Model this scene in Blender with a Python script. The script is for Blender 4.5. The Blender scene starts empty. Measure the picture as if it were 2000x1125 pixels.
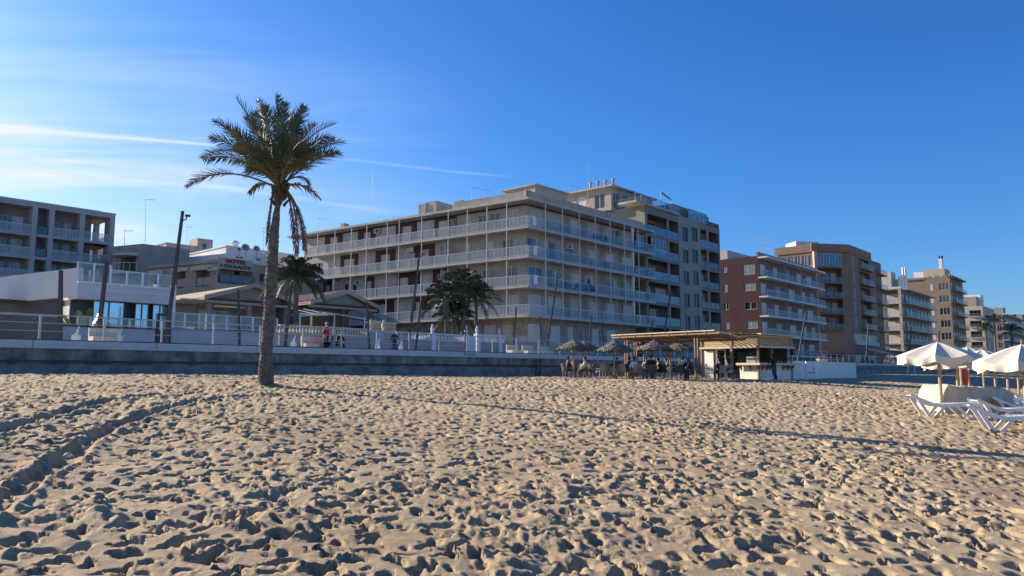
import bpy, bmesh, math, random
import numpy as np
from mathutils import Vector, Matrix, Quaternion
random.seed(7); np.random.seed(7)
R = math.radians
scene = bpy.context.scene
COL = scene.collection
# ---------------- camera ----------------
EYE = 1.65; FPX = 1460.0; PITCH = 6.4
cam = bpy.data.cameras.new('camera'); cam.sensor_width = 36; cam.lens = 36*FPX/2000
cam.clip_start = 0.1; cam.clip_end = 4000
camo = bpy.data.objects.new('camera', cam); COL.objects.link(camo)
camo.location = (0, 0, EYE); camo.rotation_euler = (R(90+PITCH), 0, 0)
scene.camera = camo
# ---------------- light ----------------
SUN_AZ = -59.5; SUN_EL = 21.0          # azimuth clockwise from the view direction
scene.view_settings.view_transform = 'Standard'; scene.view_settings.look = 'None'
scene.view_settings.exposure = 1.08; scene.view_settings.gamma = 1
world = bpy.data.worlds.new('World'); scene.world = world; world.use_nodes = True
sd = bpy.data.lights.new('sun', 'SUN'); sd.energy = 5.0; sd.angle = R(0.53); sd.color = (1.0, .86, .68)
so = bpy.data.objects.new('sun', sd); COL.objects.link(so)
sv = Vector((math.sin(R(SUN_AZ))*math.cos(R(SUN_EL)), math.cos(R(SUN_AZ))*math.cos(R(SUN_EL)), math.sin(R(SUN_EL))))
so.rotation_euler = sv.to_track_quat('Z', 'Y').to_euler(); so.location = (-60, 20, 60)

class NT:
    """tiny node helper"""
    def __init__(s, nt): s.nt = nt; nt.nodes.clear()
    def n(s, t, **kw):
        x = s.nt.nodes.new(t)
        for k, v in kw.items():
            if k.startswith('i_'):
                key = k[2:]; key = int(key) if key.isdigit() else key.replace('_', ' ')
                inp = x.inputs[key]
                if hasattr(v, 'is_linked') or isinstance(v, bpy.types.NodeSocket): s.nt.links.new(v, inp)
                else: inp.default_value = v
            else: setattr(x, k, v)
        return x
    def l(s, a, b): s.nt.links.new(a, b)
    def m(s, op, a, b=0.0, c=0.0, clamp=False):
        x = s.nt.nodes.new('ShaderNodeMath'); x.operation = op; x.use_clamp = clamp
        for i, v in enumerate((a, b, c)):
            if isinstance(v, bpy.types.NodeSocket): s.l(v, x.inputs[i])
            else: x.inputs[i].default_value = v
        return x.outputs[0]
    def mixc(s, f, a, b, mode='MIX'):
        x = s.nt.nodes.new('ShaderNodeMix'); x.data_type = 'RGBA'; x.blend_type = mode
        for i, v in ((0, f), (6, a), (7, b)):
            if isinstance(v, bpy.types.NodeSocket): s.l(v, x.inputs[i])
            else: x.inputs[i].default_value = v if i == 0 else (*v[:3], 1)
        return x.outputs[2]
    def noise(s, vec, scale, detail=3, rough=.5, dist=0.0):
        x = s.nt.nodes.new('ShaderNodeTexNoise'); s.l(vec, x.inputs['Vector'])
        x.inputs['Scale'].default_value = scale; x.inputs['Detail'].default_value = detail
        x.inputs['Roughness'].default_value = rough; x.inputs['Distortion'].default_value = dist
        return x.outputs['Fac']
    def ramp(s, f, a, b):
        x = s.nt.nodes.new('ShaderNodeMapRange'); x.interpolation_type = 'SMOOTHSTEP'
        s.l(f, x.inputs[0]); x.inputs[1].default_value = a; x.inputs[2].default_value = b
        return x.outputs[0]

def ray(px, py):
    x = (px-1000)/FPX; y = (562.5-py)/FPX; p = R(PITCH)
    return Vector((x, math.cos(p)-y*math.sin(p), math.sin(p)+y*math.cos(p)))
def hity(px, py, Y):
    r = ray(px, py); t = Y/r.y; return Vector((r.x*t, Y, EYE+r.z*t))
U = Vector((math.sin(R(41.5)), math.cos(R(41.5)), 0)); V = Vector((-U.y, U.x, 0))
def hitd(px, py, d):
    r = ray(px, py); t = d/(V.x*r.x+V.y*r.y); return Vector((r.x*t, r.y*t, EYE+r.z*t))
def uv(u, v, z=0): return Vector((U.x*u+V.x*v, U.y*u+V.y*v, z))

# ---------------- sky ----------------
def make_sky():
    w = NT(world.node_tree)
    out = w.n('ShaderNodeOutputWorld'); bg = w.n('ShaderNodeBackground')
    sky = w.n('ShaderNodeTexSky', sky_type='NISHITA', sun_disc=False, sun_elevation=R(SUN_EL), sun_rotation=R(SUN_AZ),
              air_density=1.0, dust_density=.8, ozone_density=3.0, altitude=0)
    hs = w.n('ShaderNodeHueSaturation', i_Saturation=1.12, i_Value=1.0, i_Hue=.502); gain = w.mixc(1.0, sky.outputs[0], (.76, 1.07, 1.50), 'MULTIPLY'); w.l(gain, hs.inputs['Color'])
    tc = w.n('ShaderNodeTexCoord'); sep = w.n('ShaderNodeSeparateXYZ'); w.l(tc.outputs['Generated'], sep.inputs[0])
    zz = w.m('MAXIMUM', sep.outputs[2], 0.03)
    qx = w.m('DIVIDE', sep.outputs[0], zz); qy = w.m('DIVIDE', sep.outputs[1], zz)
    cq = w.n('ShaderNodeCombineXYZ'); w.l(qx, cq.inputs[0]); w.l(qy, cq.inputs[1]); q = cq.outputs[0]
    def Q(px, py):
        r = ray(px, py); return (r.x/r.z, r.y/r.z)
    wob = w.m('SUBTRACT', w.noise(q, 1.6, 3), .5)
    wob2 = w.noise(q, 5.0, 4, .7)
    total = None
    def line(a, b, wa, wb, amp, soft=.15, wv=.12):
        nonlocal total
        (ax, ay), (bx, by) = Q(*a), Q(*b); L = math.hypot(bx-ax, by-ay); dx, dy = (bx-ax)/L, (by-ay)/L
        t = w.m('DIVIDE', w.m('ADD', w.m('MULTIPLY', w.m('SUBTRACT', qx, ax), dx), w.m('MULTIPLY', w.m('SUBTRACT', qy, ay), dy)), L)
        dd = w.m('ADD', w.m('MULTIPLY', w.m('SUBTRACT', qx, ax), -dy), w.m('MULTIPLY', w.m('SUBTRACT', qy, ay), dx))
        dd = w.m('ABSOLUTE', w.m('ADD', dd, w.m('MULTIPLY', wob, wv)))
        tcl = w.m('MULTIPLY', t, 1.0, clamp=True)
        width = w.m('ADD', wa, w.m('MULTIPLY', tcl, wb-wa))
        prof = w.m('SUBTRACT', 1.0, w.m('DIVIDE', dd, width), clamp=True)
        ends = w.m('MULTIPLY', w.ramp(t, -soft, soft*.2), w.ramp(t, 1+soft*.3, 1-soft))
        v = w.m('MULTIPLY', w.m('MULTIPLY', w.m('POWER', prof, 1.4), ends), w.m('MULTIPLY', w.m('ADD', wob2, .35), amp))
        total = v if total is None else w.m('ADD', total, v)
    line((-160, 236), (430, 284), .12, .03, .62, .04, .05)
    line((-260, 262), (150, 246), .45, .22, .6, .4, .35)
    line((690, 314), (1000, 346), .05, .035, .17, .2, .1)
    line((420, 366), (780, 414), .10, .10, .17, .2, .15)
    # cirrus veil, thickest towards the sun side
    mp = w.n('ShaderNodeMapping'); w.l(q, mp.inputs[0]); mp.inputs['Rotation'].default_value = (0, 0, R(24)); mp.inputs['Scale'].default_value = (.32, 1.0, 1)
    n1 = w.noise(mp.outputs[0], 1.5, 7, .62, .5)
    mp2 = w.n('ShaderNodeMapping'); w.l(q, mp2.inputs[0]); mp2.inputs['Location'].default_value = (3, 1, 0); mp2.inputs['Rotation'].default_value = (0, 0, R(-35))
    n2 = w.noise(mp2.outputs[0], .55, 4)
    (cx, cy) = Q(40, 400)
    az = w.m('ARCTAN2', sep.outputs[0], sep.outputs[1])       # radians clockwise from the view direction
    side = w.ramp(az, R(2), R(-36))
    low = w.ramp(sep.outputs[2], .46, .20)
    veil = w.m('MULTIPLY', w.m('MULTIPLY', w.ramp(n1, .33, .74), w.ramp(n2, .26, .60)), w.m('MULTIPLY', side, low))
    total = w.m('ADD', w.m('MULTIPLY', total, 1.0), w.m('ADD', w.m('MULTIPLY', veil, .95), w.m('MULTIPLY', w.m('MULTIPLY', w.ramp(sep.outputs[2], .40, .05), w.ramp(az, R(2), R(-34))), .50)), clamp=True)
    cloud = w.n('ShaderNodeMix', data_type='RGBA')
    w.l(total, cloud.inputs[0]); w.l(hs.outputs[0], cloud.inputs[6]); cloud.inputs[7].default_value = (7.2, 7.7, 8.4, 1)
    w.l(cloud.outputs[2], bg.inputs[0]); bg.inputs[1].default_value = 0.058
    w.l(bg.outputs[0], out.inputs[0])
make_sky()

# ---------------- materials ----------------
MATS = {}
def mat(name, col, rough=.7, var=.12, scale=1.5, streak=0.0, bump=0.0, bscale=8.0, metal=0.0, alpha=1.0, spec=.5, col2=None, wave=None, trans=0.0):
    if name in MATS: return MATS[name]
    m = bpy.data.materials.new(name); m.use_nodes = True; w = NT(m.node_tree)
    out = w.n('ShaderNodeOutputMaterial'); b = w.n('ShaderNodeBsdfPrincipled'); w.l(b.outputs[0], out.inputs[0])
    b.inputs['Roughness'].default_value = rough; b.inputs['Metallic'].default_value = metal; b.inputs['Specular IOR Level'].default_value = spec
    geo = w.n('ShaderNodeNewGeometry'); pos = geo.outputs['Position']
    f = w.noise(pos, scale, 5, .6)
    c = w.mixc(w.ramp(f, .28, .72), [x*(1-var) for x in col], [min(1, x*(1+var)) for x in (col2 or col)])
    if streak:
        mp = w.n('ShaderNodeMapping'); w.l(pos, mp.inputs[0]); mp.inputs['Scale'].default_value = (2.2, 2.2, .16)
        s_ = w.noise(mp.outputs[0], 1.3, 5, .65)
        c = w.mixc(w.m('MULTIPLY', w.ramp(s_, .5, .78), streak), c, [x*.45 for x in col])
    if wave:   # horizontal slat lines
        sp = w.n('ShaderNodeSeparateXYZ'); w.l(pos, sp.inputs[0])
        fr = w.m('FRACT', w.m('MULTIPLY', sp.outputs[2], wave))
        c = w.mixc(w.m('MULTIPLY', w.m('GREATER_THAN', fr, .8), .35), c, [x*.5 for x in col])
    w.l(c, b.inputs['Base Color'])
    if bump:
        bn = w.n('ShaderNodeBump'); bn.inputs['Strength'].default_value = bump; bn.inputs['Distance'].default_value = .05
        w.l(w.noise(pos, bscale, 4), bn.inputs['Height']); w.l(bn.outputs[0], b.inputs['Normal'])
    if alpha < 1:
        b.inputs['Alpha'].default_value = alpha
    if trans: b.inputs['Transmission Weight'].default_value = trans
    MATS[name] = m; return m

# ---------------- mesh builder ----------------
class Fr:
    """a facade frame: s along the face, o outward, z up"""
    def __init__(f, origin, e, n): f.o = Vector((origin[0], origin[1], 0)); f.e = Vector((e[0], e[1], 0)).normalized(); f.n = Vector((n[0], n[1], 0)).normalized()
    def pt(f, s, o, z): return f.o+f.e*s+f.n*o+Vector((0, 0, z))
    def hit(f, px, py, off=0.0):
        r = ray(px, py); O = f.o+f.n*off; t = (O.dot(f.n))/(r.x*f.n.x+r.y*f.n.y)
        p = r*t; return ((p-O).x*f.e.x+(p-O).y*f.e.y, EYE+p.z)
    def s(f, px, off=0.0, py=600): return f.hit(px, py, off)[0]
    def rot(f): return math.atan2(-f.n.x, f.n.y)
    def off(f, s, o): p = f.pt(s, o, 0); return Fr(p, f.e, f.n)
WF = Fr((0, 0), (1, 0), (0, 1))
UF = Fr((0, 0), U, -V)      # world street frame: s = u, o = -v

class MB:
    def __init__(s): s.v = []; s.f = []; s.m = []
    def add(s, vs, fs, mi=0):
        k = len(s.v); s.v += [tuple(p) for p in vs]; s.f += [tuple(i+k for i in q) for q in fs]; s.m += [mi]*len(fs); return s
    def quad(s, a, b, c, d, mi=0): return s.add([a, b, c, d], [(0, 1, 2, 3)], mi)
    def fbox(s, F, s0, s1, o0, o1, z0, z1, mi=0):
        P = [F.pt(x, o, z) for z in (z0, z1) for (x, o) in ((s0, o0), (s1, o0), (s1, o1), (s0, o1))]
        return s.add(P, [(3, 2, 1, 0), (4, 5, 6, 7), (0, 1, 5, 4), (1, 2, 6, 5), (2, 3, 7, 6), (3, 0, 4, 7)], mi)
    def box(s, x0, x1, y0, y1, z0, z1, mi=0): return s.fbox(WF, x0, x1, y0, y1, z0, z1, mi)
    def prism(s, pts, z0, z1, mi=0, z0s=None, z1s=None):
        n = len(pts); P = [Vector((p[0], p[1], z0 if z0s is None else z0s[i])) for i, p in enumerate(pts)]+[Vector((p[0], p[1], z1 if z1s is None else z1s[i])) for i, p in enumerate(pts)]
        return s.add(P, [tuple(range(n-1, -1, -1)), tuple(range(n, 2*n))]+[(i, (i+1) % n, n+(i+1) % n, n+i) for i in range(n)], mi)
    def tube(s, path, rad, n=6, mi=0, cap=True):
        if not hasattr(rad, '__len__'): rad = [rad]*len(path)
        path = [Vector(p) for p in path]; vs = []; fs = []; prev = None
        for i, p in enumerate(path):
            t = (path[min(i+1, len(path)-1)]-path[max(i-1, 0)]).normalized()
            if prev is None:
                a = t.orthogonal().normalized()
            else:
                a = prev-t*prev.dot(t); a = a.normalized() if a.length > 1e-6 else t.orthogonal().normalized()
            prev = a; b = t.cross(a)
            vs += [p+(a*math.cos(2*math.pi*k/n)+b*math.sin(2*math.pi*k/n))*rad[i] for k in range(n)]
        for i in range(len(path)-1):
            fs += [(i*n+k, i*n+(k+1) % n, (i+1)*n+(k+1) % n, (i+1)*n+k) for k in range(n)]
        if cap: fs += [tuple(range(n-1, -1, -1)), tuple((len(path)-1)*n+k for k in range(n))]
        return s.add(vs, fs, mi)
    def lathe(s, c, prof, n=16, mi=0):
        vs = [Vector((c[0]+r*math.cos(2*math.pi*k/n), c[1]+r*math.sin(2*math.pi*k/n), c[2]+z)) for r, z in prof for k in range(n)]
        return s.add(vs, [(i*n+k, i*n+(k+1) % n, (i+1)*n+(k+1) % n, (i+1)*n+k) for i in range(len(prof)-1) for k in range(n)], mi)
    def holes(s, F, s0, s1, z0, z1, hs, depth=.14, mi=0, mr=None, o=0.0):
        """wall face with openings and their reveals; hs: (sa, sb, za, zb)"""
        hs = [(max(a, s0), min(b, s1), max(c, z0), min(d, z1)) for a, b, c, d in hs]; hs = [h for h in hs if h[1] > h[0]+.05 and h[3] > h[2]+.05]
        xs = sorted({round(x, 4) for x in [s0, s1]+[h[0] for h in hs]+[h[1] for h in hs]}); zs = sorted({round(x, 4) for x in [z0, z1]+[h[2] for h in hs]+[h[3] for h in hs]})
        for j in range(len(zs)-1):
            run = None
            for i in range(len(xs)-1):
                cx = (xs[i]+xs[i+1])/2; cz = (zs[j]+zs[j+1])/2
                inside = any(h[0] < cx < h[1] and h[2] < cz < h[3] for h in hs)
                if not inside and run is None: run = xs[i]
                if inside and run is not None:
                    s.quad(F.pt(run, o, zs[j]), F.pt(xs[i], o, zs[j]), F.pt(xs[i], o, zs[j+1]), F.pt(run, o, zs[j+1]), mi); run = None
            if run is not None: s.quad(F.pt(run, o, zs[j]), F.pt(xs[-1], o, zs[j]), F.pt(xs[-1], o, zs[j+1]), F.pt(run, o, zs[j+1]), mi)
        for a, b, c, d in hs:
            q = mr if mr is not None else mi
            for (A, B) in (((a, c), (b, c)), ((b, c), (b, d)), ((b, d), (a, d)), ((a, d), (a, c))):
                s.quad(F.pt(A[0], o, A[1]), F.pt(B[0], o, B[1]), F.pt(B[0], o-depth, B[1]), F.pt(A[0], o-depth, A[1]), q)
        return s
    def mesh(s, name, mats, smooth=False):
        me = bpy.data.meshes.new(name); me.from_pydata(s.v, [], s.f)
        for m in (mats if isinstance(mats, (list, tuple)) else [mats]): me.materials.append(m)
        if any(s.m): me.polygons.foreach_set('material_index', s.m)
        if smooth: me.polygons.foreach_set('use_smooth', [True]*len(s.f))
        me.update(); return me
    def build(s, name, mats, parent=None, smooth=False, kind=None, label=None):
        if parent is not None:
            w = wl(parent); s.v = [(a-w.x, b-w.y, c-w.z) for a, b, c in s.v]
        return link(name, s.mesh(name, mats, smooth), parent, kind=kind, label=label)
def wl(o):
    v = Vector((0, 0, 0))
    while o is not None: v += o.location; o = o.parent
    return v
def link(name, data, parent=None, loc=None, rz=0.0, kind=None, label=None, world_loc=True, scale=None):
    o = bpy.data.objects.new(name, data); COL.objects.link(o)
    if parent is not None:
        o.parent = parent
        if loc is not None: o.location = Vector(loc)-wl(parent) if world_loc else Vector(loc)
    elif loc is not None: o.location = loc
    o.rotation_euler = (0, 0, rz)
    if scale: o.scale = scale
    if kind: o['kind'] = kind
    if label: o['label'] = label
    return o
def tag(o, label, cat, group=None):
    o['label'] = label; o['category'] = cat
    if group: o['group'] = group
    return o
def thing(name, label, cat, loc=(0, 0, 0), rz=0.0, group=None):
    o = bpy.data.objects.new(name, None); COL.objects.link(o); o.location = loc; o.rotation_euler = (0, 0, rz); o.empty_display_size = .2
    return tag(o, label, cat, group)
def kids(o): return [c for c in KIDS.get(o.name, [])]
def copy_tree(o, children, parent=None):
    c = o.copy(); COL.objects.link(c); c.parent = parent
    for ch in children.get(o.name, []): copy_tree(ch, children, c)
    return c
def child_map():
    d = {}
    for o in COL.objects:
        if o.parent: d.setdefault(o.parent.name, []).append(o)
    return d
def structure(o): o['kind'] = 'structure'; return o

# ---------------- sand ----------------
def hsh(ix, iy, k):
    h = np.sin(ix*127.1+iy*311.7+k*74.7)*43758.5453; return h-np.floor(h)
def vnoise(x, y, k=0):
    ix = np.floor(x); iy = np.floor(y); fx = x-ix; fy = y-iy; fx = fx*fx*(3-2*fx); fy = fy*fy*(3-2*fy)
    a = hsh(ix, iy, k); b = hsh(ix+1, iy, k); c = hsh(ix, iy+1, k); d = hsh(ix+1, iy+1, k)
    return a+(b-a)*fx+(c-a)*fy+(a-b-c+d)*fx*fy
def fbm(x, y, k=0, oct=4):
    s = 0; a = .5; t = 0
    for i in range(oct): s = s+a*vnoise(x*2**i, y*2**i, k+i*7); t += a; a *= .5
    return s/t
def sm(a, b, x): t = np.clip((x-a)/(b-a), 0, 1); return t*t*(3-2*t)
def gbase(x, y):
    d = V.x*x+V.y*y; u = U.x*x+U.y*y
    z = np.interp(d, [-300, -60, -30, 0, 5, 10, 15, 19, 22, 26, 35.2, 80], [-2.2, -2.2, -1.5, 0, .28, .56, .84, 1.06, 1.175, 1.24, 1.36, 1.36])
    return z+.22*(1-sm(8, 42, u))*sm(20, 33, d)
def gz(x, y): return float(gbase(np.array(float(x)), np.array(float(y))))
def gpix(px, py):
    """point of the beach seen at a pixel"""
    r = ray(px, py); lo = 1.0; prev = None
    for i in range(4000):
        t = 2.0*1.0025**i
        p = Vector((0, 0, EYE))+r*t; g = gz(p.x, p.y)
        if p.z < g: return Vector((p.x, p.y, g))
        if t > 400: break
    return p
def dents(x, y, cell, prob, ra, asp, depth, k, ang0=None, rim=.3, fade=None):
    """pressed-in hollows: each layer keeps the deepest print, with a low crumbled rim"""
    z = np.zeros_like(x); zr = np.zeros_like(x); ix0 = np.floor(x/cell); iy0 = np.floor(y/cell)
    for dx in (-1, 0, 1):
        for dy in (-1, 0, 1):
            ix = ix0+dx; iy = iy0+dy
            cx = (ix+.05+.9*hsh(ix, iy, k))*cell; cy = (iy+.05+.9*hsh(ix, iy, k+1))*cell
            on = hsh(ix, iy, k+2) < prob
            sz = ra*(.6+.8*hsh(ix, iy, k+3)); dp = depth*(.35+1.0*hsh(ix, iy, k+4))
            th = hsh(ix, iy, k+5)*6.283 if ang0 is None else ang0+(hsh(ix, iy, k+5)-.5)*1.8
            c, s_ = np.cos(th), np.sin(th); X = x-cx; Y = y-cy
            a = (X*c+Y*s_)/sz; b = (-X*s_+Y*c)/(sz*asp)
            r = np.sqrt(a*a+b*b)+1e-9
            pit = -dp/(1+(r/.95)**9)*(1+.4*a*np.exp(-r*r))
            rm = rim*dp*np.exp(-((r-1.32)/.26)**2)*np.clip(.6+.9*np.sin(np.arctan2(b, a)+k), 0, 2)
            z = np.where(on, np.minimum(z, pit), z); zr = np.where(on, np.maximum(zr, rm), zr)
    return z+zr*np.clip(1+z/(depth*.25), 0, 1)
def track(x, y, pts, w, depth):
    best = np.full_like(x, 1e9); 
    for (a, b) in zip(pts[:-1], pts[1:]):
        ax, ay, bx, by = a[0], a[1], b[0], b[1]; L2 = (bx-ax)**2+(by-ay)**2
        t = np.clip(((x-ax)*(bx-ax)+(y-ay)*(by-ay))/L2, 0, 1)
        best = np.minimum(best, np.hypot(x-ax-t*(bx-ax), y-ay-t*(by-ay)))
    nz = .75+.5*fbm(x*2.3, y*2.3, 51, 2)
    r = best/(w*nz)
    return -depth/(1+(r)**5)+.45*depth*np.exp(-((r-1.55)/.45)**2)
def catmull(P, n=8):
    P = [Vector(p) for p in P]; P = [P[0]*2-P[1]]+P+[P[-1]*2-P[-2]]; out = []
    for i in range(1, len(P)-2):
        for k in range(n):
            t = k/n; a, b, c, d = P[i-1], P[i], P[i+1], P[i+2]
            out.append(.5*((2*b)+(c-a)*t+(2*a-5*b+4*c-d)*t*t+(3*b-a-3*c+d)*t**3))
    return out+[P[-2]]
def make_sand():
    AY = -6.0
    rr = [7.0]
    while rr[-1] < 345: r_ = rr[-1]; rr.append(r_+(.05 if r_ < 10.5 else (r_*.0028 if r_ < 21 else r_*.0050)))
    rr = np.array(rr); th = np.linspace(R(-42), R(43), 1050)
    Rg, Tg = np.meshgrid(rr, th, indexing='ij'); x = Rg*np.sin(Tg); y = Rg*np.cos(Tg)+AY
    d = V.x*x+V.y*y
    z = gbase(x, y)
    dist = np.hypot(x, y)
    tram = sm(.30, .62, fbm(x*.23+3, y*.23, 3, 3))            # how trodden
    left = sm(2, -9, x)                                       # smoother, wind-drawn towards the left
    tram2 = .35+.65*tram*(1-.45*left)
    z += .08*(fbm(x*.35, y*.35, 11, 3)-.5)+.03*(fbm(x*1.0, y*1.0, 21, 2)-.5)
    # wind ripples drawn out along the shadow direction
    a = R(90-118); sx = x*math.cos(a)+y*math.sin(a); sy = -x*math.sin(a)+y*math.cos(a)
    z += .075*(fbm(sx*.8, sy*3.4, 41, 3)-.5)*(.2+.8*left)
    far = sm(60, 25, dist)
    ridge = 1-np.abs(2*fbm(sx*1.1+2, sy*3.2, 45, 3)-1); z += .05*ridge**3*(.25+.75*left)
    wx = x+.09*(vnoise(x*5, y*5, 91)-.5)+.03*(vnoise(x*17, y*17, 93)-.5); wy = y+.09*(vnoise(x*5, y*5, 92)-.5)+.03*(vnoise(x*17, y*17, 94)-.5)
    dens = sm(.34, .60, fbm(x*.42+9, y*.42+4, 15, 3))          # tracks crowd together in places
    P = dents(wx, wy, .30, .80, .102, .50, .155, 61, ang0=R(35), rim=.20)*(.40+.80*dens*tram2)
    P = P+dents(wx+.31, wy+.17, .225, .60, .074, .46, .115, 71, ang0=R(120), rim=.20)*np.clip(1+P/.05, 0, 1)*(.25+.75*tram2)
    P = P+dents(wx+.7, wy+.9, .20, .45, .05, .6, .055, 81, rim=.1)*np.clip(1+P/.04, 0, 1)*(.3+.7*tram2)
    z += P*(1+.35*sm(16, 34, dist))
    # crumbly diggings close to the photographer
    dig = sm(.56, .68, fbm(x*.75+7, y*.75+1, 101, 3))*sm(14, 8, dist)
    z += dig*(.10*(fbm(x*3.5, y*3.5, 111, 3)-.45)+.09*(np.abs(fbm(x*11, y*11, 121, 3)-.5)))
    z += 0.014*(fbm(x*8, y*8, 131, 3)-.5)*(.4+.6*tram2)*sm(30, 10, dist)
    rough = sm(.45, .65, fbm(x*1.3+5, y*1.3, 151, 3)); z += .035*np.abs(fbm(x*13, y*13, 141, 2)-.5)*rough*sm(18, 9, dist)
    p1 = catmull([gpix(*p) for p in ((-260, 905), (-80, 868), (0, 845), (60, 826), (110, 810), (200, 787), (300, 775), (400, 768), (520, 764))])
    p2 = catmull([gpix(*p) for p in ((-140, 1075), (-40, 1012), (0, 985), (60, 943), (130, 893), (190, 853), (250, 822), (350, 792), (480, 775), (620, 768))])
    for p in (p1, p2): 
        z += track(x, y, p, .14, .085)*sm(24, 18, y)
    # heap round the palm
    pb = gpix(520, 756)
    pd = np.hypot(x-pb.x, y-pb.y); z += .13*np.exp(-(pd/.62)**2)*(.7+.6*fbm(x*5, y*5, 161, 2))-.05*np.exp(-((pd-.95)/.25)**2)
    z += np.clip(d-35.6, 0, 3)*-.3
    n0, n1 = z.shape
    co = np.stack([x, y, z], -1).reshape(-1, 3)
    idx = np.arange(n0*n1).reshape(n0, n1)
    keep = (d[:-1, :-1] < 36.2)
    q = np.stack([idx[:-1, :-1], idx[:-1, 1:], idx[1:, 1:], idx[1:, :-1]], -1)[keep].reshape(-1, 4)[:, ::-1]
    used = np.zeros(len(co), bool); used[q.ravel()] = True; remap = np.cumsum(used)-1
    co = co[used]; q = remap[q]
    me = bpy.data.meshes.new('sand'); me.vertices.add(len(co)); me.vertices.foreach_set('co', co.ravel())
    me.loops.add(q.size); me.loops.foreach_set('vertex_index', q.ravel().astype(np.int32))
    me.polygons.add(len(q)); me.polygons.foreach_set('loop_start', np.arange(0, q.size, 4, dtype=np.int32))
    me.polygons.foreach_set('use_smooth', np.ones(len(q), bool))
    me.update(); me.validate()
    m = bpy.data.materials.new('sand'); m.use_nodes = True; w = NT(m.node_tree)
    out = w.n('ShaderNodeOutputMaterial'); b = w.n('ShaderNodeBsdfPrincipled', i_Roughness=.95); w.l(b.outputs[0], out.inputs[0])
    b.inputs['Specular IOR Level'].default_value = .15
    pos = w.n('ShaderNodeNewGeometry').outputs['Position']
    c = w.mixc(w.ramp(w.noise(pos, .35, 4, .6), .3, .7), (.36, .275, .175), (.465, .365, .235))
    c = w.mixc(w.m('MULTIPLY', w.ramp(w.noise(pos, 60, 3, .7), .50, .72), .35), c, (.30, .21, .13))
    c = w.mixc(w.m('MULTIPLY', w.ramp(w.noise(pos, 3.2, 5, .7), .52, .72), .4), c, (.37, .25, .17)); c = w.mixc(w.m('MULTIPLY', w.ramp(w.noise(pos, 170, 2, .6), .66, .74), .6), c, (.12, .09, .07))
    w.l(c, b.inputs['Base Color'])
    bp = w.n('ShaderNodeBump', i_Strength=.8, i_Distance=.025)
    hgt = w.m('ADD', w.noise(pos, 28, 5, .75), w.m('MULTIPLY', w.noise(pos, 110, 3, .7), .35))
    w.l(hgt, bp.inputs['Height']); w.l(bp.outputs[0], b.inputs['Normal'])
    me.materials.append(m); structure(link('sand', me))
    # the beach beyond the detailed sheet
    g = MB(); N = 60; xs = [-420+i*15 for i in range(62)]; ys = [-220+i*15 for i in range(52)]
    g.v = [(X, Y, gz(X, Y)-.32) for Y in ys for X in xs]
    g.f = [(j*62+i, j*62+i+1, (j+1)*62+i+1, (j+1)*62+i) for j in range(51) for i in range(61)]; g.m = [0]*len(g.f)
    structure(g.build('beach', m))
make_sand()
ZP = 2.72   # promenade level
# ---------------- shared materials ----------------
M_white = mat('white_paint', (.74, .73, .70), .55, .08, 3, .15)
M_frame = mat('window_frame_white', (.60, .60, .58), .4, .05)
M_dframe = mat('window_frame_dark', (.06, .055, .05), .4, .05)
M_shut = mat('roller_shutter', (.52, .52, .50), .6, .06, 2, wave=18)
M_shutb = mat('roller_shutter_beige', (.46, .43, .37), .6, .08, 2, wave=18)
M_shutg = mat('roller_shutter_grey', (.15, .19, .20), .6, .08, 2, wave=18)
def glass(name, col, rough=.06, alpha=1.0, spec=.8):
    return mat(name, col, rough, .25, .7, alpha=alpha, spec=spec)
M_pane = glass('window_glass', (.028, .036, .045)); M_paneb = glass('window_glass_blue', (.03, .09, .16), .04); M_panem = mat('sky_mirror_glass', (.33, .45, .54), .05, .1, .6, metal=.85)
M_curt = mat('curtained_glass', (.34, .35, .34), .25, .3, 2.2)
M_rglass = glass('balcony_glass', (.10, .17, .21), .12, .38); M_bglass = glass('blue_balcony_glass', (.05, .17, .30), .08, .85)
M_dglass = glass('dark_balcony_glass', (.02, .035, .055), .08, .92)
M_seaglass = glass('terrace_glass', (.30, .48, .46), .08, .35)
M_ac = mat('aircon_plastic', (.55, .55, .52), .5, .1)
M_black = mat('black_metal', (.03, .03, .032), .45, .1)
M_lamp = mat('lamp_post_steel', (.045, .043, .042), .45, .2, 4)
M_slab = mat('slab_edge_paint', (.46, .43, .38), .75, .14, 1.2, .6)
M_slabw = mat('slab_edge_white', (.66, .66, .64), .7, .08, 1.2, .2)
M_main = mat('beige_render', (.39, .355, .295), .85, .12, .8, .4, .15, 20)
M_main2 = mat('taupe_render', (.30, .25, .20), .85, .10, .8, .2)
M_red = mat('oxblood_render', (.105, .042, .036), .85, .15, 1, .2)
M_pale = mat('pale_panel', (.46, .45, .42), .8, .08, 1, .2)
M_ground = mat('stone_cladding', (.33, .27, .21), .9, .30, 2.5, .2, .4, 6)
M_roofpink = mat('worn_roof_coating', (.44, .32, .27), .9, .18, .7)
M_parapet = mat('roof_parapet_concrete', (.40, .36, .30), .9, .15, 1, .5)
M_alu = mat('aluminium', (.38, .41, .43), .35, .08, metal=.6)
M_mast = mat('galvanised_mast', (.30, .31, .32), .5, .1)

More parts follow.
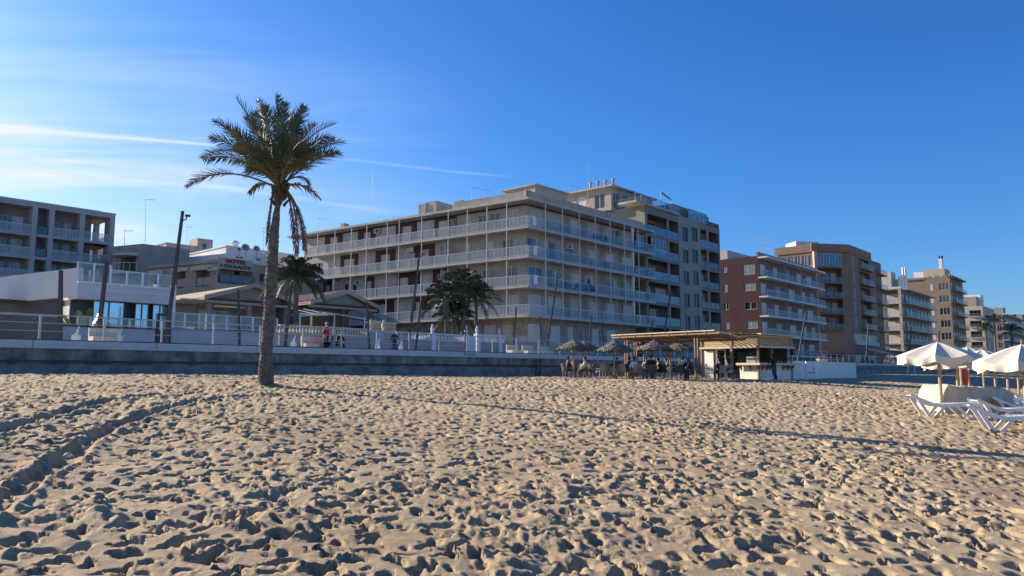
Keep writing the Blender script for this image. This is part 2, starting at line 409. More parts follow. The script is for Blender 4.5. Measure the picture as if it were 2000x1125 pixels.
WCACHE = {}
def win_parts(w, h, kind):
    key = (round(w, 1), round(h, 1), kind)
    if key in WCACHE: return WCACHE[key]
    w, h = max(key[0], .4), max(key[1], .4); t = .055; fm = M_dframe if kind in ('darkframe', 'big', 'mirror', 'teal') else M_frame
    f = MB(); f.box(-w/2, w/2, -.03, .04, 0, t); f.box(-w/2, w/2, -.03, .04, h-t, h); f.box(-w/2, -w/2+t, -.03, .04, t, h-t); f.box(w/2-t, w/2, -.03, .04, t, h-t)
    n = 1 if w < .9 else (2 if w < 2.3 else (3 if w < 3.4 else 4))
    if kind == 'french': n = max(2, n)
    if kind != 'shutter' or True:
        for i in range(1, n): f.box(-w/2+w*i/n-t*.6, -w/2+w*i/n+t*.6, -.028, .036, t, h-t)
    parts = []
    cov = {'shutter': 1, 'shutterb': 1, 'shutterg': 1, 'half': .45, 'low': .8}.get(kind, 0)
    if cov < 1:
        pm = {'curtain': M_curt, 'blue': M_paneb, 'mirror': M_panem, 'teal': mat('teal_glass', (.025, .06, .075), .25, .2)}.get(kind, M_pane)
        p = MB(); p.quad((-w/2+t, -.02, t), (w/2-t, -.02, t), (w/2-t, -.02, h-t), (-w/2+t, -.02, h-t))
        parts.append(('pane', p.mesh('pane', pm)))
        if kind in ('french', 'half'):
            c = MB(); c.box(-w/2+t*1.2, -w/2+w*.32, -.018, -.014, t, h-t)
            parts.append(('curtain', c.mesh('curtain', M_curt)))
    if cov > 0:
        sm_ = {'shutterb': M_shutb, 'shutterg': M_shutg}.get(kind, M_shut)
        p = MB(); p.box(-w/2+t, w/2-t, -.012, .022, max(h*(1-cov), t), h-t); parts.append(('shutter', p.mesh('shutter', sm_)))
    WCACHE[key] = (f.mesh('window', fm), parts); return WCACHE[key]
def win(parent, F, s0, s1, z0, z1, kind='dark', o=-.10, name='window'):
    if s1 < s0: s0, s1 = s1, s0
    fm, parts = win_parts(s1-s0, z1-z0, kind)
    k = round(s1-s0, 1), round(z1-z0, 1)
    w = link(name, fm, parent, F.pt((s0+s1)/2, o, z0), F.rot()); w.scale = ((s1-s0)/max(k[0], .4), 1, (z1-z0)/max(k[1], .4))
    for n, me in parts: link(n, me, w)
    return w
def pal_windows(): return random.choice(['shutter', 'half', 'dark', 'curtain', 'french', 'shutter'])
RCACHE = {}
def rail(parent, F, s0, s1, o, z, style='bars', h=1.0, name='railing'):
    """one railing panel; styles: bars, glass, blue, dark"""
    if s1 < s0: s0, s1 = s1, s0
    L = s1-s0; key = (round(L, 1), style, h)
    if key not in RCACHE:
        l = max(key[0], .3); fm = {'bars': M_frame, 'glass': M_alu, 'blue': M_alu, 'dark': M_dframe, 'white': M_alu}[style]
        f = MB(); f.box(-l/2, l/2, -.025, .025, h-.05, h); f.box(-l/2, l/2, -.02, .02, .06, .10); f.box(-l/2-.02, -l/2+.03, -.024, .024, 0, h-.05); f.box(l/2-.03, l/2+.02, -.022, .022, 0, h-.05)
        fill = []
        if style == 'bars':
            b = MB(); n = max(2, int(l/.16))
            for i in range(1, n): x = -l/2+l*i/n; b.box(x-.022, x+.022, -.008, .008, .1, h-.05)
            fill.append(('baluster', b.mesh('baluster', M_frame), 'stuff'))
            g = MB(); g.quad((-l/2, -.012, .1), (l/2, -.012, .1), (l/2, -.012, h-.06), (-l/2, -.012, h-.06)); fill.append(('glass_panel', g.mesh('glass_panel', M_rglass), None))
        else:
            gm = {'glass': M_rglass, 'blue': M_bglass, 'dark': M_dglass, 'white': M_seaglass}[style]
            n = max(1, round(l/1.3))
            g = MB()
            for i in range(n): a = -l/2+l*i/n+.03; b_ = -l/2+l*(i+1)/n-.03; g.quad((a, 0, .1), (b_, 0, .1), (b_, 0, h-.06), (a, 0, h-.06))
            fill.append(('glass_panel', g.mesh('glass_panel', gm), None))
            for i in range(1, n): x = -l/2+l*i/n; f.box(x-.02, x+.02, -.022, .022, .1, h-.05)
        RCACHE[key] = (f.mesh(name, fm), fill)
    me, fill = RCACHE[key]
    r = link(name, me, parent, F.pt((s0+s1)/2, o, z), F.rot()); r.scale = (L/max(key[0], .3), 1, 1)
    for n, m_, kd in fill: link(n, m_, r, kind=kd)
    return r
def slab(parent, F, s0, s1, o0, o1, z, th=.22, m=None, name='balcony_slab'):
    if s1 < s0: s0, s1 = s1, s0
    return MB().fbox(F, s0, s1, o0, o1, z-th, z).build(name, m or M_slab, parent)
def aircon(parent, F, s, o, z):
    m = MB(); m.fbox(F, s-.4, s+.4, o, o+.3, z, z+.55); a = m.build('air_conditioner', M_ac, parent)
    g = MB(); c = F.pt(s-.1, o+.31, z+.27); n = 14
    g.add([c]+[F.pt(s-.1+.22*math.cos(6.283*k/n), o+.31, z+.27+.22*math.sin(6.283*k/n)) for k in range(n)], [(0, k+1, (k+1) % n+1) for k in range(n)]); g.build('fan_grille', M_black, a)
def antenna(px, py0, py1, Y, label, arms=2, group='television aerials on the roofs', lean=0):
    a = hity(px, py0, Y); b = hity(px+lean, py1, Y); t = thing('tv_aerial', label, 'aerial', a, group=group)
    MB().tube([a-Vector((0, 0, .6)), b], [.035, .025], 5).build('mast', M_mast, t)
    if arms:
        m = MB(); h = (b-a).length
        for i in range(arms):
            z = b.z-.05-i*.5; L = .9-.25*i; m.tube([(a.x-L*.2, a.y, z), (a.x+L, a.y+.3, z)], .018, 4)
            for k in range(5): x = a.x-L*.15+L*1.1*k/4; m.tube([(x, a.y-.3, z), (x, a.y+.5, z)], .012, 4)
        m.build('antenna_array', M_mast, t)
    return t
def bays(F, q, lst, off, py=560):
    """crop pixel ranges -> facade ranges"""
    out = []
    for it in lst:
        a = F.s(q(it[0]), off, py); b = F.s(q(it[1]), off, py); out.append((min(a, b), max(a, b))+tuple(it[2:]))
    return out

# =============== main apartment building ===============
def main_building():
    C = hity(1032, 600, 72.4); C.z = 0
    eL = Vector((math.sin(R(-54.5)), math.cos(R(-54.5)), 0)); nL = Vector((-eL.y, eL.x, 0)); nR = -V
    FR = Fr(C, U, nR); FL = Fr(C, eL, nL)
    t = thing('apartment_building', 'long five storey beige corner building with wraparound railed balconies and oxblood panels', 'apartment building', (C.x, C.y, ZP))
    def zc(py): return EYE+ray(1032, py).z/ray(1032, py).y*72.4
    fl = [zc(674), zc(613.5), zc(556), zc(498), zc(440)]; zroof = zc(372); eave0 = zc(388)
    dp = 1.45
    # wall corner
    A = np.array([[U.x, -eL.x], [U.y, -eL.y]]); rhs = np.array([dp*nR.x-dp*nL.x, dp*nR.y-dp*nL.y]); a_, b_ = np.linalg.solve(A, rhs)
    sR1 = FR.s(1281); wR1 = FR.s(1240, -dp); sL1 = FL.s(556); wL1 = FL.s(590, -dp); sL1b = FL.s(597)
    q6 = lambda x: 840+x/3.126
    q5 = lambda x: 540+x/4.017
    right = [
     [(597, 672, 'shutter'), (722, 795, 'shutter'), (838, 875, 'shutter'), (922, 953, 'dark'), (985, 1030, 'shutter'), (1075, 1130, 'shutter')],
     [(597, 680, 'shutter'), (722, 805, 'shutter'), (855, 905, 'shutterb'), (975, 1018, 'low'), (1065, 1130, 'shutter'), (1172, 1236, 'low')],
     [(605, 685, 'blue'), (715, 785, 'french'), (865, 915, 'low'), (945, 1000, 'half'), (1078, 1145, 'french'), (1172, 1225, 'french')],
     [(595, 672, 'french'), (725, 800, 'french'), (855, 895, 'french'), (975, 1015, 'half'), (1065, 1130, 'half'), (1175, 1236, 'half')],
     [(610, 690, 'shutterb'), (720, 800, 'shutterb'), (865, 912, 'shutter'), (950, 1010, 'shutterb'), (1060, 1100, 'shutterb'), (1115, 1150, 'shutterg'), (1175, 1230, 'shutterb')]]
    left = [
     [(6, 330, 400, 'shutter'), (6, 440, 500, 'shutterb')],
     [(5, 805, 865, 'shutter'), (5, 940, 1000, 'shutter'), (5, 1090, 1140, 'shutter'), (6, 300, 350, 'half'), (6, 460, 545, 'shutter')],
     [(5, 380, 415, 'shutter'), (5, 525, 560, 'dark'), (5, 590, 622, 'dark'), (5, 705, 740, 'shutter'), (5, 780, 850, 'shutter'), (5, 962, 1030, 'shutter'), (5, 1140, 1205, 'shutter'), (5, 1255, 1330, 'french'),
      (6, 130, 180, 'half'), (6, 228, 275, 'dark'), (6, 316, 398, 'dark'), (6, 456, 535, 'dark')],
     [(5, 270, 355, 'french'), (5, 400, 455, 'shutter'), (5, 520, 602, 'shutter'), (5, 655, 730, 'shutter'), (5, 810, 880, 'shutter'), (5, 975, 1050, 'shutterb'), (5, 1130, 1190, 'shutter'), (5, 1265, 1330, 'shutter'),
      (6, 60, 100, 'shutter'), (6, 205, 240, 'half'), (6, 345, 385, 'half'), (6, 440, 530, 'french')],
     [(5, 300, 350, 'shutter'), (5, 405, 466, 'shutter'), (5, 540, 600, 'shutter'), (5, 672, 725, 'shutter'), (5, 780, 850, 'shutterb'), (5, 975, 1050, 'shutter'), (5, 1130, 1200, 'shutter'), (5, 1262, 1340, 'shutter'),
      (5, 1350, 1400, 'dark'), (6, 205, 250, 'shutterb'), (6, 290, 345, 'shutterg'), (6, 360, 425, 'shutterg'), (6, 468, 540, 'shutterb')]]
    reds = [[(5, 600, 900)], [(5, 745, 925), (5, 1070, 1215)], [(5, 362, 430), (5, 700, 765), (5, 940, 1125), (5, 1222, 1340)],
            [(5, 492, 635), (5, 768, 930), (5, 1080, 1240)], [(5, 365, 507), (5, 625, 770), (5, 925, 1095), (5, 1230, 1410)]]
    wall = MB()
    nm = [M_main, M_main2, M_red, M_pale, M_ground]
    for i in range(5):
        z0 = fl[i]-.22 if i else ZP-.3; z1 = (fl[i+1] if i < 4 else eave0)-.22
        base = 4 if i == 0 else 0
        # right face: taupe strips next to some openings
        hs = [(a+.0, b, fl[i]+.03, fl[i]+2.2) if i or k != 'dark' else (a, b, fl[i]+.7, fl[i]+1.9) for a, b, k in bays(FR, q6, right[i], -dp)]
        strips = [] if i == 0 else bays(FR, q6, [(818, 852), (925, 960), (1038, 1075), (1148, 1176)], -dp)
        cuts = [a_]+[x for st in strips for x in st]+[wR1]; 
        for j in range(len(cuts)-1):
            wall.holes(FR, cuts[j], cuts[j+1], z0, z1, hs, .16, base if (i == 0 or j % 2 == 0) else 1, o=-dp)
        for a, b, k in bays(FR, q6, right[i], -dp):
            if i == 0 and k == 'dark': win(t, FR, a, b, fl[i]+.7, fl[i]+1.9, k, -dp-.1)
            else: win(t, FR, a, b, fl[i]+.03, fl[i]+2.2, k, -dp-.1)
        L = []
        for e in left[i]:
            s = sorted((FL.s((q5 if e[0] == 5 else q6)(e[1]), -dp), FL.s((q5 if e[0] == 5 else q6)(e[2]), -dp))); L.append((s[0], s[1], e[3]))
        RD = sorted([tuple(sorted((FL.s(q5(r[1]), -dp), FL.s(q5(r[2]), -dp)))) for r in reds[i]])
        hs = [(a, b, fl[i]+.03, fl[i]+2.15) for a, b, k in L]
        s_bei = FL.s(872, -dp); cuts = sorted([b_, s_bei, wL1]+[x for r in RD for x in r])
        cuts = [c for c in cuts if c <= wL1]
        for j in range(len(cuts)-1):
            mid = (cuts[j]+cuts[j+1])/2; mi = 2 if any(r[0] < mid < r[1] for r in RD) else (0 if mid < s_bei else 3)
            if i == 0: mi = 4 if mi != 2 else 2
            wall.holes(FL, cuts[j], cuts[j+1], z0, z1, hs, .16, mi, o=-dp)
        for a, b, k in L: win(t, FL, a, b, fl[i]+.03, fl[i]+2.15, k, -dp-.1)
    # shell behind
    BR = FR.pt(wR1, -dp, 0); BL = FL.pt(wL1, -dp, 0); BRb = BR+V*14; BLb = BL+U*12
    for P, Q_ in ((BR, BRb), (BL, BLb), (BRb, BLb)):
        wall.quad((P.x, P.y, ZP-.3), (Q_.x, Q_.y, ZP-.3), (Q_.x, Q_.y, eave0-.2), (P.x, P.y, eave0-.2), 0)
    wall.build('wall', nm, t)
    # roof slab, L shaped eave following both faces
    def Lslab(z, th, o, s0R, s1R, s1L, name, m, oin=-dp, parent=t):
        mb = MB(); mb.fbox(FR, s0R, s1R, oin, o, z-th, z); mb.fbox(FL, s0R*.0+.02, s1L, oin, o, z-th-.002, z-.002); return mb.build(name, m, parent)
    for i in range(1, 5):
        Lslab(fl[i], .24, 0, 0, sR1, sL1b if i < 3 else FL.s(600), 'balcony_slab', M_slab, -dp-.02)
    # stepped white undersides / end terraces
    roof = MB(); P = [FR.pt(0, 0, 0), FR.pt(sR1, 0, 0), FR.pt(sR1, 0, 0)+V*16, FL.pt(sL1, 0, 0)+U*14, FL.pt(sL1, 0, 0)]
    roof.prism(P, eave0-.02, eave0+.22); roof.build('roof', M_slab, t)
    par = MB(); s_par = FL.s(880)
    par.fbox(FR, -.0, FR.s(1262), -.5, -.25, eave0+.22, zroof+.12); par.fbox(FL, .0, s_par, -.52, -.27, eave0+.22, zroof+.1)
    par.build('parapet', M_parapet, t)
    # worn low pitched covering on the long wing
    rp = MB(); e0, e1 = s_par, FL.s(560)
    a, b = FL.pt(e0, -.1, eave0+.24), FL.pt(e1, -.1, eave0+.24); c, d = FL.pt(e1, -4.5, eave0+1.15), FL.pt(e0, -4.5, eave0+1.35)
    rp.quad(a, b, c, d); rp.quad(a, d, FL.pt(e0, -4.5, eave0+.2), FL.pt(e0, -.1, eave0+.2)); rp.quad(d, c, FL.pt(e1, -9, eave0+.2), FL.pt(e0, -9, eave0+.2))
    rp.build('roof_covering', M_roofpink, t)
    # posts at slab edges
    postR = [1067, 1100.7, 1134, 1165.6, 1194.4, 1223, 1250]; postL = [989, 949.7, 911, 873.3, 821, 776.5, 753, 712.5, 682.6, 650, 616]
    pm = {}
    for i in range(1, 5):
        top = (fl[i+1]-.24 if i < 4 else eave0-.02); h = top-fl[i]; k = round(h, 2)
        if k not in pm: m = MB(); m.box(-.035, .035, -.035, .035, 0, h); pm[k] = m.mesh('post', M_frame)
        for px in postR: link('post', pm[k], t, FR.pt(FR.s(px), -.06, fl[i]), FR.rot())
        for j, px in enumerate(postL): link('post', pm[k], t, FL.pt(FL.s(px), -.06, fl[i]), FL.rot())
        m = MB(); m.fbox(FR, FR.s(1243)-.12, FR.s(1243)+.12, -.5, -.26, fl[i], top); m.build('pillar', M_white, t)
    # railings, a panel per bay
    def ranges(F, pxs, s1): 
        s = [0.03]+sorted(F.s(p) for p in pxs); s = [x for x in s if x < s1-.2]+[s1]
        return list(zip(s[:-1], s[1:]))
    for i in range(1, 5):
        for a, b in ranges(FR, postR, sR1-.03): rail(t, FR, a+.03, b-.03, -.05, fl[i], 'glass' if a > .1 else 'bars')
        fin = FL.s(600 if i > 2 else (598 if i == 2 else 640))
        for a, b in ranges(FL, postL, fin):
            n = 2 if b-a > 3 else 1
            for k in range(n): rail(t, FL, a+(b-a)*k/n+.02, a+(b-a)*(k+1)/n-.02, -.05, fl[i], 'bars')
        FE = Fr(FR.pt(sR1, 0, 0), V, U); rail(t, FE, .05, 4.5, -.05, fl[i], 'glass')
        mb = MB(); mb.fbox(FE, dp, 5, -(sR1-wR1)-.1, 0, fl[i]-.241, fl[i]-.003); mb.build('balcony_slab', M_slab, t)
    # partitions between flats on the long wing
    for px, i in ((865, 2), (653, 2), (873, 1), (873, 3)):
        m = MB(); s = FL.s(px, -dp/2); m.fbox(FL, s-.04, s+.04, -dp, -.3, fl[i], fl[i]+2.45); m.build('partition', M_pale, t)
    aircon(t, FR, FR.s(q6(846), -dp), -dp, fl[3]+1.75)
    for x, i in ((785, 4), (640, 2)): aircon(t, FL, FL.s(q5(x), -dp), -dp, fl[i]+1.8)
    m = MB(); m.fbox(FL, FL.s(q5(1082), -.4), FL.s(q5(1030), -.4), -.5, -.1, fl[3]+1.75, fl[3]+2.35); m.build('awning_box', M_black, t)
    # rolled green awning under the middle balcony
    m = MB(); m.fbox(FL, FL.s(872), FL.s(755), -.3, .12, fl[3]-.42, fl[3]-.26); m.build('rolled_awning', mat('awning_green', (.03, .07, .05), .7), t)
    # stair houses and chimneys on the roof
    for (p0, p1, y0, off, dd) in ((1046, 1110, 369, -7, 5), ):
        s0, s1 = FR.s(p0, off), FR.s(p1, off); zt = FR.hit((p0+p1)/2, y0, off)[1]
        m = MB(); m.fbox(FR, s0, s1, off-dd, off, eave0+.2, zt-.12); m.build('stair_house', M_main, t); m = MB(); m.fbox(FR, s0-.2, s1+.2, off-dd-.2, off+.2, zt-.12, zt+.05); m.build('stair_house_roof', M_parapet, t)
    for (p0, p1, y0, off, dd) in ((815, 829, 399, -5.5, 1.2), (829, 850, 394, -5.6, 3), (661, 668, 437, -2, .8), (885, 900, 392, -4, 1)):
        s1, s0 = FL.s(p0, off), FL.s(p1, off); zt = FL.hit((p0+p1)/2, y0, off)[1]
        m = MB(); m.fbox(FL, s0, s1, off-dd, off, eave0+.2, zt); m.build('chimney', M_parapet, t)
    # things standing on the balconies
    def chairset(F, s, z, m, label):
        th = thing('balcony_table', label, 'table', F.pt(s, -.7, z)); b = MB(); b.fbox(F, s-.4, s+.4, -1.0, -.4, z+.7, z+.74); b.build('table_top', m, th)
        b = MB()
        for ds in (-.35, .35):
            for do in (-.95, -.45): b.fbox(F, s+ds-.025, s+ds+.025, do-.025, do+.025, z, z+.7)
        b.build('leg_frame', m, th)
        for k, ds in enumerate((-.85, .85)):
            c = thing('balcony_chair', ('one chair' if k else 'other chair')+' beside the '+label, 'chair', F.pt(s+ds, -.7, z), group='chairs on the balconies')
            b = MB(); b.fbox(F, s+ds-.22, s+ds+.22, -.92, -.48, z+.42, z+.46); b.build('seat', m, c)
            b = MB(); x = s+ds+(.22 if k else -.22); b.fbox(F, x-.02, x+.02, -.92, -.48, z+.46, z+.92); b.build('backrest', m, c)
            b = MB()
            for da in (-.2, .2):
                for do in (-.9, -.5): b.fbox(F, s+ds+da-.02, s+ds+da+.02, do-.02, do+.02, z, z+.42)
            b.build('leg_frame', m, c)
    chairset(FR, FR.s(q6(1045), -.7), fl[4], M_dframe, 'dark table on the top floor balcony')
    chairset(FR, FR.s(q6(860), -.7), fl[2], M_dframe, 'dark table on the second floor balcony')
    chairset(FL, FL.s(q5(1160), -.7), fl[2], M_frame, 'white table on the balcony of the long wing')
    um = thing('folded_parasol', 'folded dark parasol leaning on the second floor balcony', 'parasol', FR.pt(FR.s(q6(972), -.6), -.6, fl[2]))
    b = MB(); c = FR.pt(FR.s(q6(972), -.6), -.6, fl[2]); b.lathe(c, [(.02, 1.9), (.05, 1.7), (.2, 1.2), (.75, .35), (.7, .3), (.02, .5)], 10); b.build('canopy', mat('dark_canvas', (.06, .07, .09), .8), um); MB().tube([c, c+Vector((0, 0, 1.9))], .025, 5).build('pole', M_frame, um)
    for i, px, lab in ((3, 1046, 'white towel hung over the corner railing of the third floor'), (4, 1044, 'pale towel on the corner railing of the top floor'), (2, 1046, 'white sheet on the corner railing of the second floor')):
        s = FR.s(px); b = MB(); b.fbox(FR, s-.28, s+.28, .0, .03, fl[i]+.12, fl[i]+1.03); b.fbox(FR, s-.28, s+.28, -.1, .03, fl[i]+1.03, fl[i]+1.05)
        tag(b.build('towel', M_white), lab, 'towel', 'laundry on the railings')
    return FR, FL, fl, eave0
FR, FL, MFL, MEAVE = main_building()
antenna(728, 418, 333, 92, 'very tall thin mast rising behind the long wing roof', 0)
antenna(1148, 388, 320, 85, 'tall thin mast behind the stair house', 0)
antenna(922, 388, 366, 80, 'short hooked aerial on the parapet', 1)
antenna(1114, 392, 362, 82, 'aerial with two arms next to the stair house', 2)
antenna(623, 446, 426, 96, 'goalpost shaped aerial frame on the far wing', 1); antenna(640, 443, 425, 96, 'thin aerial rod on the far wing roof', 0)
antenna(944, 385, 370, 86, 'small faint aerial behind the parapet', 1)

# =============== generic street block ===============
def shell(t, F, s0, s1, depth, z0, z1, m, top=None, FL_=None):
    mb = MB(); a, b = F.pt(s0, 0, 0), F.pt(s1, 0, 0); c, d = b-F.n*depth, a-F.n*depth
    for P, Q_ in ((b, c), (c, d)): mb.quad((P.x, P.y, z0), (Q_.x, Q_.y, z0), (Q_.x, Q_.y, z1), (P.x, P.y, z1))
    mb.quad((a.x, a.y, z1-.02), (b.x, b.y, z1-.02), (c.x, c.y, z1-.02), (d.x, d.y, z1-.02)); mb.build('rear_wall', m, t)
def recess(t, wall, F, s0, s1, z0, z1, dep, style, kinds, mi=0, mm=1, post=None, railh=1.0, railo=-.06):
    """an opening with a loggia behind it; windows in its back wall"""
    # back wall
    n = len(kinds); W = s1-s0; hs = []
    for i, k in enumerate(kinds):
        if k: hs.append((s0+W*(i+.16)/n, s0+W*(i+.84)/n, z0+.03, min(z0+2.15, z1-.15), k))
    wall.holes(F, s0, s1, z0, z1, [h[:4] for h in hs], .1, mm, o=-dep)
    for h in hs: win(t, F, h[0], h[1], h[2], h[3], h[4], -dep-.06)
    if style: rail(t, F, s0+.03, s1-.03, railo, z0, style, railh)
    for p in (post or []):
        m = MB(); m.fbox(F, p-.1, p+.1, -.3, -.02, z0, z1); m.build('pillar', M_parapet, t)

def building_J():
    d = 48; F0 = hitd(1263, 600, d); F0.z = 0; F = Fr(F0, U, -V); SF = Fr(F0, V, -U)
    t = thing('apartment_building', 'seven storey building with blue glass balconies and a plain panelled bay of paired windows', 'apartment building', (F0.x, F0.y, ZP))
    q = lambda x: 1080+x/3.517
    mw = mat('J_render', (.20, .205, .175), .85, .08, 1, .25); mb_ = mat('J_recess', (.13, .125, .11), .9, .12, 1, .2); mp = mat('J_panel', (.27, .275, .23), .85, .05, .7, .12)
    zt = F.hit(1345, 427)[1]; H = 2.84; fz = [zt-.6-H*(i+1) for i in range(6)]   # floor levels, top first
    zg = ZP-.3
    wall = MB(); sA0, sA1 = F.s(q(660)), F.s(q(876)); sB1 = F.s(q(1026)); sC1 = F.s(q(1150)); sE = F.s(q(1160))
    hs = []
    for i, z in enumerate(fz):
        hs += [(sA0, sA1-.05, z, z+H-.38, 1.7), (sB1+.05, sC1, z, z+H-.32, 1.4)]
    def deep(mb, s0, s1, z0, z1, H5, mi):
        mb.holes(F, s0, s1, z0, z1, [h[:4] for h in H5], .0, mi)
        for a, b, c, e, D in H5:
            for (A, B) in (((a, c), (b, c)), ((b, c), (b, e)), ((b, e), (a, e)), ((a, e), (a, c))):
                mb.quad(F.pt(A[0], 0, A[1]), F.pt(B[0], 0, B[1]), F.pt(B[0], -D, B[1]), F.pt(A[0], -D, A[1]), 1)
    deep(wall, 0, sA1, fz[-1]-.3, zt, [h for h in hs if h[4] == 1.7], 0)
    wins = []
    ys = [(330, 425), (482, 575), (630, 722), (785, 878), (935, 1030)]
    for (a, b) in ys:
        for (x0, x1) in ((900, 940), (966, 1006)):
            s0, s1 = F.s(q(x0)), F.s(q(x1)); zb = F.hit(q(x0), 350+b/3.517)[1]; zt_ = F.hit(q(x0), 350+a/3.517)[1]; wins.append((s0, s1, zb, zt_))
    wall.holes(F, sA1, sB1, zg, zt+.05, wins, .18, 2)
    deep(wall, sB1, sE, fz[-1]-.3, zt-.1, [h for h in hs if h[4] == 1.4], 0)
    wall.quad(F.pt(0, 0, zg), F.pt(sA1, 0, zg), F.pt(sA1, 0, fz[-1]-.3), F.pt(0, 0, fz[-1]-.3), 0); wall.quad(F.pt(sB1, 0, zg), F.pt(sE, 0, zg), F.pt(sE, 0, fz[-1]-.3), F.pt(sB1, 0, fz[-1]-.3), 0)
    for w_ in wins: win(t, F, *w_, 'teal', -.12)
    for i, z in enumerate(fz):
        pm = F.s(q(808)); recess(t, wall, F, sA0, sA1-.05, z, z+H-.38, 1.7, 'blue', (['shutter', 'half'] if i % 2 else ['dark', 'dark', None]), mm=1, post=[pm])
        recess(t, wall, F, sB1+.05, sC1, z, z+H-.32, 1.4, 'blue' if i == 0 else 'dark', ['dark', 'curtain', 'dark'] if i else [None, 'dark', None], mm=1, post=[F.s(q(1080))])
        # projecting end balconies towards the neighbour
        slab(t, F, -2.2, sA0-.02, -2.5, .02, z, .24, M_parapet); rail(t, F, -2.15, sA0-.1, -.06, z, 'blue')
    z = fz[1]; win(t, F, F.s(q(690)), F.s(q(797)), z+1.0, z+H-.42, 'blue', -.12, name='glazed_enclosure'); win(t, F, -1.9, sA0, z+1.0, z+H-.42, 'blue', -.12, name='glazed_enclosure')
    # side wall facing the sun
    wall.holes(SF, 0, 20, zg, zt, [], 0, 0)
    wall.build('wall', [mw, mb_, mp], t)
    shell(t, F, 0, sE, 20, zg, zt, mw)
    m = MB(); m.fbox(F, -2.3, sA1-.1, -2.4, .25, zt-.05, zt+.22); m.build('cornice', M_parapet, t)
    # terrace: parapet rail, penthouse, awning
    z1 = zt+.22
    for a, b in ((-2.0, 2.0), (2.1, 5.0), (5.1, sA1-.2)): rail(t, F, a, b, -.1, z1, 'glass')
    rail(t, SF, 0, 6, -.1, z1, 'glass'); rail(t, SF, 6.1, 14, -.1, z1, 'glass')
    ph = MB(); zp = F.hit(1240, 380, -4.5)[1]; s0, s1 = F.s(1197, -4.5), F.s(1279, -4.5)
    lm = mat('J_penthouse', (.36, .31, .25), .85, .12, 1, .3)
    phw = [(s0+.5+i*2.2, s0+1.9+i*2.2, z1+.05, z1+2.1) for i in range(3)]
    ph.holes(F, s0, s1, z1-.3, zp, phw, .15, 0, o=-4.5)
    PF = Fr(F.pt(s0, -4.5, 0), V, -U); ph.holes(PF, 0, 9, z1-.3, zp, [(1, 2.6, z1+.1, z1+2.1), (4, 5.5, z1+.1, z1+2.1)], .15, 0)
    a, b = F.pt(s1, -4.5, 0), F.pt(s1, -13.5, 0); ph.quad((a.x, a.y, z1-.3), (b.x, b.y, z1-.3), (b.x, b.y, zp), (a.x, a.y, zp)); ph.build('penthouse_wall', lm, t)
    for w_ in phw: win(t, F, *w_, 'dark', -4.62)
    win(t, PF, 1, 2.6, z1+.1, z1+2.1, 'dark'); win(t, PF, 4, 5.5, z1+.1, z1+2.1, 'shutter')
    m = MB(); m.fbox(F, s0-.5, s1+.5, -14, -4.0, zp, zp+.2); m.build('penthouse_roof', M_parapet, t)
    # lower pale wing behind with pergola
    g = MB(); so0 = SF.s(1218); zq = SF.hit(1160, 397)[1]; g.fbox(SF, 9, 20, -6, -.4, zt-.2, zq-.15); g.build('roof_room', lm, t); m = MB(); m.fbox(SF, 8.6, 20.4, -6.3, -.1, zq-.15, zq); m.build('roof_room_slab', M_parapet, t)
    for i in range(4): 
        p = PF.pt(.6+i*1.1, .4+i*.1, 0); m = MB(); m.lathe((p.x+1, p.y, zp+.2), [(.16, 0), (.16, .7), (.26, .72), (.26, .85), (.0, 1.0)], 8); m.build('chimney_pot', M_parapet, t)
    # folding awning arm on the terrace
    a = F.hit(1296, 377, -2.5); P0 = F.pt(F.s(1296, -2.5), -2.5, 0); zA = F.hit(1296, 377, -2.5)[1]
    th = thing('awning_frame', 'white metal awning frame standing on the rooftop terrace', 'awning frame', (P0.x, P0.y, z1))
    m = MB(); e1 = F.s(1296, -2.5); e2 = F.s(1316, -2.5)
    for e, zz in ((e1, zA), (e2, zA-.9)): m.fbox(F, e-.04, e+.04, -2.54, -2.46, z1, zz)
    m.build('post', M_frame, th); m = MB(); A, B = F.pt(e1, -2.5, zA), F.pt(e2, -2.5, zA-.6); m.tube([A, B], .12, 6); m.build('rolled_canvas', M_mast, th)
    # right hand roof boxes
    for (p0, p1, y, off, mm) in ((1318, 1352, 399, -1.2, mw), (1365, 1389, 418, -1.5, mb_), (1389, 1409, 434, -.3, mb_)):
        e0, e1 = F.s(p0, off), F.s(p1, off); zz = F.hit(p0, y, off)[1]; m = MB(); m.fbox(F, e0, e1, off-4, off, zt-.3, zz); m.build('roof_box', mm, t)
    for p0, p1 in ((1352, 1366), (1366, 1388)): rail(t, F, F.s(p0), F.s(p1), -.2, zt+.02, 'blue', 1.5)
    e0, e1 = F.s(1326), F.s(1345); win(t, F, e0, e1, zt+.1, zt+1.5, 'blue', -1.12)
    return F, zt
FJ, ZJ = building_J()

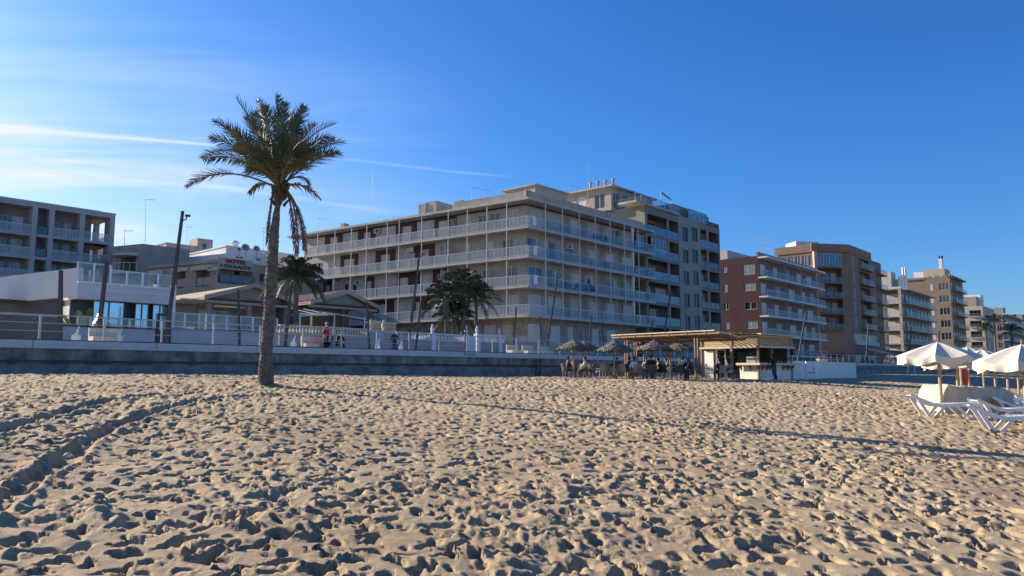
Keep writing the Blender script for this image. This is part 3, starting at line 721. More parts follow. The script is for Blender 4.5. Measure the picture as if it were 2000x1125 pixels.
def building_K():
    d = 47.5; O = hitd(1485, 600, d); O.z = 0; F = Fr(O, U, -V); S = Fr(O, V, -U)
    t = thing('apartment_building', 'dark red brown building with white edged balconies along its seaward side', 'apartment building', (O.x, O.y, ZP))
    mr_ = mat('K_brick', (.056, .022, .026), .9, .14, .6, .25); mg = mat('K_grey', (.22, .24, .25), .8, .1, 1, .2); mwl = mat('K_front', (.19, .13, .105), .85, .12, 1, .2)
    q = lambda x: 1390+x/4.017; qy = lambda y: 440+y/4.017
    zr = F.hit(1487, qy(262))[1]; H = F.hit(1487, qy(262))[1]-F.hit(1487, qy(410))[1]; fz = [zr-H*(i+1) for i in range(5)]
    sE = F.s(1597); wall = MB(); hs = []
    for (x0, x1, y0, y1, k) in ((243, 348, 308, 390, 'shutterg'), (250, 350, 455, 518, 'shutterg'), (258, 355, 605, 663, 'dark'), (262, 355, 752, 812, 'shutterg'), (90, 130, 325, 372, 'shutterg'), (90, 130, 462, 525, 'shutterg'), (90, 135, 610, 665, 'dark'), (95, 135, 760, 812, 'shutterg')):
        a, b = S.s(q(x0)), S.s(q(x1)); zb = S.hit(q(x0), qy(y1))[1]; zt_ = S.hit(q(x0), qy(y0))[1]; hs.append((min(a, b), max(a, b), zb, zt_, k))
    S1 = S.s(1405); wall.holes(S, .0, S1, ZP-.3, zr+.35, [h[:4] for h in hs], .15, 0)
    for h in hs: win(t, S, *h[:5], -.1)
    fs = 1.4
    for i in range(5):
        z = fz[i]; kinds = [[(.02, .09, 'shutter'), (.22, .28, 'shutter'), (.42, .5, 'dark'), (.62, .7, 'shutter'), (.8, .9, 'curtain')],
                            [(.02, .09, 'shutter'), (.25, .33, 'dark'), (.47, .57, 'curtain'), (.7, .76, 'shutter'), (.86, .94, 'dark')]][i % 2]
        hh = [(sE*a, sE*b+.3, z+.02, z+2.1, k) for a, b, k in kinds]
        wall.holes(F, 0, sE, z, z+H, [h[:4] for h in hh], .12, 1 if i < 5 else 2, o=-.0)
        for h in hh: win(t, F, *h, -.08)
        slab(t, F, -.35, sE+.4, .01, fs, z, .2, M_slabw)
        n = 5
        for j in range(n): rail(t, F, sE*j/n+(-.3 if j == 0 else .03), sE*(j+1)/n-.03, fs-.06, z, 'glass')
        for px in (1538, 1568): 
            e = F.s(px, fs); m = MB(); m.fbox(F, e-.035, e+.035, fs-.1, fs-.03, z, z+H-.2); m.build('post', M_mast, t)
    wall.holes(F, 0, sE, ZP-.3, fz[-1], [(2, 4, ZP, ZP+2.1), (6, 9, ZP, ZP+2.1), (12, 15, ZP, ZP+2.1)], .15, 2)
    for a, b in ((2, 4), (6, 9), (12, 15)): win(t, F, a, b, ZP, ZP+2.1, 'shutterg', -.1)
    wall.build('wall', [mr_, mwl, mg], t); shell(t, F, 0, sE, 22, ZP-.3, zr+.3, mr_)
    slab(t, F, -.3, sE+.4, -.0, fs+.1, zr+.14, .22, M_slabw, 'roof_eave')
    m = MB(); m.fbox(F, 0, sE, -.4, -.1, zr+.14, zr+1.0); m.build('parapet', mg, t)
    e0, e1 = F.s(1424, -9), F.s(1483, -6); zz = F.hit(1440, 485, -7)[1]; m = MB(); m.fbox(F, F.s(1424, -9), F.s(1488, -9), -14, -9, zr, zz); m.build('stair_house', M_pale, t)
building_K()
antenna(1481, 492, 466, 118, 'aerial cluster with round dish above the red brown building', 2); antenna(1488, 494, 462, 119, 'tallest aerial of the cluster on the red brown building', 1); antenna(1496, 494, 472, 118, 'short aerial of the cluster on the red brown building', 1)
antenna(1515, 500, 478, 130, 'plain rod between the red brown and tan buildings', 0); antenna(1577, 476, 443, 150, 'tall aerial on the tan corner building', 1)

def building_L():
    q = lambda x: 1390+x/4.017; qy = lambda y: 440+y/4.017; d = 47.5
    C = hitd(1663, 600, d); C.z = 0; B = hity(1604, 600, C.y-1.2); B.z = 0
    F = Fr(C, U, -V); e = (C-B).normalized(); G = Fr(B, e, (e.y, -e.x)); S = Fr(B, V, -U)
    t = thing('apartment_building', 'tan six storey building with chamfered corner, curved corner balconies and a glazed top floor bay', 'apartment building', (B.x, B.y, ZP))
    mt = mat('L_brick', (.25, .17, .12), .9, .10, .6, .25); md = mat('L_recess', (.20, .13, .09), .9, .12, 1)
    zr = G.hit(1612, qy(205))[1]; ztop = G.hit(1612, qy(145))[1]
    ys = [330, 453, 570, 690, 815]; fz = [G.hit(1622, qy(y))[1] for y in ys]; H = fz[0]-fz[1]
    gl = G.s(1663); wall = MB(); b0, b1 = G.s(1597), G.s(q(1035))
    hs = [(b0+.3, b1-.1, z, z+H-.35) for z in fz]
    wall.holes(G, b0-.2, gl, ZP-.3, ztop, hs, 1.3, 0, 1)
    zg0, zg1 = ZP, G.hit(1640, qy(950))[1]
    for i, z in enumerate(fz):
        if i == 0:
            for k in range(4): a = b0+.3+(b1-b0-.4)*k/4; win(t, G, a+.02, a+(b1-b0-.4)/4-.02, z+.05, z+H-.36, 'blue', .1, name='glazed_bay_window')
        recess(t, wall, G, b0+.3, b1-.1, z, z+H-.35, 1.3, None, ['curtain', 'dark', 'shutterb'] if i % 2 else ['dark', 'shutterg'], mm=1)
        # curved balcony
        pts = [G.pt(b0+.1, -.1, 0)]+[G.pt(b0+.1+(b1-b0)*k/8, .15+1.15*math.sin(math.pi*min(1, (k+1.2)/9.2)), 0) for k in range(9)]+[G.pt(b1+.1, -.1, 0)]
        m = MB(); m.prism(pts, z-.22, z); m.build('balcony_slab', mt, t)
        if i:
            m = MB(); path = [Vector((p.x, p.y, z+1.0)) for p in pts[1:-1]]; m.tube(path, .03, 5); rl = m.build('railing', M_alu, t)
            m = MB()
            for a, b in zip(path[:-1], path[1:]): m.quad(a-Vector((0, 0, .92)), b-Vector((0, 0, .92)), b-Vector((0, 0, .05)), a-Vector((0, 0, .05)))
            m.build('glass_panel', M_rglass, rl)
    # ground floor shop front
    win(t, G, G.s(q(895)), G.s(q(1020)), ZP+.1, ZP+2.5, 'big', .03); 
    # left side receding
    sl = S.s(1522); hs = []
    for i, z in enumerate(fz):
        for k in range(6):
            a = 1+k*sl/6.2
            if i == 0: hs.append((a, a+sl/6.2-.25, z+.4, z+H-.5, 'blue'))
            elif k % 2 == 0: hs.append((a, a+2.2, z+.05, z+2.1, pal_windows()))
    wall.holes(S, 0.2, sl, ZP-.3, zr, [h[:4] for h in hs], .15, 0)
    for h in hs: win(t, S, *h, -.1)
    for i, z in enumerate(fz[1:]):
        slab(t, S, 1.5, sl*.8, 0.01, 1.3, z, .2, mt); n = 5
        for j in range(n): rail(t, S, 1.5+(sl*.8-1.5)*j/n, 1.5+(sl*.8-1.5)*(j+1)/n-.05, 1.24, z, 'glass')
    # seaward face
    e1 = F.s(1706); e2 = F.s(1721); hs = []; 
    sb0, sb1 = F.s(q(1172)), F.s(q(1252)); w0, w1 = F.s(q(1118)), F.s(q(1145)); v0, v1 = F.s(q(1262)), F.s(q(1285))
    rz = [F.hit(q(1172), qy(y))[1] for y in (345, 465, 590, 700, 812)]
    for i, z in enumerate(rz):
        hs += [(w0, w1, z+.1, z+2.2)]
        hs += [(sb0, sb1, z, z+H-.4)]; 
    wall.holes(F, 0, e1+.3, ZP-.3, F.hit(q(1075), qy(150))[1], hs, .9, 0, 1)
    for i, z in enumerate(rz):
        win(t, F, w0, w1, z+.1, z+2.2, 'shutterg', -.1); recess(t, wall, F, sb0, sb1, z, z+H-.4, .9, None, ['dark', 'dark', 'curtain'], mm=1)
        slab(t, F, sb0-.2, sb1+.2, -.1, 1.0, z, .2, mt); rail(t, F, sb0-.15, sb1+.15, .95, z, 'glass', 1.0)
    zf = F.hit(q(1075), qy(150))[1]
    wall.holes(F, e1+.3, e2+1.5, ZP-.3, zf-1.6, [(e1+1, e1+2.4, z+.3, z+2) for z in rz], .12, 0)
    for z in rz: win(t, F, e1+1, e1+2.4, z+.3, z+2, 'dark', -.1); slab(t, F, e1+3, e2+2.4, -1.5, 1.0, z, .2, mt); rail(t, F, e1+3, e2+2.4, .95, z, 'glass')
    # lower shop level: glazed gallery with blue fascia
    zc0 = F.hit(q(1105), qy(905))[1]; zc1 = F.hit(q(1105), qy(840))[1]
    g0, g1 = F.s(q(1105)), F.s(q(1282)); 
    for k in range(4): a = g0+(g1-g0)*k/4; win(t, F, a+.05, a+(g1-g0)/4-.05, zc0+.1, zc1-.2, 'curtain' if k == 2 else 'dark', .06)
    m = MB(); m.fbox(F, g0-.2, g1+.2, .05, .5, F.hit(q(1105), qy(935))[1], zc0); m.build('shop_fascia', mat('fascia_blue', (.28, .40, .52), .5, .1, 2, .2), t)
    for k in range(3): a = g0+(g1-g0)*k/3; win(t, F, a+.2, a+(g1-g0)/3-.6, ZP, ZP+2.3, 'blue', .06, name='shop_window')
    wall.build('wall', [mt, md], t)
    # roof parapet bands and tall pillar
    m = MB(); m.fbox(G, G.s(1527, -8)*0+b0-.9, gl+.1, -.1, .12, zr, ztop); m.fbox(S, -.4, sl+.5, -.1, .14, zr, ztop-.03); m.build('parapet', mt, t)
    m = MB(); m.fbox(G, b0-.45, b0+.2, -.3, .3, ZP-.3, zr); m.build('pillar', mat('L_pillar', (.46, .33, .23), .9, .1, 1, .2), t)
    r = MB(); P = [B, C, F.pt(e2+1.5, 0, 0), F.pt(e2+1.5, -20, 0), S.pt(sl, 0, 0)]; r.prism(P, zr-.3, zr-.1); r.build('roof', M_parapet, t)
    m = MB(); A_, B_ = F.pt(e2+1.5, 0, 0), F.pt(e2+1.5, -20, 0); m.quad((A_.x, A_.y, ZP-.3), (B_.x, B_.y, ZP-.3), (B_.x, B_.y, zr), (A_.x, A_.y, zr)); m.build('rear_wall', mt, t)
    m = MB(); z = G.hit(1590, qy(130), -8)[1]; m.fbox(G, G.s(1560, -8), G.s(1605, -8), -12, -8, zr, z); m.build('stair_house', M_pale, t)
building_L()

def block(label, d, pxc, pxr, pxl, ycor, nfl, ylow, mats, bal=None, side=None, depth=14, railst='glass', sidebal=False, cat='apartment building', base_shop=False):
    """corner at pxc; seaward face to pxr, side face towards pxl; floors between roof ycor and ylow"""
    O = hitd(pxc, 600, d); O.z = 0; F = Fr(O, U, -V); S = Fr(O, V, -U)
    t = thing('apartment_building', label, cat, (O.x, O.y, ZP))
    zr = F.hit(pxc, ycor)[1]; zl = F.hit(pxc, ylow)[1]; H = (zr-zl)/nfl; fz = [zr-H*(i+1) for i in range(nfl)]
    sE = F.s(pxr); sS = S.s(pxl) if pxl else 10; wall = MB()
    wl_, rc = mats[0], mats[1]
    nb = max(2, int(sE/3.2)); hs = []; 
    for i, z in enumerate(fz):
        for k in range(nb):
            a = sE*(k+.22)/nb; b = sE*(k+.78)/nb; hs.append((a, b, z+.05, z+min(2.15, H-.4), pal_windows()))
    wall.holes(F, 0, sE, ZP-.4, zr, [h[:4] for h in hs], .14, 0)
    for h in hs: win(t, F, *h, -.09)
    if bal:
        for z in fz:
            slab(t, F, bal[0]*sE, bal[1]*sE, .01, 1.4, z, .2, mats[2]); n = max(2, int(sE*(bal[1]-bal[0])/3.5))
            for j in range(n): a = bal[0]*sE+(bal[1]-bal[0])*sE*j/n; rail(t, F, a+.02, a+(bal[1]-bal[0])*sE/n-.02, 1.34, z, railst)
        slab(t, F, bal[0]*sE-.1, bal[1]*sE+.1, -.1, 1.45, zr+.1, .24, mats[2], 'roof_eave')
    hs = []
    for i, z in enumerate(fz):
        for (a, b, k) in (side or []): hs.append((a*sS, b*sS, z+.1, z+min(2.1, H-.4), k))
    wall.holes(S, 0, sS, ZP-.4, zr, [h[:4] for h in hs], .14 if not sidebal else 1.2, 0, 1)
    for h in hs:
        win(t, S, h[0], h[1], h[2], h[3], h[4], -.1 if not sidebal else -1.1)
        if sidebal:
            slab(t, S, h[0]-.2, h[1]+.2, -1.2, .5, h[2]-.1, .2, mats[2]); rail(t, S, h[0]-.2, h[1]+.2, .44, h[2]-.1, railst)
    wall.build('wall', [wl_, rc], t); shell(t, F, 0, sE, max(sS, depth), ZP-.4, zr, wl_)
    return t, F, S, zr, fz, H, sE, sS
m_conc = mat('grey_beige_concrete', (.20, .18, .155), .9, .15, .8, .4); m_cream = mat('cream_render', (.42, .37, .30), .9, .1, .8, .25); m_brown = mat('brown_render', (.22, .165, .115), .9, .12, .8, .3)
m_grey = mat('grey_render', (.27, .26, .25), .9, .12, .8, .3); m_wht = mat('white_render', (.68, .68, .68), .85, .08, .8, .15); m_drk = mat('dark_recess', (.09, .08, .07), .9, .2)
q5b = lambda x: 1700+x/4.017
qy5 = lambda y: 480+y/4.017
# M: grey-white slab balconies on pillars with sun dapple painted in
def building_M():
    t, F, S, zr, fz, H, sE, sS = block('glass railed five storey building on pillars with painted sun dapples beside the brown tower', 46.5, q5b(245), q5b(470), q5b(100), qy5(345), 5, qy5(870), (m_conc, m_drk, M_slab), bal=(0, 1.02), side=[(.12, .88, 'shutter')], railst='glass')
    for i, z in enumerate(fz):
        slab(t, S, -.2, sS+.6, .01, 1.1, z, .22, M_slab)
        if i % 2 == 0: rail(t, S, .1, sS*.5, 1.05, z, 'bars'); rail(t, S, sS*.5, sS+.4, 1.05, z, 'bars')
    slab(t, S, -.3, sS+1.5, -.5, 1.3, zr+.1, .26, M_conc if False else m_conc, 'roof_eave')
    for s in (.0, sS+.5):
        m = MB(); m.fbox(S, s-.35, s+.25, .9, 1.35, ZP-.3, zr-.1); m.build('pillar', mat('pillar_sun_dapple', (.42, .36, .28), .9, .4, 1.6), t)  # patchy sunlight on the pillars is painted into their colour
    for a, b, y, off, mm in ((100, 175, 205, -8, M_pale), (175, 260, 265, -10, M_pale), (230, 270, 240, -9, m_wht)):
        m = MB(); m.fbox(S, S.s(q5b(b), off), S.s(q5b(a), off), off-4, off, zr, S.hit(q5b(a), qy5(y), off)[1]); m.build('roof_room', mm, t)
    for x in (272, 290): 
        p = S.pt(S.s(q5b(x), -9), -9, 0); z1 = S.hit(q5b(x), qy5(168), -9)[1]; m = MB(); m.tube([(p.x, p.y, zr), (p.x, p.y, z1)], [.3, .25], 8); m.build('chimney', m_wht, t)
    for k in range(4):
        p = S.pt(sS*(.2+.2*k), -2, zr+.1); m = MB(); m.fbox(S, sS*(.1+.22*k), sS*(.1+.22*k)+.9, -2.5, -1.8, zr, zr+.9); m.build('roof_cowl', M_ac, t)
building_M()
# N: stepped tower with rounded crests
def building_N():
    t, F, S, zr, fz, H, sE, sS = block('tall brown tower with rounded crests along its roofline and a pale rooftop room', 47, q5b(636), q5b(735), q5b(440), qy5(255), 6, qy5(835), (m_brown, m_drk, m_conc), side=[(.06, .46, 'dark'), (.70, .86, 'shutter')], railst='glass', depth=16, bal=(.1, .9))
    for k in range(6): 
        s = sE*(k+.5)/6; m = MB(); n = 9; r = sE/6*.42; pts = [(s+r*math.cos(math.pi*j/n), zr+.2+r*.8*math.sin(math.pi*j/n)) for j in range(n+1)]
        P = [F.pt(a, 0.02, b) for a, b in pts]+[F.pt(a, -.4, b) for a, b in pts]; m.add(P, [tuple(range(n+1)), tuple(range(2*n+1, n, -1))]+[(j, j+1, n+2+j, n+1+j) for j in range(n)]+[(0, n, 2*n+1, n+1)]); m.fbox(F, s-r, s+r, -.4, .021, zr-.05, zr+.2); m.build('roof_crest', m_brown, t)
    for k in range(3):
        s = sS*(.2+.3*k); m = MB(); n = 9; r = sS*.12; pts = [(s+r*math.cos(math.pi*j/n), zr+.2+r*.8*math.sin(math.pi*j/n)) for j in range(n+1)]
        P = [S.pt(a, 0.02, b) for a, b in pts]+[S.pt(a, -.4, b) for a, b in pts]; m.add(P, [tuple(range(n+1)), tuple(range(2*n+1, n, -1))]+[(j, j+1, n+2+j, n+1+j) for j in range(n)]+[(0, n, 2*n+1, n+1)]); m.fbox(S, s-r, s+r, -.4, .021, zr-.05, zr+.2); m.build('roof_crest', m_brown, t)
    off = -5; z = S.hit(q5b(540), qy5(180), off)[1]; m = MB(); m.fbox(S, S.s(q5b(600), off), S.s(q5b(430), off), off-7, off, zr, z); m.build('roof_room', m_cream, t)
    m = MB(); m.fbox(S, S.s(q5b(430), off)+.05, S.s(q5b(352), off), off-4, off-.3, zr, z-.5); m.build('roof_room', m_wht, t)
    p = S.pt(S.s(q5b(567), off), off-1, 0); m = MB(); m.fbox(S, S.s(q5b(580), off), S.s(q5b(553), off), off-2, off-.6, z, z+3.2); m.build('chimney', m_wht, t)
    for k in (-.4, .5): m = MB(); m.lathe((p.x+k, p.y, z+3.2), [(.3, 0), (.32, .5), (.12, .8), (0, .8)], 8); m.build('chimney_pot', M_black, t)
    # stepped lower shoulder on the town side
    z2 = S.hit(q5b(400), qy5(250), -.5)[1]; m = MB(); m.fbox(S, sS, S.s(q5b(275), -.5), -9, -.3, ZP, z2); m.build('lower_wing', m_brown, t)
building_N()
def building_O():
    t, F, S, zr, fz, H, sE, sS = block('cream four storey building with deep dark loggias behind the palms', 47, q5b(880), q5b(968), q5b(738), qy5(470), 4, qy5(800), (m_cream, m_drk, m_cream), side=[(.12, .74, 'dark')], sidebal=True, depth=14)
    off = -4; m = MB(); m.fbox(S, S.s(q5b(870), off), S.s(q5b(748), off), off-5, off, zr, S.hit(q5b(800), qy5(385), off)[1]); m.build('roof_room', m_wht, t)
    off = -2; m = MB(); m.fbox(F, 2, 9, -8, off, zr, S.hit(q5b(870), qy5(400), -4)[1]); m.build('roof_room', m_grey, t)
building_O()
def building_P():
    t, F, S, zr, fz, H, sE, sS = block('pale building with white slab edges partly behind the far palms', 47, q5b(1030), q5b(1180), q5b(968), qy5(535), 5, qy5(870), (m_conc, m_drk, M_slabw), bal=(0, 1.0), side=[(.2, .7, 'dark')])
    off = -3; m = MB(); m.fbox(S, S.s(q5b(1040), off), S.s(q5b(968), off), off-5, off, zr, S.hit(q5b(1000), qy5(485), off)[1]); m.build('roof_room', m_grey, t)
    t, F, S, zr, fz, H, sE, sS = block('farthest building at the end of the street with long white balconies', 47, q5b(1185), q5b(1300), q5b(1140), qy5(535), 5, qy5(870), (m_grey, m_drk, M_slabw), bal=(0, 1.0))
building_P()
antenna(1748, 540, 512, 190, 'aerial with dish over the pillared building', 1); antenna(1876, 560, 530, 215, 'thin aerial above the brown tower', 2); antenna(1937, 585, 548, 240, 'tall aerial over the farthest roofs', 1)

# =============== left hand side ===============
q1 = lambda x: x/3.308
y1 = lambda y: 360+y/3.308
q2 = lambda x: 180+x/4.326
y2 = lambda y: 440+y/4.326
def building_A():
    d = 103; O = hitd(218, 500, d); O.z = 0; F = Fr(O, -U, -V)
    t = thing('apartment_building', 'grey framed apartment block with deep loggias and an open corner bay beside the hotel', 'apartment building', (O.x, O.y, ZP))
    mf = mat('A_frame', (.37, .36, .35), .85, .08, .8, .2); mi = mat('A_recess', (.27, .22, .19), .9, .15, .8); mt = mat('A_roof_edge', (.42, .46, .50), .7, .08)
    zt = F.hit(150, y1(160))[1]; zb = F.hit(150, y1(186))[1]
    fz = [F.hit(154, y1(352))[1], F.hit(154, y1(494))[1]]; H = fz[0]-fz[1]; fz.append(fz[1]-H); fz.append(fz[2]-H); fz.append(fz[3]-H)
    cols = [F.s(q1(x), 0, 500) for x in (715, 520, 320, 208)]; cols += [cols[-1]+(cols[1]-cols[0])*1.15*k for k in (1, 2, 3, 4)]
    wall = MB()
    # frame: columns and beams as one facade mesh with deep openings
    hs = []
    for i, z in enumerate(fz):
        top = (zb if i == 0 else fz[i-1]-.35)
        for a, b in zip(cols[:-1], cols[1:]): hs.append((a+.28, b-.28, z, top))
    wall.holes(F, cols[0]-.3, cols[-1], ZP-.3, zt, hs, 1.9, 0, 0)
    for i, z in enumerate(fz):
        top = (zb if i == 0 else fz[i-1]-.35)
        for k, (a, b) in enumerate(zip(cols[:-1], cols[1:])):
            if k == 0:   # corner bay: open side, wall only on its inner part
                wall.holes(F, a+1.9, b, z, top, [(a+2.6, b-.9, z+.05, z+2.1)], .1, 1, o=-1.9); win(t, F, a+2.6, b-.9, z+.05, z+2.1, 'dark', -1.96)
            elif k == 2:
                wall.holes(F, a, b, z, top, [], .1, 1, o=-1.9)
            else:
                m_ = (a+b)/2; kd = ['shutter', 'curtain', 'french'][(i+k) % 3]
                wall.holes(F, a, b, z, top, [(a+.7, m_-.2, z+.05, z+2.1), (m_+.3, b-.6, z+.05, z+2.1)], .1, 1, o=-1.9)
                win(t, F, a+.7, m_-.2, z+.05, z+2.1, kd, -1.96); win(t, F, m_+.3, b-.6, z+.05, z+2.1, 'dark', -1.96)
            n = 1 if k == 2 else 2
            for j in range(n): rail(t, F, a+.37+(b-a-.74)*j/n, a+.37+(b-a-.74)*(j+1)/n, -.1, z, 'bars' if k != 2 else 'dark', 1.05)
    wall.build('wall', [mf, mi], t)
    FE = Fr(O, V, U); m = MB(); s0 = 1.9
    for z in fz+[zb+.3]: m.fbox(F, cols[0]-.3, cols[0]+1.9, -6, -.31, z-.35, z)
    m.build('floor_slab', mf, t)
    m = MB(); m.fbox(F, cols[0]-.3, cols[0]+.3, -5.9, -5.3, ZP, zb); m.build('pillar', mf, t)
    m = MB(); m.fbox(F, cols[0]+1.9, cols[0]+2.05, -14, -1.9, ZP, zt); m.fbox(F, cols[0]+2.05, cols[-1], -14, -13.8, ZP, zt); m.build('rear_wall', mi, t)
    for z in fz[:3]: rail(t, FE, .6, 5.4, -.0, z, 'bars', 1.05)
    m = MB(); m.fbox(F, cols[0]-.4, cols[-1], -14, .1, zt, zt+.15); m.fbox(F, F.s(198, 0, 420), cols[-1], -13, -.3, zt+.15, F.hit(150, y1(146))[1]); m.build('roof', mt, t)
building_A()

def white_house():   # modern low white building with glass terrace
    d = 50; O = hitd(152, 560, d); O.z = 0; F = Fr(O, U, -V)
    eL = Vector((math.sin(R(-60)), math.cos(R(-60)), 0)); S = Fr(O, eL, (-eL.y, eL.x))
    t = thing('beach_house', 'low white modern house with sunlit side wall, glass roof terrace and wide blue windows', 'house', (O.x, O.y, ZP))
    zt = F.hit(152, 551)[1]; zb = F.hit(152, 583)[1]; sE = F.s(340); wall = MB()
    mS = mat('white_house_render', (.56, .56, .56), .85, .05, .6, .12)
    # upper side wall (thick)
    z0, z1_ = S.hit(151, 578)[1], S.hit(151, 523)[1]; LS = S.s(-260)
    m = MB(); m.fbox(S, 0, LS, -.3, .0, z0, z1_); m.build('side_wall', mS, t)
    m = MB(); m.fbox(S, 2.5, LS, -.5, -.31, ZP, z0); m.build('dark_glazing', mat('matt_dark', (.04,.045,.05), .7), t)
    m = MB(); m.fbox(F, .0, sE, -9, .0, zb, zt); m.build('roof_band', mS, t)
    m = MB(); m.fbox(F, .3, sE, .002, .06, zt-.42, zt-.36); m.fbox(F, -.05, sE+.05, -.0, .1, zt-.02, zt+.06); m.build('coping', mat('white_coping', (.70, .72, .75), .6, .05), t)
    m = MB(); m.fbox(F, F.s(334), F.s(341), -.2, .12, ZP, zt+.3); m.build('corner_pillar', M_white, t)
    # dark posts between big windows
    zw = ZP-.1; xs = [(600, 806), (872, 962), (985, 1083)]; zw1 = F.hit(q1(700), y1(757), -.6)[1]
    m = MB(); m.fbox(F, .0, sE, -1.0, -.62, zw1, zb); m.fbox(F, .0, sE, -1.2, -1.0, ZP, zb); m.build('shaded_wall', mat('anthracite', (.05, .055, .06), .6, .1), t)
    for a, b in xs: win(t, F, F.s(q1(a), -.6), F.s(q1(b), -.6), zw, zw1, 'mirror', -.6)
    m = MB(); m.fbox(F, F.s(155), F.s(180), -4, -1.2, ZP, zb); m.build('shaded_wall', mS, t)
    # terrace glass
    n = 6
    for i in range(n): rail(t, F, sE*i/n, sE*(i+1)/n-.05, -.25, zt+.05, 'white', 1.25 if i < 2 else .95)
    # plant on the terrace
    th = thing('potted_plant', 'spiky potted plant on the white house roof terrace', 'plant', F.pt(F.s(q1(1035)), -.8, zt)); c = F.pt(F.s(q1(1035)), -.8, zt)
    m = MB(); m.lathe(c, [(.12, 0), (.2, .35), (.17, .35)], 10); m.build('pot', M_white, th)
    m = MB()
    for k in range(40):
        a = random.uniform(0, 6.28); e = random.uniform(.2, 1.3); L = random.uniform(.4, .75); p = c+Vector((0, 0, .35)); dv = Vector((math.cos(a)*math.cos(e), math.sin(a)*math.cos(e), math.sin(e)))*L; sd_ = Vector((-math.sin(a), math.cos(a), 0))*.03
        m.add([p-sd_, p+sd_, p+dv*.6+sd_, p+dv+Vector((0, 0, -.12)), p+dv*.6-sd_], [(0, 1, 2, 3, 4)])
    m.build('foliage', mat('leaf_bright', (.07, .11, .03), .6, .3, 6), th)
    # parasol with side arm under the wall
    p = S.pt(S.s(18), 2.0, 0); 
    u_ = thing('patio_umbrella', 'dark flat side arm umbrella under the white side wall', 'umbrella', (p.x, p.y, ZP)); zz = S.hit(18, 580, 2.0)[1]
    m = MB(); m.lathe((p.x+1.2, p.y+.4, zz), [(.05, .18), (1.5, .02), (1.5, -.06), (.05, .1)], 12); m.build('canopy', M_lamp, u_); m = MB(); m.tube([(p.x-.4, p.y, ZP), (p.x-.4, p.y, zz+.15), (p.x+1.2, p.y+.4, zz+.2)], .05, 6); m.build('pole', M_lamp, u_)
    # fence on the terrace edge of the old tan garden house
white_house()

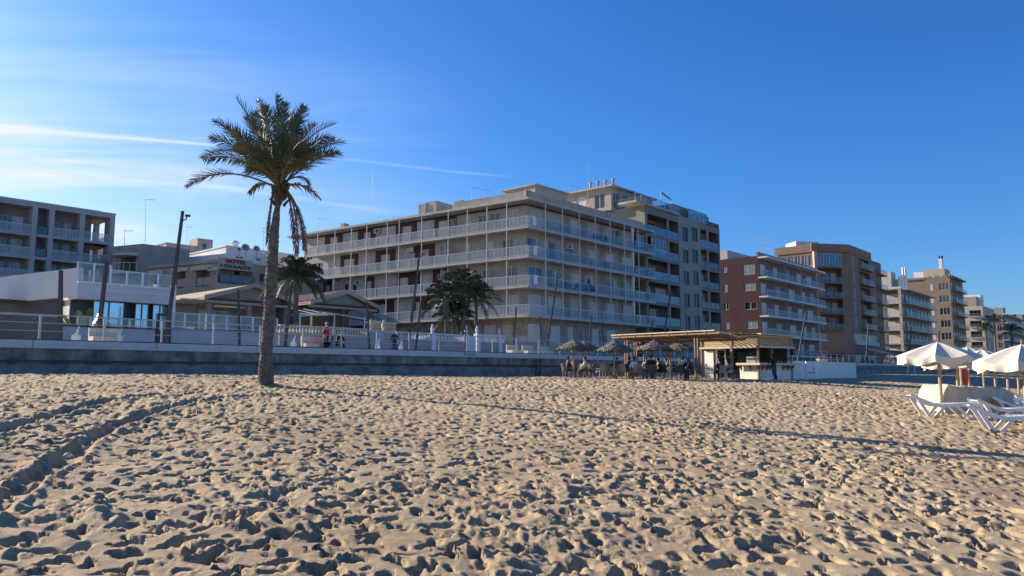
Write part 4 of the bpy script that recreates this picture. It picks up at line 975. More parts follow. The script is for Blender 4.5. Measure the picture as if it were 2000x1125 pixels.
def hotel():
    d = 74; O = hitd(q2(1055), 560, d); O.z = 0; F = Fr(O, U, -V); eL = Vector((math.sin(R(-62)), math.cos(R(-62)), 0)); S = Fr(O, eL, (-eL.y, eL.x))
    t = thing('hotel', 'tan two storey hotel with red and green rooftop lettering', 'hotel', (O.x, O.y, ZP))
    mh = mat('hotel_render', (.34, .265, .185), .9, .1, .6, .3); mc = mat('hotel_cream', (.46, .42, .35), .9, .08, 1, .2)
    zt = F.hit(q2(1200), y2(283))[1]; zs = F.hit(q2(1200), y2(372))[1]; zf = F.hit(q2(1200), y2(495))[1]; zb = F.hit(q2(1200), y2(455))[1]
    s1 = F.s(q2(1348)); s2 = F.s(q2(1480)); s3 = s2+6; wall = MB()
    wall.holes(F, 0, s1, ZP-.3, zt, [(0.05, s1-.05, zf, zs)], 1.4, 1, 1)
    wall.holes(F, 0, s1, zf, zs, [(s1*.63, s1*.82, zf, zf+2.0)], .1, 1, o=-1.4); win(t, F, s1*.63, s1*.82, zf, zf+2.0, 'dark', -1.45)
    wz0, wz1 = F.hit(q2(1420), y2(478))[1], F.hit(q2(1420), y2(405))[1]; a, b = F.s(q2(1400)), F.s(q2(1440))
    wall.holes(F, s1, s3, ZP-.3, zt-.3, [(a, b, wz0, wz1), (a+3.5, b+3.5, wz0, wz1)], .15, 0); win(t, F, a, b, wz0, wz1, 'darkframe', -.1); win(t, F, a+3.5, b+3.5, wz0, wz1, 'darkframe', -.1)
    # long side wing
    z2 = S.hit(q2(1000), y2(290))[1]; sL = S.s(q2(455)); hs = []
    for x0, x1, y0, y1_, k in ((865, 985, 378, 512, 'r'), (700, 775, 395, 525, 'r'), (515, 575, 418, 450, 'dark'), (1012, 1035, 390, 432, 'dark')):
        a, b = sorted((S.s(q2(x0)), S.s(q2(x1)))); hs.append((a, b, S.hit(q2(x1), y2(y1_))[1], S.hit(q2(x1), y2(y0))[1], k))
    wall.holes(S, 0, sL, ZP-.3, z2, [h[:4] for h in hs], 1.2, 0, 0)
    for h in hs:
        if h[4] == 'r': recess(t, wall, S, h[0], h[1], h[2], h[3], 1.2, 'dark', ['dark', 'curtain'], mm=0)
        else: win(t, S, h[0], h[1], h[2], h[3], 'dark', -.1)
        slab(t, S, h[0]-.5, h[1]+.5, .01, .35, h[3]+.45, .42, mc, 'window_canopy')
    wall.build('wall', [mh, mc], t)
    m = MB(); P = [F.pt(0, 0, 0), F.pt(s3, 0, 0), F.pt(s3, -14, 0), S.pt(sL, -10, 0), S.pt(sL, 0, 0)]; m.prism(P, z2-.5, z2-.3); m.build('roof', m_grey, t)
    m = MB(); m.fbox(F, -.05, s1, .01, .5, zs-.12, zs+.02); m.build('sign_ledge', mc, t)
    rail(t, F, .05, s1-.1, .4, zf, 'dark', .9)
    m = MB(); m.fbox(F, 0.02, s1-.02, .0, .06, zs+.1, zt-.02); m.build('sign_board', mat('sign_cream', (.42, .38, .30), .8, .08), t)
    # lettering
    def word(txt, px0, px1, yb, yt, m_):
        cu = bpy.data.curves.new('lettering', 'FONT'); cu.body = txt; cu.extrude = .06; cu.size = 1; cu.offset = .012; cu.space_character = 1.12
        ob = bpy.data.objects.new('tmp', cu); COL.objects.link(ob); bpy.context.view_layer.update()
        me = bpy.data.meshes.new_from_object(ob); bpy.data.objects.remove(ob)
        co = np.array([v.co[:] for v in me.vertices]); lo, hi = co.min(0), co.max(0)
        s0, s1_ = F.s(px0), F.s(px1); z0, z1_ = F.hit(px0, yb)[1], F.hit(px0, yt)[1]
        base = wl(t)
        for v in me.vertices:
            fx = (v.co.x-lo[0])/(hi[0]-lo[0]); fy = (v.co.y-lo[1])/(hi[1]-lo[1]); p = F.pt(s0+(s1_-s0)*fx, .18+v.co.z, z0+(z1_-z0)*fy); v.co = p-base
        me.materials.clear(); me.materials.append(m_); link('lettering', me, t)
    word('HOTEL', q2(1112), q2(1278), y2(314), y2(282), mat('letters_red', (.22, .02, .02), .5)); word('LEVANTE', q2(1062), q2(1325), y2(360), y2(323), mat('letters_green', (.03, .10, .07), .5))
hotel()
def simple_building(name, label, cat, d, px0, px1, ytop, mm, depth=10, wins=(), azl=None, extra=None, ybase=None, yref=None):
    O = hitd(px0, 500, d); O.z = 0; F = Fr(O, U, -V); t = thing(name, label, cat, (O.x, O.y, ZP)); zt = F.hit(px0 if yref is None else yref, ytop)[1]; sE = F.s(px1); S = Fr(O, V, -U)
    wall = MB(); hs = []
    for (a, b, y0, y1_, k) in wins: hs.append((F.s(a), F.s(b), F.hit(a, y1_)[1], F.hit(a, y0)[1], k))
    wall.holes(F, 0, sE, ZP-.3, zt, [h[:4] for h in hs], .15, 0); wall.holes(S, 0, depth, ZP-.3, zt, [], .1, 0)
    for h in hs: win(t, F, *h, -.1)
    wall.build('wall', mm, t); shell(t, F, 0, sE, depth, ZP-.3, zt, mm)
    m = MB(); m.fbox(F, -.1, sE+.1, -.3, .08, zt, zt+.15); m.fbox(S, .3, depth, -.3, .08, zt, zt+.15); m.build('parapet', mm, t)
    return t, F, S, zt, sE
def building_D():   # grey building with a curved balcony
    d = 96; O = hitd(q2(420), 500, d); O.z = 0; F = Fr(O, U, -V); eL = Vector((math.sin(R(-66)), math.cos(R(-66)), 0)); S = Fr(O, eL, (-eL.y, eL.x))
    t = thing('town_house', 'grey brown building with an arched balcony canopy, blank wall towards the hotel', 'house', (O.x, O.y, ZP)); mg = mat('D_render', (.33, .29, .25), .9, .12, .6, .35)
    zt = F.hit(q2(425), y2(155))[1]; zc = F.hit(q2(420), y2(272))[1]; sE = F.s(q2(800)); sS = S.s(q2(150)); wall = MB()
    z1_ = S.hit(q2(300), y2(400))[1]
    wall.holes(F, 0, sE, ZP-.3, zt, [], .1, 0); wall.holes(S, 0, sS, ZP-.3, zt, [(1.0, sS-1.5, z1_, zc+.3)], 1.8, 0); recess(t, wall, S, 1.0, sS-1.5, z1_, zc+.3, 1.8, None, ['dark', 'shutter', 'dark'])
    wall.build('wall', [mg, m_drk], t); shell(t, F, 0, sE, 14, ZP-.3, zt, mg)
    pts = [S.pt(.3, 0, 0)]+[S.pt(.3+(sS-1)*k/8, .2+1.6*math.sin(math.pi*(k+.5)/9), 0) for k in range(9)]+[S.pt(sS-.6, 0, 0)]
    m = MB(); m.prism(pts, zc+.2, zc+.55); m.build('canopy', M_pale, t); m = MB(); m.prism(pts, z1_-.3, z1_); m.build('balcony_slab', M_pale, t)
    m = MB(); path = [Vector((p.x, p.y, z1_+1.05)) for p in pts[1:-1]]; m.tube(path, .04, 5)
    for p in path: m.tube([p, p-Vector((0, 0, 1.05))], .03, 4)
    m.build('railing', M_frame, t)
building_D()
t_, F_, S_, z_, s_ = simple_building('town_house', 'pale tan house with raised corner tower behind the grey building', 'house', 130, q2(620), q2(1160), y2(150), m_cream, 12, [(q2(905), q2(935), y2(152), y2(190), 'dark')])
m = MB(); m.fbox(F_, F_.s(q2(860)), F_.s(q2(990)), -3, .2, z_-4, F_.hit(q2(870), y2(105))[1]); m.build('tower', m_cream, t_)
m = MB(); m.fbox(F_, F_.s(q2(905)), F_.s(q2(935)), .2, .24, F_.hit(q2(905), y2(190))[1], F_.hit(q2(905), y2(152))[1]); m.build('opening', M_pane, t_)
t_, F_, S_, z_, s_ = simple_building('town_house', 'white rendered house carrying the satellite dishes', 'house', 92, q2(1130), q2(1700), y2(178), m_wht, 12, [(q2(1195), q2(1262), y2(258), y2(275), 'dark'), (q2(1370), q2(1430), y2(278), y2(295), 'dark')])
S2 = Fr(F_.pt(0, 0, 0), (math.sin(R(-62)), math.cos(R(-62))), (-math.cos(R(-62)), math.sin(R(-62)))); m = MB(); m.fbox(S2, 0, S2.s(q2(770)), -8, .0, ZP, z_-.9); m.build('side_wing', m_wht, t_)
m = MB(); c = F_.pt(F_.s(q2(1185), -3), -3, z_); m.lathe(c, [(.45, 0), (.45, 1.0), (.6, 1.05), (.6, 1.2), (.2, 1.5), (0, 1.5)], 10); m.build('chimney', M_wht if False else m_wht, t_)
simple_building('town_house', 'distant pale house glimpsed through the open corner bay', 'house', 135, 150, 262, 474, m_cream, 10, [])
simple_building('town_house', 'white walled house just right of the palm trunk behind the small palm', 'house', 88, 540, 640, 498, m_wht, 9, [(548, 566, 520, 545, 'dark')])
# satellite dishes
def dish(px, py, r, Y, label, m_, zb):
    c = hity(px, py, Y); zb = c.z-1.1; t = thing('satellite_dish', label, 'satellite dish', (c.x, c.y, zb), group='satellite dishes on the white house')
    d = Vector((.55, -.75, .35)).normalized(); a = Vector((d.y, -d.x, 0)).normalized(); b = d.cross(a); b = -b if b.z < 0 else b; m = MB(); n = 18; vs = [c-d*r*.25]
    for rr_, oo in ((.5, -.19), (1.0, 0)): vs += [c+(a*math.cos(6.283*k/n)+b*math.sin(6.283*k/n))*r*rr_+d*r*oo for k in range(n)]
    m.add(vs, [(0, 1+k, 1+(k+1) % n) for k in range(n)]+[(1+k, 1+(k+1) % n, n+1+(k+1) % n, n+1+k) for k in range(n)]); m.build('dish', m_, t, smooth=True)
    MB().tube([Vector((c.x, c.y+r*.2, zb)), c-d*r*.2], .07, 6).build('mast', M_mast, t); MB().tube([c-b*r*.95, c-b*r*.3+d*r*.9], .03, 5).build('feed_arm', M_mast, t)
zW = z_
dish(q2(1298), y2(186), .46, 84, 'largest of the three satellite dishes, pale grey', mat('dish_grey', (.30, .31, .30), .5), zW)
dish(q2(1390), y2(196), .38, 84.5, 'grey satellite dish nearest the palm trunk', mat('dish_grey', (.3, .3, .3)), zW)
dish(q2(1243), y2(203), .20, 83, 'small brown satellite dish', mat('dish_brown', (.16, .08, .06), .6), zW)
antenna(q2(275), y2(165), y2(42), 98, 'hooked aerial on the grey brown house', 1); antenna(q2(450), y2(150), y2(-220), 100, 'very tall thin mast behind the grey brown house', 1)
antenna(q2(800), y2(110), y2(12), 128, 'aerial above the pale tan house', 1); antenna(q2(1445), y2(200), y2(20), 90, 'aerial with crossbars beside the palm trunk', 2)

# gabled seafront houses
M_tile = mat('roof_tile', (.42, .27, .18), .85, .22, 3, .1, .6, 30); M_soff = mat('gable_render', (.29, .31, .30), .85, .06); M_fasc = mat('cream_fascia', (.38, .34, .26), .7, .08); M_wood = mat('dark_brown_wood', (.05, .03, .022), .7, .2, 3)
def gable_house(label, d, pl, pa, pr, yl, ya, yr, back, roofm, lowmat, porch=None):
    O = hitd(pl, 600, d); O.z = 0; F = Fr(O, U, -V); t = thing('gabled_house', label, 'house', (O.x, O.y, ZP))
    sa, sr = F.s(pa), F.s(pr); zl, za, zr = F.hit(pl, yl)[1], F.hit(pa, ya)[1], F.hit(pr, yr)[1]; zr = zl = (zl+zr)/2
    P = lambda s, o, z: F.pt(s, o, z)
    th = .16
    # roof slopes, built of tile courses
    for (s0, z0, s1, z1_, nm) in ((-.5, zl, sa, za, 'a'), (sr+.5, zr, sa, za, 'b')):
        m = MB(); n = 10
        for k in range(n):
            f0, f1 = k/n, (k+1)/n; a0, b0 = s0+(s1-s0)*f0, z0+(z1_-z0)*f0; a1, b1 = s0+(s1-s0)*f1, z0+(z1_-z0)*f1
            m.add([P(a0, .6, b0+.05), P(a1, .6, b1), P(a1, -back, b1), P(a0, -back, b0+.05), P(a0, .6, b0-th), P(a1, .6, b1-th), P(a1, -back, b1-th), P(a0, -back, b0-th)],
                  [(0, 1, 2, 3), (4, 7, 6, 5), (0, 4, 5, 1), (1, 5, 6, 2), (2, 6, 7, 3), (3, 7, 4, 0)])
        m.build('roof_slope', roofm, t)
        if roofm is M_tile:   # rounded cover tiles down the slope
            m = MB(); nn = int(back/.34)
            for k in range(nn):
                o = .5-k*.34; m.tube([P(s0, o, z0+.08), P(s1, o, z1_+.06)], .085, 5, cap=False)
            m.build('cover_tile', roofm, t, kind='stuff')
    m = MB(); G0 = .05; m.add([P(.3, G0, zl-.05), P(sr-.3, G0, zr-.05), P(sa, G0, za-.1)]+[P(.3, -.2, zl-.05), P(sr-.3, -.2, zr-.05), P(sa, -.2, za-.1)], [(0, 1, 2), (5, 4, 3), (0, 3, 4, 1)]); m.build('gable', M_soff, t)
    m = MB()
    for (s0, z0) in ((-.5, zl), (sr+.5, zr)): m.add([P(s0, .62, z0-.25), P(s0, .62, z0+.08), P(sa, .62, za+.06), P(sa, .62, za-.24)], [(0, 1, 2, 3)]); m.add([P(s0, .72, z0-.25), P(s0, .72, z0+.08), P(sa, .72, za+.06), P(sa, .72, za-.24), P(s0, .62, z0+.08), P(sa, .62, za+.06)], [(0, 3, 2, 1), (1, 2, 5, 4)])
    m.build('verge_board', M_fasc, t)
    m = MB(); m.fbox(F, -.4, sr+.4, .1, .4, zl-.42, zl-.22); m.fbox(F, -.5, -.3, -back, .62, zl-.22, zl-.06); m.build('beam', M_fasc, t)
    # body set back under a porch
    m = MB(); m.holes(F, .4, sr-.4, ZP-.3, zl-.1, [], .1, 0, o=-2.6); a, b = P(.4, -2.6, 0), P(.4, -back, 0); m.quad((a.x, a.y, ZP-.3), (b.x, b.y, ZP-.3), (b.x, b.y, zl), (a.x, a.y, zl))
    a, b = P(sr-.4, -2.6, 0), P(sr-.4, -back, 0); m.quad((a.x, a.y, ZP-.3), (b.x, b.y, ZP-.3), (b.x, b.y, zl), (a.x, a.y, zl)); a, b = P(.4, -back, 0), P(sr-.4, -back, 0); m.quad((a.x, a.y, ZP-.3), (b.x, b.y, ZP-.3), (b.x, b.y, zl), (a.x, a.y, zl)); m.build('wall', lowmat, t)
    m = MB(); m.fbox(F, -.3, sr+.3, -back, .55, zl-.12, zl-.055); m.build('ceiling', mat('porch_ceiling', (.16, .13, .10), .8), t)
    for s in (.1, sr*.5, sr-.1): m = MB(); m.fbox(F, s-.16, s+.16, -.1, .2, ZP-.1, zl-.4); m.build('porch_pillar', lowmat, t)
    return t, F, zl, sr
t_, F_, z_, s_ = gable_house('gabled house with pale roof edge and grey gable between white house and palm trunk', 52, 404, 490, 560, 580, 556, 592, 13, M_fasc, m_grey)
m = MB(); a0, a1 = F_.s(q2(895), -2.55), F_.s(q2(1170), -2.55)
for k in range(4): win(t_, F_, a0+(a1-a0)*k/4+.03, a0+(a1-a0)*(k+1)/4-.03, ZP+.1, F_.hit(q2(1000), y2(718), -2.5)[1], 'curtain', -2.52, name='glazed_door')
m = MB(); m.fbox(F_, F_.s(q2(1055)), F_.s(q2(1360)), -.5, -.3, z_-.62, z_-.5); m.build('strip_light', M_white, t_)
m = MB(); zz = F_.hit(q2(700), y2(620), 1)[1]; m.fbox(F_, F_.s(q2(700)), F_.s(q2(985)), -2, .8, zz, zz+.1); m.build('side_canopy', M_fasc, t_)
t_, F_, z_, s_ = gable_house('gabled house with ridged tile roof and white pergola beside the date palm', 53, 609, 669, 724, 593, 569.5, 597, 15, M_tile, m_brown)
m = MB(); a0, a1 = F_.s(618, -2.55), F_.s(704, -2.55)
for k in range(3): win(t_, F_, a0+(a1-a0)*(k+.15)/3, a0+(a1-a0)*(k+.8)/3, ZP+.1, ZP+2.2, ['dark', 'curtain', 'dark'][k], -2.52, name='glazed_door')
# pergola awning in front
pg = thing('pergola', 'white steel pergola with folded awning in front of the tiled house', 'pergola', (F_.pt(0, 3, ZP).x, F_.pt(0, 3, ZP).y, ZP))
m = MB(); off = 3.4; zz = F_.hit(655, 613, off)[1]; z2_ = zz-.35; e0, em, e1 = F_.s(586, off), F_.s(653, off), F_.s(752, off)
for s in (e0, em, F_.s(712, off)): 
    p = MB(); p.fbox(F_, s-.06, s+.06, off-.06, off+.06, ZP-.1, z2_+.3); p.build('post', M_alu, pg)
p = MB()
for s in np.linspace(e0, e1, 7): p.tube([F_.pt(s, off, z2_+.3*(1-abs(s-em)/(e1-e0))), F_.pt(s, -.3, z2_+.9)], .04, 5)
p.tube([F_.pt(e0, off, z2_), F_.pt(em, off, zz), F_.pt(e1, off, z2_-.1)], .06, 5); p.tube([F_.pt(e0, off-1.2, z2_+.1), F_.pt(em, off-1.2, zz+.2), F_.pt(e1, off-1.2, z2_)], .05, 5); p.build('rafter', M_alu, pg)
p = MB(); p.add([F_.pt(e0, off, z2_-.06), F_.pt(em, off, zz-.08), F_.pt(em, .5, zz+.25), F_.pt(e0, .5, z2_+.25), F_.pt(e1, off, z2_-.16), F_.pt(e1, .5, z2_+.15)], [(0, 1, 2, 3), (1, 4, 5, 2)]); p.build('awning', mat('awning_grey', (.22, .24, .25), .8, .1), pg)
# =============== sea wall, promenade, railing ===============
dW = 35.2
m_pav = mat('promenade_paving', (.34, .31, .28), .9, .12, .8); m_road = mat('street_asphalt', (.06, .06, .062), .9, .15, 1)
g = MB(); g.quad(uv(-160, dW+.3, ZP), uv(620, dW+.3, ZP), uv(620, 420, ZP), uv(-160, 420, ZP)); structure(g.build('promenade', m_pav))
M_copw = mat('wall_coping_white', (.54, .54, .53), .7, .07, 1.5, .18); M_seaw = mat('sea_wall_stone', (.22, .205, .175), .95, .5, 1.3, .6, .6, 4); M_foot = mat('sea_wall_footing', (.22, .215, .20), .95, .45, 1.0, .6, .4, 6)
sw = thing('sea_wall', 'long stained sea wall with white coping band along the promenade', 'wall', uv(5, dW, 1.2))
WF_ = Fr(uv(0, dW), U, -V)
m = MB(); m.fbox(WF_, -60, 420, -.45, 0, .6, 2.62); m.build('wall', M_seaw, sw)
m = MB(); m.fbox(WF_, -60, 420, .001, .42, .6, 1.93); m.build('footing', M_foot, sw)
m = MB(); m.fbox(WF_, -60, 420, .001, .10, 2.05, 2.14); m.build('conduit', mat('conduit_dark', (.03, .035, .05), .5), sw)
for k in range(96):
    m = MB(); a = -60+k*5; dz = random.uniform(-.008, .008); m.fbox(WF_, a+.012, a+4.988, -.55, .09+random.uniform(-.006, .006), 2.621, 2.95+dz); m.build('coping_block', M_copw, sw)
m = MB(); m.fbox(WF_, -60, 420, -.52, .02, 2.965, 3.0); m.build('capping_strip', mat('capping_brown', (.12, .085, .07), .8, .2), sw)
m = MB()
for k in range(9): 
    s = WF_.s(903+k*3.0, 0, 690); m.tube([WF_.pt(s, .105, 2.68+.1*(k % 2)), WF_.pt(s+.1, .105, 2.9-.06*(k % 3)), WF_.pt(s+.16, .105, 2.7)], .012, 3)
m.build('spray_scrawl', M_black, sw, kind='stuff')
pr = thing('promenade_railing', 'long pale metal railing with three horizontal bars on the sea wall', 'railing', uv(5, dW+.25, 3.0))
M_rail = mat('railing_metal', (.50, .47, .42), .4, .1, metal=.3)
m = MB(); m.box(-.045, .045, -.02, .02, 0, 1.05); m.box(-.07, .07, -.05, .05, 0, .02); pme = m.mesh('post', M_rail)
for k in range(140): link('post', pme, pr, WF_.pt(-22+.0+k*2.52-.45, -.25, 3.0), WF_.rot())
for z in (1.03, .69, .35): 
    m = MB(); m.tube([WF_.pt(-60, -.25, 3.0+z), WF_.pt(225, -.25, 3.0+z)], .026 if z > 1 else .014, 6); m.build('rail', M_rail, pr)

def lamp(px0, py0, px1, py1, d=38.3, w=.13, head=False, label=''):
    b = hitd(px0, py0, d); b.z = ZP; tp = hity(px1, py1, b.y)
    t = thing('lamp_post' if head else 'leaning_post', label, 'lamp post' if head else 'post', b, group='tilted dark steel posts along the promenade')
    m = MB(); m.tube([b-Vector((0, 0, .1)), b.lerp(tp, .5), tp], [w*.55, w*.5, w*.42], 4); m.build('pole', M_lamp, t)
    m = MB(); m.box(b.x-.16, b.x+.16, b.y-.16, b.y+.16, ZP, ZP+.04); m.build('base_plate', M_lamp, t)
    if head:
        a = b.lerp(tp, .93); e = a+Vector((.24, .06, .26)); m = MB(); m.tube([a, a+Vector((.2, .05, .05)), e], .035, 5); m.build('arm', M_lamp, t)
        m = MB(); m.fbox(Fr((e.x, e.y), (.9, .4), (-.4, .9)), -.1, .16, -.08, .08, e.z-.05, e.z+.05); h_ = m.build('lamp_head', M_lamp, t)
        m = MB(); m.fbox(Fr((e.x, e.y), (.9, .4), (-.4, .9)), -.07, .13, -.06, .06, e.z-.062, e.z-.052); m.build('lens', M_frame, h_)
    return t
lamp(323, 668, 357, 412, 37.5, .2, True, 'tallest tilted lamp post, beside the black gate')
lamp(190, 665, 209, 510, 38, .22, False, 'tilted post in front of the white house windows'); lamp(118, 660, 119, 528, 38.2, .22, False, 'upright dark post in front of the sunlit side wall')
lamp(469, 676, 465, 565, 38.5, .16, False, 'upright post just left of the big palm trunk'); lamp(556, 677, 570, 551, 38.5, .17, False, 'post just right of the big palm trunk')
lamp(722, 683, 717, 588, 38.5, .17, False, 'post in front of the tiled house eave'); lamp(796, 668, 820, 489, 42, .2, True, 'tilted lamp post rising before the long wing')
lamp(810, 684, 824, 580, 38.5, .17, False, 'short post beside the lamp post at the white balustrade'); lamp(913, 687, 906, 604, 38.5, .13, False, 'thin pale post beside the blue gate')
lamp(1001, 691, 1009, 599, 38.5, .17, False, 'post near the cream benches'); lamp(1061, 684, 1054, 618, 41, .15, False, 'short post behind the last cream bench')
lamp(1065, 683, 1090, 532, 42, .2, True, 'tilted lamp post before the corner of the main building'); lamp(1148, 690, 1156, 612, 38.5, .16, False, 'post above the first thatched umbrella')
lamp(1181, 690, 1176, 629, 41, .15, False, 'post above the second thatched umbrella'); lamp(1289, 700, 1310, 569, 40, .22, True, 'tilted lamp post rising behind the kiosk canopy')
lamp(1272, 690, 1274, 626, 39, .2, False, 'short post before the blue balconies'); lamp(1557, 701, 1574, 609, 40, .24, True, 'tilted lamp post between kiosk and red brown building')
lamp(1690, 700, 1696, 632, 42, .24, True, 'lamp post before the tan building gallery'); lamp(1772, 690, 1780, 638, 40, .26, False, 'post before the pillared building'); lamp(1830, 690, 1835, 646, 40, .26, False, 'post above the nearest beach umbrella')

# white low marker lights and cream benches
def marker(px, Y_, label, big=1.0):
    b = hitd(px, 668, 37.0); t = thing('marker_light', label, 'marker', (b.x, b.y, ZP), group='small white markers on the promenade')
    m = MB(); m.box(b.x-.13*big, b.x+.13*big, b.y-.14, b.y+.14, ZP, ZP+.58); m.build('plinth', M_white, t)
    m = MB(); m.add([(b.x-.1, b.y-.03, ZP+.58), (b.x+.08, b.y-.03, ZP+.58), (b.x+.12, b.y, ZP+1.02), (b.x-.1, b.y+.03, ZP+.58), (b.x+.08, b.y+.03, ZP+.58)], [(0, 1, 2), (3, 2, 4), (0, 2, 3), (1, 4, 2)]); m.build('fin', M_white, t)
for px, l in ((148, 'white marker beside the second railing post'), (232, 'white marker in front of the grey garden wall'), (573, 'white marker near the palm and the cream wall'), (738, 'white marker in front of the blue signboard'), (783, 'white marker behind the walker')): marker(px, 0, l)
def bench(px, label, L=1.3, z=.95):
    b = hitd(px, 690, 37.2); t = thing('stone_bench', label, 'bench', (b.x, b.y, ZP), group='cream concrete benches'); F = Fr(b, U, -V)
    m = MB(); m.fbox(F, -L/2, L/2, -.3, .3, ZP+.3, ZP+.55+.0); m.build('seat', M_cream2, t)
    for s in (-L*.35, L*.35): m = MB(); m.fbox(F, s-.12, s+.12, -.25, .25, ZP, ZP+.3); m.build('support', M_cream2, t)
    m = MB(); m.fbox(F, -L/2, L/2, -.34, -.24, ZP+.55, ZP+z); m.build('backrest', M_cream2, t)
M_cream2 = mat('cream_concrete', (.62, .55, .42), .8, .08)
for px, l in ((205, 'wedge topped cream bench below the white house'), (612, 'cream bench behind the standing man in red'), (637, 'cream bench seat under the seated pair'), (1006, 'cream bench by the leaning post'), (1036, 'second cream bench after the leaning post'), (1066, 'last cream bench before the umbrellas')): bench(px, l)

# =============== garden walls, balustrades, gates ===============
dG = 42.5; GF = Fr(uv(0, dG), U, -V)
def gwall(name, label, p0, p1, ytop, pref, mm, thick=.25, coping=None, cat='wall'):
    s0, s1 = GF.s(p0), GF.s(p1); zt = GF.hit(pref, ytop)[1]
    t = thing(name, label, cat, GF.pt((s0+s1)/2, 0, ZP)); m = MB(); m.fbox(GF, s0, s1, -thick, 0, ZP-.1, zt); m.build('wall', mm, t)
    if coping: m = MB(); m.fbox(GF, s0-.03, s1+.03, -thick-.05, .06, zt, zt+.07); m.build('coping', coping, t)
    return t, s0, s1, zt
m_olive = mat('olive_brown_wall', (.19, .165, .12), .9, .1, 1.2, .2); m_gw = mat('garden_wall_white', (.44, .45, .47), .8, .06, 1, .15); m_cw = mat('cream_garden_wall', (.40, .37, .31), .85, .08, 1, .2); m_gy = mat('grey_garden_wall', (.33, .31, .29), .85, .1, 1, .2)
gwall('garden_wall', 'olive brown garden wall in front of the white house terrace', -330, 117, 617, 60, m_olive, coping=mat('stone_coping', (.45, .44, .42), .8, .1))
t_, s0, s1, zt = gwall('garden_wall', 'plain light garden wall topped by green glass panels', 117, 306, 640, 200, m_gw, coping=M_black)
zg = GF.hit(150, 617)[1]; n = 6
for i in range(n): rail(t_, GF, s0+.9+(s1-s0-.9)*i/n, s0+.9+(s1-s0-.9)*(i+1)/n-.04, -.12, zt+.07, 'white', zg-zt-.05)
t_, s0, s1, zt = gwall('garden_wall', 'light garden wall with glass panels between the black gate and the palm', 336, 546, 647, 440, m_gw, coping=M_black); n = 8
for i in range(n): rail(t_, GF, s0+(s1-s0)*i/n, s0+(s1-s0)*(i+1)/n-.04, -.12, zt+.07, 'white', .9)
gt = thing('garden_gate', 'black framed gate between the two glass topped walls', 'gate', GF.pt(GF.s(321), 0, ZP)); a, b = GF.s(307), GF.s(335); zt = GF.hit(321, 617)[1]; zm = GF.hit(321, 645)[1]
m = MB()
for s in (a, b-.12): m.fbox(GF, s, s+.12, -.1, .1, ZP, zt)
m.fbox(GF, a, b, -.1, .1, zt, zt+.12); m.build('frame', M_black, gt); m = MB(); m.fbox(GF, a+.12, b-.12, -.04, .04, ZP+.02, zm); m.build('gate_leaf', M_black, gt)
m = MB(); m.quad(GF.pt(a+.12, 0, zm), GF.pt(b-.12, 0, zm), GF.pt(b-.12, 0, zt), GF.pt(a+.12, 0, zt)); m.build('glass_panel', M_seaglass, gt)
BAL = None
def balustrade(label, p0, p1, y0, y1, pref, mm, wmat, urns=(), ywall=None, bw=.10, step=.24, F=GF):
    s0, s1 = F.s(p0), F.s(p1); zt = F.hit(pref, y0)[1]; zb = F.hit(pref, y1)[1]
    t = thing('balustrade', label, 'balustrade', F.pt((s0+s1)/2, 0, ZP)); m = MB(); m.fbox(F, s0, s1, -.25, 0, ZP-.1, zb-.02); m.build('wall', wmat, t)
    m = MB(); m.fbox(F, s0, s1, -.27, .03, zt-.09, zt); m.fbox(F, s0, s1, -.27, .03, zb-.02, zb+.06); m.build('coping', mm, t)
    m = MB(); h = zt-.09-zb-.06; n = int((s1-s0)/step)
    for k in range(n):
        c = F.pt(s0+(k+.5)*(s1-s0)/n, -.12, zb+.06); m.lathe(c, [(bw*.75, 0), (bw*.5, h*.12), (bw, h*.38), (bw*.45, h*.66), (bw*.45, h*.82), (bw*.8, h)], 7)
    m.build('baluster', mm, t, kind='stuff', smooth=True)
    for px in urns:
        s = F.s(px); m = MB(); m.fbox(F, s-.2, s+.2, -.32, .08, ZP, zt+.02); m.build('pier', mm, t)
        c = F.pt(s, -.12, zt+.02); m = MB(); m.lathe(c, [(.13, 0), (.13, .06), (.06, .1), (.15, .28), (.13, .4), (.05, .46), (.09, .55), (.04, .66), (0, .7)], 9); m.build('finial', mm, t, smooth=True)
    return t
M_balc = mat('cream_balusters', (.60, .52, .40), .8, .1); M_balw = mat('white_balusters', (.68, .69, .70), .7, .05)
balustrade('cream balustrade on a wall in front of the tiled house', 548, 722, 638, 653, 640, M_balc, m_cw, ())
gwall('garden_wall', 'cream wall bay with stepped top and blue signboard', 723, 766, 648, 745, m_cw, coping=M_balc)
bd = thing('signboard', 'arched pale blue signboard on the cream wall', 'sign', GF.pt(GF.s(742), .04, ZP+.8)); s0, s1 = GF.s(734), GF.s(750); z0, z1 = GF.hit(742, 667)[1], GF.hit(742, 649)[1]
m = MB(); n = 10; pts = [(s0, z0), (s1, z0), (s1, z1)]+[((s0+s1)/2+(s1-s0)/2*math.cos(math.pi*k/n), z1+.16*math.sin(math.pi*k/n)) for k in range(1, n)]+[(s0, z1)]
P = [GF.pt(a, .06, b) for a, b in pts]+[GF.pt(a, .01, b) for a, b in pts]; L_ = len(pts); m.add(P, [tuple(range(L_)), tuple(range(2*L_-1, L_-1, -1))]+[(i, (i+1) % L_, L_+(i+1) % L_, L_+i) for i in range(L_)]); m.build('board', mat('sign_blue', (.36, .43, .52), .6, .05), bd)
m = MB()
for k in range(3): z = z0+.1+k*(z1-z0-.2)/2.5; m.fbox(GF, s0+.06, s1-.06, .061, .066, z, z+.03)
m.build('text_line', M_white, bd)
